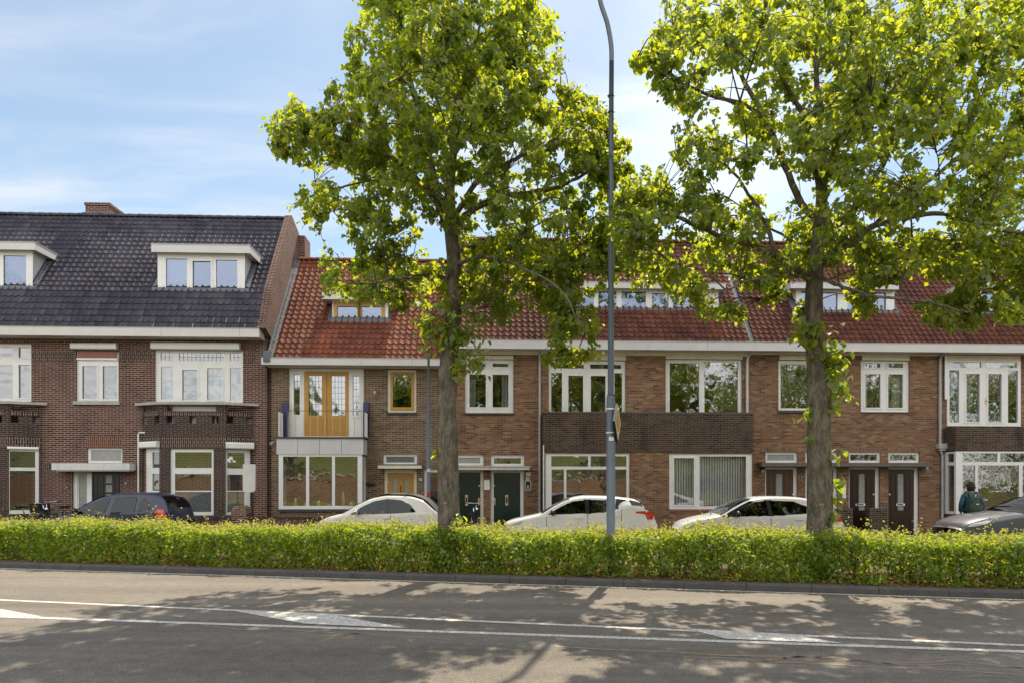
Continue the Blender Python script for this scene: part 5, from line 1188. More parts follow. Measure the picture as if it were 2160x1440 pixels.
lime_tree('wide-spreading lime tree right of the tall lamp post, forking low into many limbs', T2, 12.1,
    [(1727, 1300, 0, .25), (1728, 1090, 0, .225), (1727, 950, 0, .21), (1727, 800, 0, .20), (1718, 690, 0, .165), (1718, 610, 0, .15), (1722, 540, 0, .135), (1730, 460, 0, .115), (1733, 385, 0, .09), (1728, 280, 0, .06), (1722, 150, 0, .045), (1718, 0, 0, .03), (1716, -150, 0, .015)],
    [((.075, .02), [(1719, 600, 0), (1665, 558, -.1), (1590, 520, -.2), (1500, 490, -.3), (1420, 455, -.4), (1340, 430, -.4)]),
     ((.045, .012), [(1640, 545, -.1), (1612, 470, .1), (1580, 410, .3), (1530, 350, .4), (1470, 310, .5)]),
     ((.07, .015), [(1728, 470, 0), (1685, 420, .1), (1640, 310, .3), (1590, 210, .4), (1530, 110, .5), (1450, 20, .6), (1400, -60, .6)]),
     ((.05, .012), [(1660, 360, .2), (1600, 240, -.2), (1470, 190, -.5), (1380, 130, -.7)]),
     ((.065, .012), [(1733, 400, 0), (1755, 330, -.2), (1790, 270, -.3), (1830, 150, -.5), (1870, 40, -.6), (1890, -70, -.6)]),
     ((.06, .012), [(1732, 420, 0), (1700, 260, -.6), (1640, 140, -1.0), (1610, 20, -1.2)]),
     ((.07, .015), [(1728, 520, 0), (1800, 440, .3), (1870, 330, .5), (1905, 180, .6), (1945, 70, .7), (1980, -40, .7)]),
     ((.07, .015), [(1722, 560, 0), (1800, 500, -.2), (1880, 465, -.4), (1990, 452, -.6), (2110, 485, -.8), (2230, 500, -.9)]),
     ((.05, .012), [(1880, 310, .5), (1960, 210, .6), (2060, 100, .7), (2140, 20, .7)]),
     ((.045, .012), [(1850, 470, -.3), (1950, 390, .5), (2060, 310, .9), (2180, 250, 1.1)]),
     ((.04, .01), [(1720, 580, 0), (1760, 600, -.6), (1830, 620, -1.1), (1960, 640, -1.5), (2040, 660, -1.6)]),
     ((.035, .01), [(1719, 590, 0), (1650, 580, -.5), (1560, 600, -.9), (1500, 640, -1.1)]),
     ((.04, .01), [(1720, 560, 0), (1690, 520, .8), (1600, 470, 1.4), (1520, 450, 1.7)])],
    [(1480, 60, 140, 110, .2, 1.05, 1.7), (1390, 110, 60, 50, -.4, 1.0, .6), (1345, 118, 26, 18, -.6, .8, .3), (1440, 200, 90, 70, 0, .95, 1.2), (1650, 60, 160, 120, 0, 1.05, 2.2), (1830, 60, 150, 130, -.2, 1.15, 2.2), (2020, 80, 160, 130, .1, 1.1, 2.0), (2170, 120, 110, 180, .2, 1.1, 1.6), (1760, -100, 320, 120, 0, .16, 2.0),
     (1500, 310, 120, 90, .1, .85, 1.5), (1640, 260, 120, 110, 0, .8, 1.9), (1790, 240, 130, 110, -.3, 1.0, 2.1), (1960, 240, 140, 120, 0, .95, 2.0), (2110, 300, 110, 120, 0, .95, 1.6), (1350, 375, 65, 50, 0, 1.3, .8), (1420, 420, 110, 65, -.1, 1.3, 1.2), (1335, 470, 55, 75, -.2, 1.5, .7), (1560, 440, 120, 70, .2, .7, 1.5), (1760, 380, 130, 80, -.4, .95, 1.7), (1910, 400, 140, 80, -.4, .95, 1.7), (2070, 430, 120, 80, -.3, 1.0, 1.5), (2210, 420, 100, 110, 0, 1, 1.4),
     (1480, 510, 120, 50, -.4, .95, 1.2), (1390, 560, 90, 60, -.4, .95, .9), (1610, 560, 90, 50, -.4, .75, 1.0), (1760, 510, 130, 60, -.6, 1.2, 1.4), (1900, 530, 130, 60, -.5, 1.15, 1.4), (2050, 540, 130, 70, -.6, 1.2, 1.4), (2180, 560, 100, 80, -.6, 1.2, 1.2), (1510, 640, 50, 40, -1.1, 1.0, .5), (1430, 600, 60, 30, -.8, .8, .5), (1625, 610, 50, 34, -.9, 1.0, .4), (1820, 640, 50, 28, -1.2, 1.2, .4), (1850, 590, 70, 30, -1, .9, .6), (2010, 640, 80, 45, -1.4, 1.15, .6), (2040, 680, 50, 20, -1.5, 1, .3), (2140, 640, 70, 40, -1.3, 1.1, .6), (1700, 660, 26, 30, -.5, 1.0, .3), (1545, 660, 26, 16, -1.1, .8, .2)],
    [(1380, 250, 40, 50), (1480, 250, 26, 24), (1640, 395, 34, 40), (1560, 395, 22, 26), (1450, 470, 26, 14), (1800, 360, 20, 22), (1880, 250, 18, 16), (1965, 330, 34, 22), (2120, 220, 20, 20), (2060, 370, 26, 12), (1705, 400, 30, 40), (1620, 500, 40, 16), (1740, 170, 12, 16), (1560, 150, 16, 14), (1690, 590, 34, 16), (1780, 600, 30, 14), (1400, 480, 22, 12), (1950, 600, 60, 12)],
    2400, 23, [(1715, 700, 34, 24, 34, -.2), (1688, 685, 14, 22, 14, -.1), (1765, 770, 20, 44, 50, -.1), (1752, 800, 16, 40, 26, -.15), (1755, 860, 16, 10, 10, -.1), (1702, 872, 14, 10, 9, -.1), (1712, 920, 7, 4, 4, -.2), (1765, 1015, 10, 10, 9, 0), (1762, 1050, 8, 14, 10, 0), (1755, 1085, 8, 12, 8, -.1), (1740, 745, 24, 20, 26, -.2), (1772, 830, 14, 16, 16, -.1), (1760, 960, 8, 10, 6, -.1)], .080)

# ------------------------------------------------------------------ hedge
HZ0 = .10
def hedge_top(a): return .87 + .05*math.sin(a*.9+.4) + .03*math.sin(a*2.7) + .02*math.sin(a*6.1+1)
def make_hedge():
    rng = np.random.default_rng(5); h = thing('hedge', 'long low clipped beech hedge on the planted strip in front of the parked cars', 'hedge', (*road_pt(0, 1.1), 0)); O = np.array(h.location)
    a0, a1 = -9.0, 34.0; f0, f1 = .30, 1.95
    def place(n, kind, fn, sc, jit, mat, name):
        P = fn(n); L = len(P); sz = rng.uniform(sc[0], sc[1], L)
        V, Fc = leaves(P, sz, rng.uniform(0, 2*math.pi, L), np.where(rng.random(L) < .5, rng.uniform(-.5, .6, L), rng.uniform(.5, 1.4, L)), rng.normal(size=L)*.5, 'oval'); return mesh_np(name, V-O, Fc, mat, h)
    def XY(a, d): return np.stack([K0.x+rd.x*a+rn.x*d, K0.y+rd.y*a+rn.y*d], -1)
    tops = np.vectorize(hedge_top)
    def bulge(a, z): return .07*np.sin(a*1.9+z*3)+.055*np.sin(a*4.7+1.3*z*5)+.045*np.sin(a*9.3+z*7)+.03*np.sin(a*17+z*11)
    def thin(a, z, d):  # gaps low in the hedge, more of them to the right where bare stems show
        g = .5+.5*np.sin(a*2.3+np.sin(a*.7)*3); pr = np.clip((.42-z)/.34, 0, 1)*np.clip(.2+.5*(a-9)/14, .1, .62)*(.45+.75*g); return rng.random(len(a)) > pr
    def pocket(P):
        q = np.array([mnoise.noise(Vector((x*2.6, y*2.6, z*4.2)))+.5*mnoise.noise(Vector((x*6.5, y*6.5, z*8))) for x, y, z in P]); return P[(q > -.22) | (rng.random(len(P)) < .25)]
    def front(n):
        a = rng.uniform(a0, a1, n); z = HZ0+rng.random(n)**.9*(tops(a)-HZ0); d = f0+bulge(a, z)+rng.exponential(.11, n)+np.clip(z-.68, 0, 1)**2*2.2; k = thin(a, z, d); a, z, d = a[k], z[k], d[k]; return np.concatenate([XY(a, d), z[:, None]], 1)
    def topf(n):
        a = rng.uniform(a0, a1, n); d = rng.uniform(f0+.02, f1, n); z = tops(a)+.05*np.sin(a*3.1+d*4)+.025*np.sin(a*8+d*7)-rng.exponential(.045, n)-np.clip(f0+.18-d, 0, 1)*.55+rng.normal(size=n)*.02; return np.concatenate([XY(a, d), z[:, None]], 1)
    def tips(n):
        a = rng.uniform(a0, a1, n); d = rng.uniform(f0+.05, f1, n); z = tops(a)+rng.exponential(.042, n)+.015+.04*np.sin(a*3.1+d*4); return np.concatenate([XY(a, d), z[:, None]], 1)
    def back(n):
        a = rng.uniform(a0, a1, n); z = HZ0+rng.random(n)*(tops(a)-HZ0); d = f1-bulge(a, z)-rng.exponential(.08, n); k = thin(a, z, d); return np.concatenate([XY(a[k], d[k]), z[k][:, None]], 1)
    def inside(n):
        a = rng.uniform(a0, a1, n); z = HZ0+.18+rng.random(n)*(tops(a)-HZ0-.2); d = rng.uniform(f0+.1, f1-.1, n); k = thin(a, z, d); return np.concatenate([XY(a[k], d[k]), z[k][:, None]], 1)
    P = lambda n: np.concatenate([pocket(front(int(n*.50))), topf(int(n*.27)), back(int(n*.09)), inside(int(n*.20))])
    place(125000, 'oval', P, (.05, .105), 0, M['hedge_leaf'], 'foliage')
    def shoots(n):
        out_ = []
        for _ in range(n):
            a = rng.uniform(a0, a1); d = rng.uniform(f0+.2, f1); H = rng.exponential(.06)+.05; b = np.array([*XY(np.array([a]), np.array([d]))[0], hedge_top(a)-.03]); lean = rng.normal(size=3)*.35; lean[2] = 1
            m = int(5+H*40); tt = rng.random(m)
            for q in tt: out_.append(b+lean*H*q+rng.normal(size=3)*.022)
        for px, n_, H in ((1485, 60, .30), (1240, 46, .22), (1010, 40, .15), (450, 40, .16), (1645, 40, .14), (1285, 50, .10), (1560, 30, .12), (880, 40, .15), (390, 24, .12), (1830, 20, .15)):
            X = (px-1080)/F_PX*12.7; a = k_along(X); dd = rng.uniform(.9, 1.7)
            for _ in range(5):
                l = rng.normal(size=3)*.45; l[2] = 1; b = np.array([*XY(np.array([a+rng.normal()*.08]), np.array([dd]))[0], hedge_top(a)-.02])
                for _ in range(n_//5): out_.append(b+l*H*rng.random()+rng.normal(size=3)*.03)
        return np.array(out_)
    place(850, 'oval', shoots, (.035, .065), 0, M['hedge_tip'], 'young_shoots')
    place(12000, 'oval', tips, (.03, .06), 0, M['hedge_tip'], 'tip_leaves')
    s = MB()
    for _ in range(520):
        a = rng.uniform(a0, a1); d = rng.uniform(f0+.08, f1-.1); x, y = XY(np.array([a]), np.array([d]))[0]; H = hedge_top(a)-.12; p = Vector((x, y, .08)); r = rng.uniform(.008, .02); pts = [p]
        for k in range(4): p = p+Vector((rng.normal()*.05, rng.normal()*.05, H/4)); pts.append(p)
        s.tube(pts, [r, r*.9, r*.75, r*.55, r*.3], 5, False)
        for _ in range(3):
            q = pts[rng.integers(1, 4)]; e = q+Vector((rng.normal()*.16, rng.normal()*.16, rng.uniform(.1, .28))); s.tube([q, (q+e)/2+Vector((0, 0, -.02)), e], [r*.5, r*.4, r*.2], 4, False)
    o = s.build('stems', M['twig'], h, off=Vector(h.location)); return h
make_hedge()
# weeds and fallen leaves on the strip
def litter():
    rng = np.random.default_rng(9); n = 9000; a = rng.uniform(-9, 34, n); d = rng.uniform(.18, 2.0, n); z = .10+.05*np.sin((d-.165)/(MW-.33)*math.pi)+rng.uniform(.015, .04, n)
    P = np.stack([K0.x+rd.x*a+rn.x*d, K0.y+rd.y*a+rn.y*d, z], -1); V, Fc = leaves(P, rng.uniform(.03, .06, n), rng.uniform(0, 6.3, n), rng.normal(size=n)*.3, rng.normal(size=n)*.4, 'oval')
    struct(mesh_np('leaf_litter', V, Fc, leaf_mat('dry_leaf', [(.16, .07, .035), (.22, .11, .05), (.10, .05, .03)], [(.2, .1, .05), (.25, .13, .05)], .15, .04)), 'stuff')
    m = 4200; cl = rng.uniform(-8, 33, 150); a = cl[rng.integers(0, 150, m)]+rng.normal(size=m)*.12; d = rng.uniform(.16, .55, m); z = .12+rng.exponential(.05, m)
    P = np.stack([K0.x+rd.x*a+rn.x*d, K0.y+rd.y*a+rn.y*d, z], -1); V, Fc = leaves(P, rng.uniform(.03, .075, m), rng.uniform(0, 6.3, m), rng.uniform(-1.2, .4, m), rng.normal(size=m)*.4, 'oval')
    struct(mesh_np('weeds', V, Fc, M['hedge_leaf']), 'stuff')
litter()
# ------------------------------------------------------------------ cars
def car_paint(name, c, flake=.0, coat=.8):
    m, nt, out = nodes(name); co = coords(nt); k = ramp(nt, [(.3, tuple(x*.93 for x in c)), (.7, c)]); nt.links.new(noise(nt, co, 2.2, 3), k.inputs[0])
    pbsdf(nt, out, k.outputs[0], .32, None, metal=flake, spec=.5, coat=coat); return m
def car_glass():
    m, nt, out = nodes('car_glass'); g = N(nt, 'ShaderNodeBsdfGlossy'); g.inputs['Roughness'].default_value = 0; g.inputs['Color'].default_value = (.9, .95, 1, 1)
    t = N(nt, 'ShaderNodeBsdfTransparent'); t.inputs[0].default_value = (.12, .135, .14, 1); 
    mx = N(nt, 'ShaderNodeMixShader'); nt.links.new(mth(nt, 'MINIMUM', schlick(nt, .05), 1), mx.inputs[0]); nt.links.new(t.outputs[0], mx.inputs[1]); nt.links.new(g.outputs[0], mx.inputs[2]); nt.links.new(mx.outputs[0], out.inputs['Surface']); return m
M['cglass'] = car_glass(); M['cblack'] = flat('car_black_trim', (.012, .013, .016), .25); M['tyre'] = flat('tyre_rubber', (.02, .02, .02), .8); M['alloy'] = flat('alloy_rim', (.5, .5, .52), .3, .8)
M['tail'] = flat('red_tail_lamp', (.55, .012, .012), .15, 0, .8); M['headl'] = flat('clear_headlamp', (.55, .58, .6), .1, .3, .8); M['cseat'] = flat('dark_seat_cloth', (.025, .027, .032), .8); M['chrome'] = flat('chrome', (.7, .7, .72), .12, .9)
M['p_blue'] = car_paint('dark_blue_paint', (.012, .020, .060), 0, .3); M['p_white'] = car_paint('pearl_white_paint', (.72, .71, .69)); M['p_white2'] = car_paint('white_paint_clear', (.80, .80, .80)); M['p_silver'] = car_paint('greyish_white_paint', (.66, .66, .67)); M['p_grey'] = car_paint('slate_grey_paint', (.10, .112, .14), .35)

def interp(tab, x):
    if x <= tab[0][0]: return tab[0][1]
    for (a, va), (b, vb) in zip(tab[:-1], tab[1:]):
        if x <= b: t = (x-a)/(b-a); return va+(vb-va)*t
    return tab[-1][1]
def hermite(tab, x):
    n = len(tab)
    if x <= tab[0][0]: return tab[0][1]
    if x >= tab[-1][0]: return tab[-1][1]
    for i in range(n-1):
        if x <= tab[i+1][0]:
            x0, y0 = tab[i]; x1, y1 = tab[i+1]; d = (y1-y0)/(x1-x0)
            s = lambda j: (tab[j+1][1]-tab[j][1])/(tab[j+1][0]-tab[j][0])
            m0 = d if i == 0 else (0 if s(i-1)*d <= 0 else 2*s(i-1)*d/(s(i-1)+d)); m1 = d if i == n-2 else (0 if s(i+1)*d <= 0 else 2*s(i+1)*d/(s(i+1)+d))
            h = x1-x0; t = (x-x0)/h; return (2*t**3-3*t*t+1)*y0+(t**3-2*t*t+t)*h*m0+(-2*t**3+3*t*t)*y1+(t**3-t*t)*h*m1

def make_car(label, px_front, Y, spec, rz):
    """Car built nose toward -x: x runs 0 (nose) to L (tail), y across, z up. spec['top']: roof outline; spec['belt']: window line."""
    L, Wd = spec['L'], spec['W']; top, belt = spec['top'], spec['belt']; HW = Wd/2
    X = (px_front-1080)/F_PX*(Y+(HW*1.5 if px_front > 1080 else 0)); t = thing('parked_car', label, 'car', (X, Y+HW, 0), rz, 'cars parked along the street')
    def plan(x): u = abs(2*x/L-1); return 1-.20*u**5-.03*u**2
    xw0, xw1, xr1, xr0 = spec['wind']              # windscreen foot, windscreen head, rear glass head, rear glass foot
    def hw(x, z):
        zb = interp(belt, x); zt = hermite(top, x); b = HW*plan(x)
        if z <= zb: u = max(0, (zb-z)/zb); return b*(1-.02*(1-u)-.10*max(0, u-.45)**1.5)
        return b*(.98-(z-zb)/max(.1, 1.5-zb)*.30*1.0)
    b = MB(); ns = 120; m = 26; rings = []
    for i in range(ns+1):
        x = L*i/ns; zt = hermite(top, x); zb = min(interp(belt, x), zt-.02); zl = .20+.12*max(0, abs(2*x/L-1)-.8)/.2
        ring = []; zc = zt-.055
        for j in range(m): z = zl+(zc-zl)*(j/(m-1))**.9; ring.append((x, -hw(x, z), z))
        w_ = hw(x, zc); ring += [(x, -(w_-.02), zt-.022), (x, -(w_-.07), zt-.004), (x, -w_*.5, zt+.018), (x, 0, zt+.024)]
        rings.append(ring)
    k = len(rings[0])
    for sgn in (1, -1):
        base = len(b.v); b.v += [(x, y*sgn, z) for r in rings for x, y, z in r]
        for i in range(ns):
            for j in range(k-1):
                xm = (rings[i][j][0]+rings[i+1][j][0])/2; zm = sum(rings[a][c][2] for a in (i, i+1) for c in (j, j+1))/4
                if inside_glass(spec, xm, zm, j, k, m): continue
                f = (base+i*k+j, base+(i+1)*k+j, base+(i+1)*k+j+1, base+i*k+j+1); b.f.append(f if sgn > 0 else f[::-1]); b.m.append(0)
        for e in (0, ns): f = tuple(base+e*k+j for j in range(k)); b.f.append(f if (e == 0) == (sgn < 0) else f[::-1]); b.m.append(0)
    body = b.build('body', M[spec['paint']], t, smooth=True)
    # floor and cabin
    q = MB(); q.box(.25, L-.2, -HW*.8, HW*.8, .22, .5); q.build('underbody', M['cblack'], t)
    for xs in spec['seats']:
        for y in (-.36, .36):
            st = MB(); st.add([(xs, y-.22, .55), (xs, y+.22, .55), (xs+.12, y+.2, 1.05), (xs+.12, y-.2, 1.05), (xs+.14, y-.22, .55), (xs+.14, y+.22, .55), (xs+.25, y+.18, 1.05), (xs+.25, y-.18, 1.05)], [(0, 1, 2, 3), (5, 4, 7, 6), (4, 0, 3, 7), (1, 5, 6, 2), (3, 2, 6, 7)]); st.ball((xs+.22, y, 1.15), (.06, .13, .10), 8, 6); st.build('seat', M['cseat'], t, smooth=True)
    w_ = MB(); w_.tube([(xw1+.12+.0*i, -.36+.18*math.cos(a), .92+.18*math.sin(a)) for i, a in enumerate(np.linspace(0, 2*math.pi, 15))], .014, 6, False); w_.tube([(xw1+.12, -.36, .92), (xw1-.3, -.36, .80)], .03, 6); w_.box(xw0+.35, xw1-.05, -HW*.72, HW*.72, .62, .84); w_.build('dashboard', M['cblack'], t)
    # glazing: side lights and front / rear screens
    def side_panel(poly, off, mat, name, par, label=None):
        pb = MB(); P2 = [Vector((x, z)) for x, z in poly]; S = []
        for i in range(len(P2)):
            a, c = P2[i], P2[(i+1) % len(P2)]; nn = max(1, int((c-a).length/.07)); S += [a.lerp(c, j/nn) for j in range(nn)]
        cen = sum(S, Vector((0, 0)))/len(S)
        for sgn in (1, -1):
            pb = MB()
            vs = [(cen.x, -sgn*(hw(cen.x, cen.y)+off), cen.y)]; R_ = [vs[0]]; rows = [S, [p.lerp(cen, .5) for p in S]]; base = len(pb.v); n = len(S)
            pb.v += [(p.x, -sgn*(hw(p.x, p.y)+off), p.y) for r in rows for p in r] + vs
            for i in range(n):
                j = (i+1) % n; fs = [(base+i, base+j, base+n+j, base+n+i), (base+n+i, base+n+j, base+2*n)]
                for f in fs: pb.f.append(f if sgn > 0 else f[::-1]); pb.m.append(0)
            o = pb.build(name, mat, par, smooth=True)
        return o
    if spec.get('surround'): side_panel(spec['surround'], .004, M['cblack'], 'window_surround', body) if not spec.get('open') else None
    for pl in spec['windows']: side_panel(pl, .010, M['cglass'], 'side_window', t)
    for pl in spec.get('pillars', []): side_panel(pl, .007, M['cblack'], 'window_pillar', t)
    for a, c, nm in ((xw0, xw1, 'windscreen'), (xr1, xr0, 'rear_window')):
        g = MB(); nn = 10
        for i in range(nn+1):
            x = a+(c-a)*i/nn; zt = hermite(top, x); w0 = hw(x, zt-.055)-.05
            for j in range(9): y = -w0+2*w0*j/8; g.v.append((x, y, zt+.012+.02*(1-abs(2*j/8-1)**2)))
        for i in range(nn):
            for j in range(8): g.f.append((i*9+j, (i+1)*9+j, (i+1)*9+j+1, i*9+j+1)); g.m.append(0)
        g.build(nm, M['cglass'], t, smooth=True)
    for pl, mt, nm in spec['lamps']: side_panel(pl, .012, M[mt], nm, t)
    # mirrors
    for y in (-1, 1):
        mx, mz = spec['mirror']; y0 = hw(mx, mz); q = MB(); q.ball((mx-.02, y*(y0+.13), mz+.05), (.07, .11, .075), 12, 8); q.tube([(mx, y*(y0-.02), mz-.03), (mx, y*(y0+.1), mz)], .025, 6); q.build('wing_mirror', M[spec.get('mir', 'cblack')], t, smooth=True)
    # door seams, handles
    q = MB()
    for x in spec['seams']:
        zs = [.35+(interp(belt, x)-.36)*j/6 for j in range(7)]; 
        for s in (-1, 1): q.tube([(x, s*(hw(x, z)+.001), z) for z in zs], .006, 4, False)
    q.build('door_seam', M['cblack'], body)
    for x in spec['handles']:
        z = interp(belt, x)-.10; q = MB()
        q.tube([(x, -hw(x, z)-.012, z), (x+.03, -hw(x, z)-.035, z), (x+.15, -hw(x, z)-.035, z+.004), (x+.18, -hw(x, z)-.012, z)], .012, 6); q.build('door_handle', M[spec['paint']], t)
    for x in spec['wheels']:
        for y in (-1, 1):
            yy = y*(HW*plan(x)-.09); r = spec['wr']; Mx = Matrix.Translation((x, yy, r)) @ Matrix.Rotation(R(90), 4, 'X')
            q = MB(); q.lathe([(r*.66, -.09), (r*.96, -.095), (r, -.06), (r, .06), (r*.96, .095), (r*.66, .09)], Mx, 28); wo = q.build('wheel', M['tyre'], t, smooth=True)
            q = MB(); q.lathe([(r*.67, -.08), (r*.62, -.06), (r*.6, .06), (r*.67, .08)], Mx, 28)
            for s in range(5):
                a = 2*math.pi*s/5; q.tube([Mx @ Vector((math.cos(a)*r*.08, math.sin(a)*r*.08, -y*-.06)), Mx @ Vector((math.cos(a)*r*.64, math.sin(a)*r*.64, -y*-.05))], [.035, .025], 6)
            q.lathe([(0, -.07), (.06, -.065), (.06, .065), (0, .07)], Mx, 14); q.build('rim', M['alloy'], wo, smooth=True)
            q = MB(); q.lathe([(r*1.17, -.012), (r*1.17, .012), (0, .014)], Matrix.Translation((x, y*(HW*plan(x)*.955), r+.02)) @ Matrix.Rotation(R(90*y), 4, 'X'), 28); q.build('wheel_arch', M['cblack'], body)
    for fn in spec.get('extra', []): fn(t, body, hw, top)
    return t
def in_poly(poly, x, z):
    c = False; n = len(poly)
    for i in range(n):
        (x0, z0), (x1, z1) = poly[i], poly[(i+1) % n]
        if (z0 > z) != (z1 > z) and x < (x1-x0)*(z-z0)/(z1-z0)+x0: c = not c
    return c
def inside_glass(spec, x, z, j, k, m):
    xw0, xw1, xr1, xr0 = spec['wind']
    if j >= m-1+2: return (xw0+.03 < x < xw1-.03) or (xr1+.03 < x < xr0-.03)
    return any(in_poly(p, x, z) for p in spec.get('cut', []))

# small dark-blue hatchback
make_car('dark blue small hatchback with a bright red tail lamp, parked by the blue-black door', 82, 18.3, dict(L=3.60, W=1.6, paint='p_blue',
    top=[(0, .66), (.12, .78), (.55, .93), (.85, 1.0), (1.25, 1.25), (1.62, 1.44), (2.1, 1.53), (2.7, 1.54), (3.15, 1.49), (3.33, 1.40), (3.5, 1.12), (3.6, .80)], belt=[(0, .72), (.85, .97), (3.6, 1.06)],
    wind=(.88, 1.66, 3.26, 3.50), windows=[[(.98, 1.0), (1.32, 1.22), (1.72, 1.40), (1.90, 1.425), (1.84, 1.02)], [(2.0, 1.02), (2.02, 1.43), (2.62, 1.43), (2.66, 1.05)], [(2.72, 1.06), (2.76, 1.40), (2.98, 1.34), (3.08, 1.11)]],
    cut=[[(1.0, 1.0), (1.32, 1.21), (1.72, 1.39), (1.90, 1.41), (1.84, 1.02)], [(2.0, 1.02), (2.02, 1.42), (2.62, 1.42), (2.66, 1.05)], [(2.72, 1.06), (2.76, 1.39), (2.98, 1.33), (3.08, 1.11)]],
    lamps=[([(3.20, .84), (3.24, 1.12), (3.40, 1.10), (3.54, .84)], 'tail', 'tail_lamp'), ([(.1, .66), (.14, .76), (.45, .86), (.42, .72)], 'headl', 'headlamp')], mirror=(1.12, 1.02), seams=(1.05, 1.95, 2.78), handles=(1.6, 2.5), wheels=(.68, 3.05), wr=.29, seats=(1.75, 2.55)), R(-3))
def softtop(t, body, hw, top):
    b = MB(); n = 18; x0, x1 = 1.62, 3.36
    for i in range(n+1):
        x = x0+(x1-x0)*i/n; zt = hermite(top, x); w0 = hw(x, zt-.055)-.10
        for j in range(9): y = -w0+2*w0*j/8; e = min(i, n-i)/n; b.v.append((x, y, zt+.022+.03*min(1, e*6)+.02*(1-abs(2*j/8-1)**2)))
    for i in range(n):
        for j in range(8): b.f.append((i*9+j, (i+1)*9+j, (i+1)*9+j+1, i*9+j+1)); b.m.append(0)
    b.build('soft_top', M['cseat'], t, smooth=True)
    q = MB(); q.tube([(3.30, -.5, 1.36), (3.40, -.5, 1.385), (3.40, .5, 1.385), (3.30, .5, 1.36)], .03, 8); q.build('roof_spoiler', M['cblack'], t)
make_car('small rounded white retro car with a black folding soft top, parked behind the left tree', 662, 18.2, dict(L=3.57, W=1.63, paint='p_white',
    top=[(0, .62), (.1, .76), (.4, .90), (.78, .99), (1.15, 1.22), (1.5, 1.38), (2.0, 1.475), (2.5, 1.46), (2.9, 1.36), (3.2, 1.14), (3.42, .93), (3.57, .72)], belt=[(0, .70), (.8, .95), (3.57, 1.02)],
    wind=(.80, 1.44, 2.96, 3.28), windows=[[(1.0, .97), (1.35, 1.20), (1.66, 1.335), (1.95, 1.37), (2.02, 1.0)], [(2.08, 1.0), (2.02, 1.375), (2.34, 1.36), (2.6, 1.24), (2.78, 1.04)]],
    cut=[[(1.02, .98), (1.35, 1.19), (1.66, 1.325), (1.95, 1.355), (2.02, 1.0)], [(2.08, 1.0), (2.02, 1.36), (2.34, 1.345), (2.6, 1.23), (2.76, 1.05)]],
    surround=None, pillars=[[(1.95, 1.0), (1.93, 1.385), (2.06, 1.385), (2.1, 1.0)]], lamps=[([(3.36, .68), (3.36, .88), (3.47, .86), (3.5, .68)], 'tail', 'tail_lamp'), ([(.12, .62), (.12, .76), (.3, .80), (.34, .64)], 'headl', 'headlamp')], mirror=(1.22, 1.0), mir='chrome', seams=(1.02, 2.1), handles=(1.9,), wheels=(.66, 2.96), wr=.30, seats=(1.78, 2.4), extra=[softtop]), R(-3))
def floatroof(t, body, hw, top):
    for s in (-1, 1):
        q = MB(); P_ = [(2.95, 1.13), (3.0, 1.40), (3.35, 1.38), (3.62, 1.30), (3.80, 1.08), (3.62, 1.22), (3.42, 1.24)]
        q.add([(x, s*(hw(x, z)+.011), z) for x, z in P_], [(0, 1, 2, 6), (6, 2, 3, 5), (5, 3, 4)] if s < 0 else [(6, 2, 1, 0), (5, 3, 2, 6), (4, 3, 5)])
        q.build('black_quarter_panel', M['cblack'], t)
    q = MB(); w0 = .50; q.add([(3.45, -w0, 1.375), (3.66, -w0+.04, 1.355), (3.66, w0-.04, 1.355), (3.45, w0, 1.375), (3.45, -w0, 1.40), (3.66, -w0+.04, 1.37), (3.66, w0-.04, 1.37), (3.45, w0, 1.40)], [(0, 1, 2, 3), (7, 6, 5, 4), (4, 5, 1, 0), (1, 5, 6, 2), (6, 7, 3, 2)]); q.build('roof_spoiler', M['p_white2'], t)
make_car('white hatchback with black rear pillars and angular red tail lamp behind the tall lamp post', 1060, 17.7, dict(L=4.06, W=1.74, paint='p_white2',
    top=[(0, .60), (.12, .76), (.6, .90), (1.02, 1.0), (1.4, 1.22), (1.75, 1.38), (2.2, 1.46), (2.8, 1.45), (3.3, 1.40), (3.55, 1.36), (3.78, 1.12), (3.94, .98), (4.06, .72)], belt=[(0, .68), (1.0, .95), (2.9, 1.06), (3.3, 1.22), (3.6, 1.2), (4.06, 1.0)],
    wind=(1.06, 1.80, 3.50, 3.76), windows=[[(1.22, .99), (1.55, 1.19), (1.86, 1.33), (2.2, 1.37), (2.2, 1.03)], [(2.3, 1.03), (2.3, 1.375), (2.95, 1.365), (2.93, 1.09)]],
    cut=[[(1.24, 1.0), (1.55, 1.18), (1.86, 1.32), (2.2, 1.355), (2.2, 1.03)], [(2.3, 1.03), (2.3, 1.36), (2.95, 1.35), (2.93, 1.09)]], pillars=[[(2.18, 1.02), (2.16, 1.385), (2.34, 1.385), (2.34, 1.02)]],
    lamps=[([(3.48, 1.04), (3.5, 1.08), (3.78, 1.09), (3.93, 1.06), (3.95, .88), (3.80, .86), (3.84, .98), (3.72, 1.02)], 'tail', 'tail_lamp'), ([(.12, .66), (.3, .74), (.62, .84), (.5, .74)], 'headl', 'headlamp')], mirror=(1.38, 1.0), seams=(1.2, 2.26, 3.12), handles=(1.95, 2.85), wheels=(.84, 3.37), wr=.31, seats=(1.85, 2.7), extra=[floatroof]), R(-4))
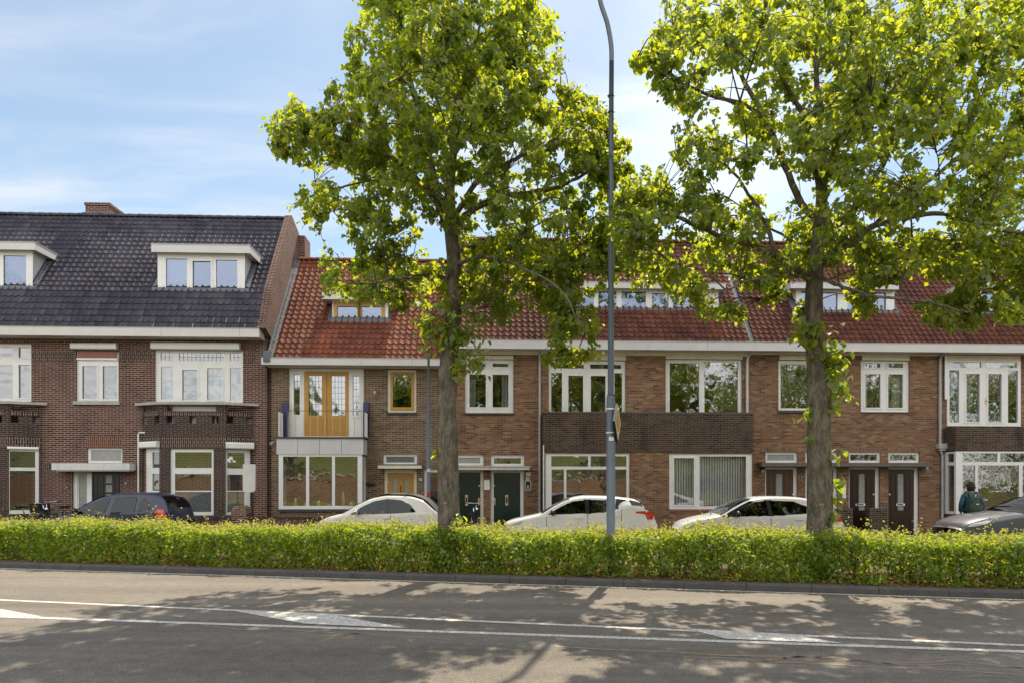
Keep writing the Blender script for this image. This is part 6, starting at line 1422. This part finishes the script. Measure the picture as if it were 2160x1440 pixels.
make_car('pale greyish white hatchback with black mirror, its tail hidden by the right tree trunk', 1414, 17.0, dict(L=4.06, W=1.76, paint='p_silver',
    top=[(0, .62), (.1, .76), (.5, .90), (.98, 1.0), (1.4, 1.23), (1.78, 1.39), (2.3, 1.455), (2.9, 1.44), (3.4, 1.36), (3.7, 1.16), (3.92, .98), (4.06, .72)], belt=[(0, .70), (1.0, .93), (4.06, 1.04)],
    wind=(1.0, 1.80, 3.36, 3.72), windows=[[(1.24, .97), (1.5, 1.14), (1.86, 1.33), (2.14, 1.365), (2.16, 1.0)], [(2.26, 1.0), (2.24, 1.37), (2.8, 1.35), (3.12, 1.22), (3.16, 1.06)]],
    cut=[[(1.26, .98), (1.5, 1.13), (1.86, 1.32), (2.14, 1.35), (2.16, 1.0)], [(2.26, 1.0), (2.24, 1.355), (2.8, 1.335), (3.12, 1.21), (3.15, 1.07)]], pillars=[[(2.13, .99), (2.1, 1.38), (2.28, 1.385), (2.29, .99)], [(1.02, .97), (1.2, .955), (1.86, 1.345), (1.74, 1.36)]],
    lamps=[([(3.74, .86), (3.72, 1.08), (3.86, 1.06), (3.99, .86)], 'tail', 'tail_lamp'), ([(.14, .66), (.2, .74), (.6, .82), (.56, .72)], 'headl', 'headlamp')], mirror=(1.42, .99), seams=(1.2, 2.22, 3.1), handles=(1.9, 2.8), wheels=(.82, 3.36), wr=.31, seats=(1.85, 2.6)), R(-4.5))
make_car('slate grey car at the right picture edge, only its long bonnet and mirror in view', 1972, 16.4, dict(L=4.45, W=1.80, paint='p_grey',
    top=[(0, .66), (.08, .78), (.4, .92), (.9, 1.02), (1.32, 1.07), (1.75, 1.28), (2.15, 1.45), (2.6, 1.52), (3.3, 1.49), (3.8, 1.36), (4.2, 1.10), (4.45, .80)], belt=[(0, .74), (1.3, 1.0), (4.45, 1.10)],
    wind=(1.34, 2.1, 3.7, 4.15), windows=[[(1.6, 1.05), (1.9, 1.22), (2.2, 1.39), (2.5, 1.43), (2.5, 1.08)], [(2.6, 1.08), (2.6, 1.43), (3.2, 1.41), (3.5, 1.26), (3.5, 1.13)]],
    cut=[[(1.62, 1.06), (1.9, 1.21), (2.2, 1.38), (2.5, 1.415), (2.5, 1.08)], [(2.6, 1.08), (2.6, 1.415), (3.2, 1.395), (3.5, 1.25), (3.5, 1.14)]],
    lamps=[([(4.1, .9), (4.08, 1.08), (4.25, 1.05), (4.35, .9)], 'tail', 'tail_lamp'), ([(.10, .74), (.2, .82), (.5, .90), (.62, .90), (.5, .82), (.3, .76)], 'headl', 'headlamp')], mirror=(1.75, 1.06), mir='p_grey', seams=(1.5, 2.55, 3.4), handles=(2.3, 3.2), wheels=(.9, 3.6), wr=.34, seats=(2.2, 2.95)), R(-4.5))

# ------------------------------------------------------------------ bicycles
def bicycle(label, loc, rz, col, lean=0.0, basket=False):
    t = thing('bicycle', label, 'bicycle', loc, rz, 'bicycles parked by the house fronts'); t.rotation_euler = (lean, 0, rz); t.scale = (1.08, 1.08, 1.08)
    r = .34; A, B_ = (-.53, r), (.53, r)
    for cx in (A[0], B_[0]):
        Mx = Matrix.Translation((cx, 0, r)) @ Matrix.Rotation(R(90), 4, 'X'); q = MB()
        q.tube([Mx @ Vector((math.cos(a)*r, math.sin(a)*r, 0)) for a in np.linspace(0, 2*math.pi, 33)], .02, 6, False); wo = q.build('wheel', M['tyre'], t, smooth=True)
        q = MB(); q.tube([Mx @ Vector((math.cos(a)*(r-.03), math.sin(a)*(r-.03), 0)) for a in np.linspace(0, 2*math.pi, 33)], .011, 5, False)
        for k in range(14): a = 2*math.pi*k/14; q.tube([Mx @ Vector((math.cos(a)*.02, math.sin(a)*.02, .02*(-1)**k)), Mx @ Vector((math.cos(a)*(r-.03), math.sin(a)*(r-.03), 0))], .0025, 3, False)
        q.tube([(cx, -.05, r), (cx, .05, r)], .025, 8); q.build('spokes', M['alloy'], wo)
        q = MB(); q.tube([Mx @ Vector((math.cos(a)*(r+.035), math.sin(a)*(r+.035), 0)) for a in np.linspace(.2, 2.9, 16)], .018, 6, True); q.build('mudguard', M['iron'], t)
    V = lambda x, z, y=0: (x, y, z); q = MB()
    q.tube([V(.32, .84), V(.02, .36), ], .018, 8); q.tube([V(.36, .70), V(.05, .33)], .018, 8); q.tube([V(.05, .30), V(-.14, .82)], .017, 8); q.tube([V(.37, .92), V(.35, .66)], .02, 8)
    for y in (-.045, .045): q.tube([V(.35, .66), V(.42, .5, y), V(.53, r, y)], .013, 6); q.tube([V(.05, .30, y*.4), V(-.53, r, y)], .011, 6); q.tube([V(-.12, .74, y*.4), V(-.53, r, y)], .010, 6)
    q.build('frame', M[col], t)
    q = MB(); q.tube([V(.37, .92), V(.36, 1.02), V(.40, 1.06)], .013, 8); q.tube([V(.16, 1.06, -.28), V(.30, 1.09, -.26), V(.40, 1.07, -.14), V(.41, 1.06, 0), V(.40, 1.07, .14), V(.30, 1.09, .26), V(.16, 1.06, .28)], .011, 8); ho = q.build('handlebar', M['chrome'], t, smooth=True)
    q = MB()
    for y in (-.28, .28): q.tube([V(.14, 1.055, y), V(.27, 1.08, y*.96)], .017, 8)
    q.build('grips', M['black'], ho)
    q = MB(); q.tube([V(-.14, .82), V(-.17, .95)], .013, 8); q.build('seat_post', M['chrome'], t)
    q = MB(); q.add([V(-.31, .98, -.10), V(-.31, .98, .10), V(-.12, .985, .055), V(.0, .975, .022), V(.0, .975, -.022), V(-.12, .985, -.055), V(-.29, .93, -.07), V(-.29, .93, .07), V(-.02, .94, .01), V(-.02, .94, -.01)], [(0, 5, 4, 3, 2, 1), (0, 1, 7, 6), (1, 2, 8, 7), (2, 3, 8), (4, 9, 8, 3), (4, 5, 9), (5, 0, 6, 9), (6, 7, 8, 9)]); q.build('saddle', M['black'], t)
    q = MB()
    for y in (-.06, .06): q.tube([V(-.15, .76, y), V(-.66, .75, y), V(-.53, r, y*1.2)], .007, 5)
    for x in (-.2, -.35, -.5, -.64): q.tube([V(x, .755, -.06), V(x, .755, .06)], .006, 5)
    q.build('rear_rack', M['iron'], t)
    q = MB(); q.lathe([(.10, -.008), (.10, .008)], Matrix.Translation((.05, -.03, .30)) @ Matrix.Rotation(R(90), 4, 'X'), 18); q.tube([V(.05, .30, -.04), V(.12, .17, -.06), V(.12, .17, -.14)], .012, 6); q.tube([V(.05, .30, .04), V(-.02, .43, .06), V(-.02, .43, .14)], .012, 6); q.build('crank', M['iron'], t)
    q = MB(); q.ball((.44, 0, .90), (.05, .045, .045), 10, 6); q.build('front_lamp', M['chrome'], t); q = MB(); q.box(-.70, -.665, -.04, .04, .66, .72); q.build('rear_lamp', M['tail'], t)
    if basket:
        q = MB(); q.slab(.42, .72, .80, 1.04, [], -.19, .012); q.slab(.42, .72, .80, 1.04, [], .178, .012); q.box(.42, .432, -.178, .178, .80, 1.04); q.box(.708, .72, -.178, .178, .80, 1.04); q.box(.432, .708, -.178, .178, .80, .815); q.build('front_crate', M['black'], t)
    return t
def gp(px, Y): return ((px-1080)/F_PX*Y, Y, 0.0 if Y < 20 else .08)
bicycle('dark blue bicycle with chrome handlebar raised above the hedge, below the left leaded window', gp(64, 20.3), R(8), 'p_blue', R(4))
bicycle('dark bicycle with a front crate, nearest the narrow frosted white door', gp(128, 20.6), R(172), 'iron', R(-5), True)
bicycle('black bicycle standing end-on before the green doors, beside the left tree trunk', gp(1004, 20.6), R(-78), 'iron', R(3))

# ------------------------------------------------------------------ lamp posts, signs, posts
M['post'] = painted('slate_post_paint', (.115, .145, .19), .42, .2, 3, .3); M['sticker'] = flat('white_sticker', (.75, .75, .73), .4)
Yl = 12.6; LX = at_depth(1288.5, 1025, Yl).x
t = thing('street_lamp', 'tall slate grey street lamp post bending left at the top', 'street lamp', (LX, Yl, 0), 0)
lz = lambda py: CAMH+(HZ-py)/F_PX*Yl; lx = lambda px: (px-1080)/F_PX*Yl-LX
q = MB(); q.tube([(0, 0, 0), (0, 0, lz(840)), (0, 0, lz(838)), (0, 0, lz(830))], [.083, .081, .08, .058], 20); q.tube([(0, 0, lz(831)), (lx(1289), 0, lz(300)), (lx(1290), 0, lz(130))], [.058, .046, .043], 18)
q.build('post', M['post'], t, smooth=True)
q = MB(); q.tube(smooth_path([(lx(1290), 0, lz(130)), (lx(1289), 0, lz(95)), (lx(1281), 0, lz(50)), (lx(1268), 0, lz(10)), (lx(1256), 0, lz(-40)), (lx(1215), 0, lz(-130)), (lx(1120), 0, lz(-190))], 6), [.043]*37, 14); q.build('arm', M['post'], t, smooth=True)
q = MB(); a = Vector((lx(1120), 0, lz(-190))); q.ball((a.x-.3, 0, a.z+.02), (.36, .14, .07), 14, 8); q.build('lamp_head', M['zinc'], t, smooth=True)
q = MB()
for py in (203, 237): q.lathe([(.047, lz(py)-.015), (.054, lz(py)-.015), (.054, lz(py)+.015), (.047, lz(py)+.015)], None, 14)
for py in (203, 237): q.box(-.075, .075, -.006, .006, lz(py)-.005, lz(py)+.005)
q.build('clamp_band', M['iron'], t)
q = MB(); n = 8
zc = lz(925)
for k in range(n):
    a0, a1 = R(-125+70*k/n), R(-125+70*(k+1)/n); r = .0835; q.quad((r*math.cos(a0), r*math.sin(a0), zc-.035), (r*math.cos(a1), r*math.sin(a1), zc-.035), (r*math.cos(a1), r*math.sin(a1), zc+.035), (r*math.cos(a0), r*math.sin(a0), zc+.035))
q.build('number_sticker', M['sticker'], t)
# priority-road diamond on the post
th_ = R(17.8); n3 = Vector((math.cos(th_), -math.sin(th_), 0)); a3 = Vector((math.sin(th_), math.cos(th_), 0)); zs = lz(891); S0 = Vector((LX, Yl, zs))+n3*.13
t = thing('priority_sign', 'yellow and white diamond road sign strapped edge-on to the tall lamp post', 'road sign', S0, 0)
def diamond(mb, d, h, r0, ww=0):
    if ww: 
        o = [(0, d), (d, 0), (0, -d), (-d, 0)]; i_ = [(0, ww), (ww, 0), (0, -ww), (-ww, 0)]; vs = [a3*x+Vector((0, 0, z))+n3*h for x, z in o+i_]; mb.add(vs, [(k, (k+1) % 4, 4+(k+1) % 4, 4+k) for k in range(4)])
    else: mb.add([a3*x+Vector((0, 0, z))+n3*h for x, z in ((0, d), (d, 0), (0, -d), (-d, 0))], [(0, 1, 2, 3)])
q = MB(); d = .345; P4 = [(0, d), (d, 0), (0, -d), (-d, 0)]; q.add([a3*x+Vector((0, 0, z))+n3*h for h in (-.045, .0) for x, z in P4], [(3, 2, 1, 0), (4, 5, 6, 7)]+[(i, (i+1) % 4, 4+(i+1) % 4, 4+i) for i in range(4)]); q.build('sign_tray', M['black'], t)
q = MB(); diamond(q, .335, .003, 0, .245); q.build('white_border', M['plate_white'], t)
yel = flat('traffic_yellow', (.62, .34, .01), .35); q = MB(); diamond(q, .245, .004, 0); q.build('yellow_face', yel, t)
q = MB()
for py in (862, 912):
    z = lz(py)-zs; q.lathe([(.0835, z-.013), (.090, z-.013), (.090, z+.013), (.0835, z+.013)], Matrix.Translation(-n3*.13), 18); q.box(-.05, .02, -.03, .03, z-.012, z+.012)
q.build('strap', M['plate_white'], t)
# second, slimmer lamp post on the pavement
Y2 = 19.9; X2 = at_depth(904, 1025, Y2).x; l2z = lambda py: CAMH+(HZ-py)/F_PX*Y2
t = thing('street_lamp', 'slim dark grey lamp post with a black lantern, beside the left tree trunk', 'street lamp', (X2, Y2, 0), 0)
q = MB(); q.tube([(0, 0, 0), (0, 0, l2z(885)), (0, 0, l2z(884)), (0, 0, l2z(880)), (0, 0, l2z(700))], [.062, .06, .058, .044, .032], 14); q.build('post', M['post'], t, smooth=True)
q = MB(); q.lathe([(.035, l2z(702)), (.11, l2z(698)), (.17, l2z(688)), (.13, l2z(679)), (.02, l2z(676))], Matrix.Translation((-.06, 0, 0)), 16); q.build('lantern', M['black'], t, smooth=True)
q = MB(); q.box(-.20, -.10, -.05, .05, l2z(740), l2z(732)); q.box(-.10, -.032, -.015, .015, l2z(737), l2z(735)); q.build('sensor_box', M['plate_white'], t)
for py, hh, rr, nm in ((991, .09, .063, 'sticker'), (1042, .12, .064, 'sticker')):
    q = MB(); z = l2z(py)
    for k in range(6): a0, a1 = R(-120+100*k/6), R(-120+100*(k+1)/6); q.quad((rr*math.cos(a0), rr*math.sin(a0), z-hh/2), (rr*math.cos(a1), rr*math.sin(a1), z-hh/2), (rr*math.cos(a1), rr*math.sin(a1), z+hh/2), (rr*math.cos(a0), rr*math.sin(a0), z+hh/2))
    q.build(nm, M['sticker' if py < 1000 else 'tail'], t)
# grey panel on a stand before the bay
Y3 = 20.9; X3 = at_depth(526, 1025, Y3).x; z3 = lambda py: CAMH+(HZ-py)/F_PX*Y3; x3 = lambda px: (px-1080)/F_PX*Y3-X3
t = thing('roadside_panel', 'grey blank panel with rounded lower corners on a thin dark stand, before the bay window', 'panel', (X3, Y3, 0), R(4))
q = MB(); w_, zb, zt = .185, z3(1037), z3(978); pts = [(-w_, zt), (-w_, zb+.08), (-w_+.03, zb+.025), (-w_+.09, zb), (w_-.09, zb), (w_-.03, zb+.025), (w_, zb+.08), (w_, zt-.02), (w_-.02, zt)]; q.prism(pts, -.03, .03); q.build('panel', M['pale_concrete'], t)
q = MB(); q.tube([(.07, .05, 0), (.07, .05, zb+.3)], .018, 8); q.tube([(.07, .04, zb-.02), (.0, .03, zb+.05), (-.12, .03, zb+.06)], .012, 6); q.box(.03, .11, .02, .08, zb-.22, zb-.16); q.build('stand', M['iron'], t)
# low brick garden walls with rough capped piers
def garden_wall(label, px0, px1, Y, pier, h=.66):
    x0, x1 = gp(px0, Y)[0], gp(px1, Y)[0]; t = thing('garden_wall', label, 'garden wall', ((x0+x1)/2, Y, 0), FA, 'low walls before the house fronts'); o = Vector(((x0+x1)/2, 0, 0)); q = MB(); q.box(x0, x1, 0, .21, 0, h); q.build('wall', M['brickB'], t, off=o); q = MB(); q.box(x0-.01, x1+.01, -.015, .225, h+.001, h+.11); q.build('coping', M['brickWall'], t, off=o)
    if pier:
        xp = gp(pier, Y)[0]; q = MB(); q.box(xp-.24, xp+.24, -.14, .35, 0, h+.16); q.build('pier', M['brickB'], t, off=o)
        q = MB(); rr = random.Random(pier); vs = []
        for z, e in ((h+.161, .25), (h+.24, .26), (h+.38, .22), (h+.45, .17)):
            for sx_, sy_ in ((-1, -1), (1, -1), (1, 1), (-1, 1)): vs.append((xp+sx_*(e-.02)+rr.uniform(-.02, .02), .1+sy_*e+rr.uniform(-.02, .02), z+rr.uniform(-.012, .012)))
        q.add(vs, [(3, 2, 1, 0), (12, 13, 14, 15)]+[(l*4+k, l*4+(k+1) % 4, l*4+4+(k+1) % 4, l*4+4+k) for l in range(3) for k in range(4)]); q.build('pier_cap', M['brickC'], t, off=o)
    return t
garden_wall('low dark brick garden wall below the bay windows, one rough brown pier beside the grey panel', 430, 716, 21.3, 508)
garden_wall('short low brick garden wall with a rough brown pier at the parked bicycles', 62, 112, 21.0, 91)
for lb, a, b_ in (('dark low brick stub wall left of the third brown door', 1765, 1797), ('dark low brick stub wall between the two rightmost brown doors', 1832, 1869)):
    Pw = Plane(-.55); q = MB(); OFF[0] = Vector((0, 0, 0)); u0, u1, z0, z1 = Pw.rect((a, 1070.5, b_, 1110)); x, y = fpt((u0+u1)/2, -.5)
    t = thing('stub_wall', lb, 'low wall', (x, y, .08), FA, 'low walls before the house fronts'); w_ = (u1-u0)/2; q.box(-w_, w_, -.11, .11, 0, z1-.12); q.build('wall', M['brickDark'], t); q = MB(); q.box(-w_-.01, w_+.01, -.12, .12, z1-.119, z1-.08); q.build('coping', M['dark_concrete'], t)

# ------------------------------------------------------------------ person with a backpack
def skinned(name, pts, edges, rad, mat, parent, root=0, sub=2, loc=(0, 0, 0)):
    me = D.meshes.new(name); me.from_pydata(pts, edges, []); o = D.objects.new(name, me); COL.objects.link(o); o.parent = parent; me.materials.append(mat)
    sk = o.modifiers.new('Skin', 'SKIN'); sk.use_smooth_shade = True
    for i, v in enumerate(me.skin_vertices[0].data):
        r = rad[i]; v.radius = (r, r) if not hasattr(r, '__len__') else r; v.use_root = i == root
    o.modifiers.new('Subdivision', 'SUBSURF').levels = sub; o.modifiers['Subdivision'].render_levels = sub
    return o
Yp = 20.2; Xp = at_depth(2049, 1025, Yp).x
per = thing('person', 'person with dark curly hair in a teal jacket, walking away past the right bay window', 'person', (Xp, Yp, .08), R(-12))
M['skin'] = flat('skin', (.50, .30, .21), .5); M['jacket'] = painted('teal_quilted_jacket', (.018, .075, .11), .6, .3, 9, 0); M['denim'] = painted('dark_trousers', (.03, .035, .05), .8, .3, 8, 0); M['hair'] = flat('dark_hair', (.022, .016, .013), .6); M['bag'] = painted('green_backpack_cloth', (.045, .08, .055), .65, .3, 8, 0); M['bagdark'] = flat('dark_green_webbing', (.02, .035, .026), .7)
H = 1.68/1.75
def hs(l): return [(x*H, y*H, z*H) for x, y, z in l]
# figure faces away from the camera (+y); body: legs, trunk, neck, head, arms with hands
bp = hs([(0, 0, .95), (0, .0, 1.12), (0, -.01, 1.30), (0, .0, 1.43), (0, .015, 1.50), (0, .03, 1.58), (0, .035, 1.68), (-.10, 0, .90), (-.11, .05, .50), (-.11, .0, .09), (-.12, .13, .04), (.10, 0, .90), (.11, -.06, .50), (.12, -.14, .12), (.13, -.02, .05),
         (-.19, 0, 1.41), (-.27, -.02, 1.14), (-.26, .08, .90), (-.25, .11, .82), (.19, 0, 1.41), (.28, -.03, 1.14), (.29, .04, .90), (.28, .06, .82)])
be = [(0, 1), (1, 2), (2, 3), (3, 4), (4, 5), (5, 6), (0, 7), (7, 8), (8, 9), (9, 10), (0, 11), (11, 12), (12, 13), (13, 14), (3, 15), (15, 16), (16, 17), (17, 18), (3, 19), (19, 20), (20, 21), (21, 22)]
br_ = [.13, .125, .14, .11, .055, .078, .086, .085, .058, .042, .035, .085, .058, .042, .035, .06, .045, .033, .035, .06, .045, .033, .035]
for sgn, w_ in ((-1, 18), (1, 22)):
    bx, by, bz = bp[w_]
    for k, (dx, dy, L) in enumerate(((-.03, .02, .075), (-.01, .028, .085), (.01, .026, .08), (.028, .018, .065))):
        i = len(bp); bp += [(bx+dx, by+dy*.6, bz-.045), (bx+dx, by+dy+.012, bz-.045-L*.55), (bx+dx, by+dy-.002, bz-.045-L)]; be += [(w_, i), (i, i+1), (i+1, i+2)]; br_ += [.0095, .009, .0075]
    i = len(bp); bp += [(bx-sgn*.045, by+.03, bz-.02), (bx-sgn*.05, by+.045, bz-.06)]; be += [(w_, i), (i, i+1)]; br_ += [.011, .009]
skinned('body', bp, be, br_, M['skin'], per)
jp = hs([(0, 0, .86), (0, 0, 1.0), (0, -.005, 1.16), (0, -.01, 1.32), (0, .0, 1.44), (0, .015, 1.51), (-.20, 0, 1.40), (-.285, -.02, 1.14), (-.275, .07, .91), (.20, 0, 1.40), (.295, -.03, 1.14), (.30, .03, .91)])
skinned('jacket', jp, [(0, 1), (1, 2), (2, 3), (3, 4), (4, 5), (4, 6), (6, 7), (7, 8), (4, 9), (9, 10), (10, 11)], [(.21, .16), (.205, .16), (.20, .155), (.21, .15), (.15, .12), .085, .095, .08, .06, .095, .08, .06], M['jacket'], per)
tp = hs([(0, 0, .93), (-.10, 0, .86), (-.11, .05, .49), (-.11, .0, .11), (.10, 0, .86), (.11, -.06, .49), (.12, -.14, .13)])
skinned('trousers', tp, [(0, 1), (1, 2), (2, 3), (0, 4), (4, 5), (5, 6)], [.15, .105, .078, .07, .105, .078, .07], M['denim'], per)
for x, y, r_ in ((-.115, .06, 0), (.125, -.08, .25)):
    q = MB(); q.ball((x*H, y*H, .05), (.052, .135, .055), 12, 8); q.build('shoe', M['black'], per, smooth=True)
q = MB(); rr = random.Random(3); c = Vector((0, .028, 1.69))*H
for _ in range(150):
    d_ = Vector((rr.gauss(0, 1), rr.gauss(0, 1), rr.gauss(0, 1))).normalized()
    if d_.y > .3 and d_.z < .4: continue
    if d_.z < -.8: continue
    q.ball(c+Vector((d_.x*.092, d_.y*.105, d_.z*.125+.005)), rr.uniform(.022, .042), 6, 4)
q.ball(c+Vector((0, -.012, .02)), (.096, .105, .098), 14, 10); q.build('hair', M['hair'], per, smooth=True)
q = MB(); hy = .035*H
q.ball((0, hy+.108, 1.635*H), (.014, .022, .022), 8, 6); q.ball((0, hy+.09, 1.585*H), (.026, .012, .008), 8, 6)
for s in (-1, 1): q.ball((s*.034, hy+.088, 1.665*H), (.014, .010, .009), 8, 6); q.ball((s*.095, hy, 1.65*H), (.012, .022, .032), 8, 6)
q.build('face', M['skin'], per, smooth=True)
bag = thing('backpack', 'green backpack with shoulder straps worn on the back of the person in teal', 'backpack', (Xp, Yp, .08), R(-12))
q = MB(); n = 20; nz = 14; cb_ = (0, -.255, 1.13)
for j in range(nz+1):
    v = j/nz; z = .84+.56*v; k = (1-abs(2*v-1)**4*.55); hwid = .185*k*(1-.22*max(0, v-.55)/.45); dep = .115*k*(1-.3*max(0, v-.5))
    for i in range(n): a = 2*math.pi*i/n; ca_, sa_ = math.cos(a), math.sin(a); q.v.append((hwid*math.copysign(abs(ca_)**.6, ca_), cb_[1]+dep*math.copysign(abs(sa_)**.6, sa_), z*H))
for j in range(nz):
    for i in range(n): q.f.append((j*n+i, j*n+(i+1) % n, (j+1)*n+(i+1) % n, (j+1)*n+i)); q.m.append(0)
q.f.append(tuple(range(n-1, -1, -1))); q.m.append(0); q.f.append(tuple(range(nz*n, nz*n+n))); q.m.append(0); q.build('main_bag', M['bag'], bag, smooth=True)
q = MB(); q.ball((0, -.355, .97*H), (.15, .05, .12), 16, 10); q.build('front_pocket', M['bagdark'], bag, smooth=True)
q = MB(); q.tube([(math.cos(a)*.155, -.345-.03*math.sin(a), (1.13+.23*math.sin(a))*H) for a in np.linspace(.1, 3.04, 16)], .010, 6); q.build('zip', M['bagdark'], bag, smooth=True)
q = MB(); q.box(-.035, .035, -.408, -.402, 1.16*H, 1.185*H); q.tube([(-.035, -.33, 1.40*H), (0, -.30, 1.47*H), (.035, -.26, 1.40*H)], .009, 6); q.build('tag_and_loop', M['plate_white'], bag)
for s in (-1, 1):
    q = MB(); q.tube(smooth_path([(s*.09, -.17, 1.38*H), (s*.11, -.12, 1.50*H), (s*.13, .05, 1.52*H), (s*.15, .16, 1.36*H), (s*.16, .12, 1.1*H), (s*.17, -.16, .95*H)], 4), .024, 8); q.build('shoulder_strap', M['bag'], bag, smooth=True)
# ------------------------------------------------------------------ the side of the street behind the camera (seen mirrored in the windows, bounces light)
def grass_bank():
    b = MB(); nx, ny = 60, 14; x0, x1 = -55, 65
    for j in range(ny+1):
        d = -12.6-j*2.2
        for i in range(nx+1):
            a = x0+(x1-x0)*i/nx; x, y = road_pt(a, d); z = -.01+max(0, (j-1)/ny)*7.0+(.15*math.sin(a*.5+j)+random.uniform(0, .06) if j > 0 else 0); b.v.append((x, y, z))
    for j in range(ny):
        for i in range(nx): b.f.append((j*(nx+1)+i, (j+1)*(nx+1)+i, (j+1)*(nx+1)+i+1, j*(nx+1)+i+1)); b.m.append(0)
    for k in range(len(b.f)): b.f[k] = b.f[k][::-1]
    struct(b.build('grass_bank', M['grass'], smooth=True))
grass_bank()
def back_tree(label, a, d, h, r, seed):
    rng = np.random.default_rng(seed); x, y = road_pt(a, d); z0 = max(0, (-d-14.8)/2.2/14*7.0)*.9; t = thing('bank_tree', label, 'tree', (x, y, z0), 0, 'trees on the grass bank across the road')
    q = MB(); q.tube([(0, 0, -.3), (.05, 0, h*.3), (-.05, .1, h*.6), (0, 0, h*.9)], [.25, .2, .13, .03], 9)
    for k in range(9): an = rng.uniform(0, 6.3); z = h*rng.uniform(.3, .7); q.tube([(0, 0, z), (math.cos(an)*r*.4, math.sin(an)*r*.4, z+h*.08), (math.cos(an)*r*.8, math.sin(an)*r*.8, z+h*.16)], [.08, .05, .015], 5)
    q.build('trunk', M['bark'], t, smooth=True); n = 5200; cl = rng.normal(size=(110, 3)); cl /= np.linalg.norm(cl, axis=1)[:, None]; cl *= (rng.random(110)**.45)[:, None]; cl = cl*np.array([r, r, h*.34])+np.array([0, 0, h*.64])
    P = cl[rng.integers(0, 110, n)]+rng.normal(size=(n, 3))*.42; V, Fc = leaves(P, rng.uniform(.22, .4, n), rng.uniform(0, 6.3, n), rng.uniform(0, 1.3, n), rng.normal(size=n)*.5, 'oval'); mesh_np('crown', V, Fc, M['back_leaf'], t)
for lb, a, d, h_, r_, sd_ in (('broad tree on the grass bank, behind the viewer and opposite the green doors', 17, -21, 14.5, 4.4, 1), ('narrow tree on the grass bank, next to the broad one', 24, -19, 14, 3.8, 2), ('tallest tree on the grass bank behind the viewer', 31, -22, 16, 5, 3),
    ('low bushy tree on the grass bank behind the viewer', 38, -19, 12, 4.6, 4), ('slender pale tree on the grass bank behind the viewer', 1, -24, 9, 2.6, 5), ('round crowned tree on the grass bank, opposite the brown doors', 46, -21, 15, 5, 6), ('leaning tree on the grass bank, opposite the right bay window', 54, -20, 14, 4.8, 7), ('last tree of the row on the grass bank behind the viewer', 62, -22, 15, 5, 8), ('thick crowned tree on the grass bank, farthest along the street', 70, -19, 14, 5, 9), ('tree with two spreading limbs on the grass bank, beyond the thick crowned one', 80, -21, 15, 5.5, 10)):
    back_tree(lb, a, d, h_, r_, sd_)
back_tree('young tree on the grass bank, opposite the ochre doors', 9, -20, 10, 2.8, 12)
def bank_bushes():  # unseen bushes added to keep bright sky out of the window reflections
    rng = np.random.default_rng(77); n = 24000; cl = np.stack([np.where(rng.random(240) < .45, rng.uniform(50, 110, 240), rng.uniform(-14, 105, 240)), rng.uniform(-26, -15.2, 240)], -1); k = rng.integers(0, 240, n); a = cl[k, 0]+rng.normal(size=n)*.9; d = cl[k, 1]+rng.normal(size=n)*.5; keep = rng.random(n) < np.where(a > 27, 1, .45); a, d = a[keep], d[keep]; n = len(a)
    z = np.clip((-d-14.8)/2.2/14*7.0, 0, 9)+rng.random(n)*np.where(a > 50, 4.5, np.where(a > 27, 2.6, 1.1)); P = np.stack([K0.x+rd.x*a+rn.x*d, K0.y+rd.y*a+rn.y*d, z], -1)
    V, Fc = leaves(P, rng.uniform(.2, .38, n), rng.uniform(0, 6.3, n), rng.uniform(0, 1.4, n), rng.normal(size=n)*.5, 'oval'); struct(mesh_np('added_undergrowth', V, Fc, M['back_leaf']), 'stuff')
bank_bushes()
t = thing('retaining_wall', 'orange red brick wall along the foot of the grass bank behind the viewer', 'wall', (*road_pt(9, -14.0), 0), math.atan2(rd.y, rd.x))
q = MB(); q.box(-19, 17, -.3, 0, -.02, 2.3); q.build('wall', M['brickBack'], t); q = MB(); q.box(-19.1, 17.1, -.36, .06, 2.301, 2.42); q.build('coping', M['concrete'], t)
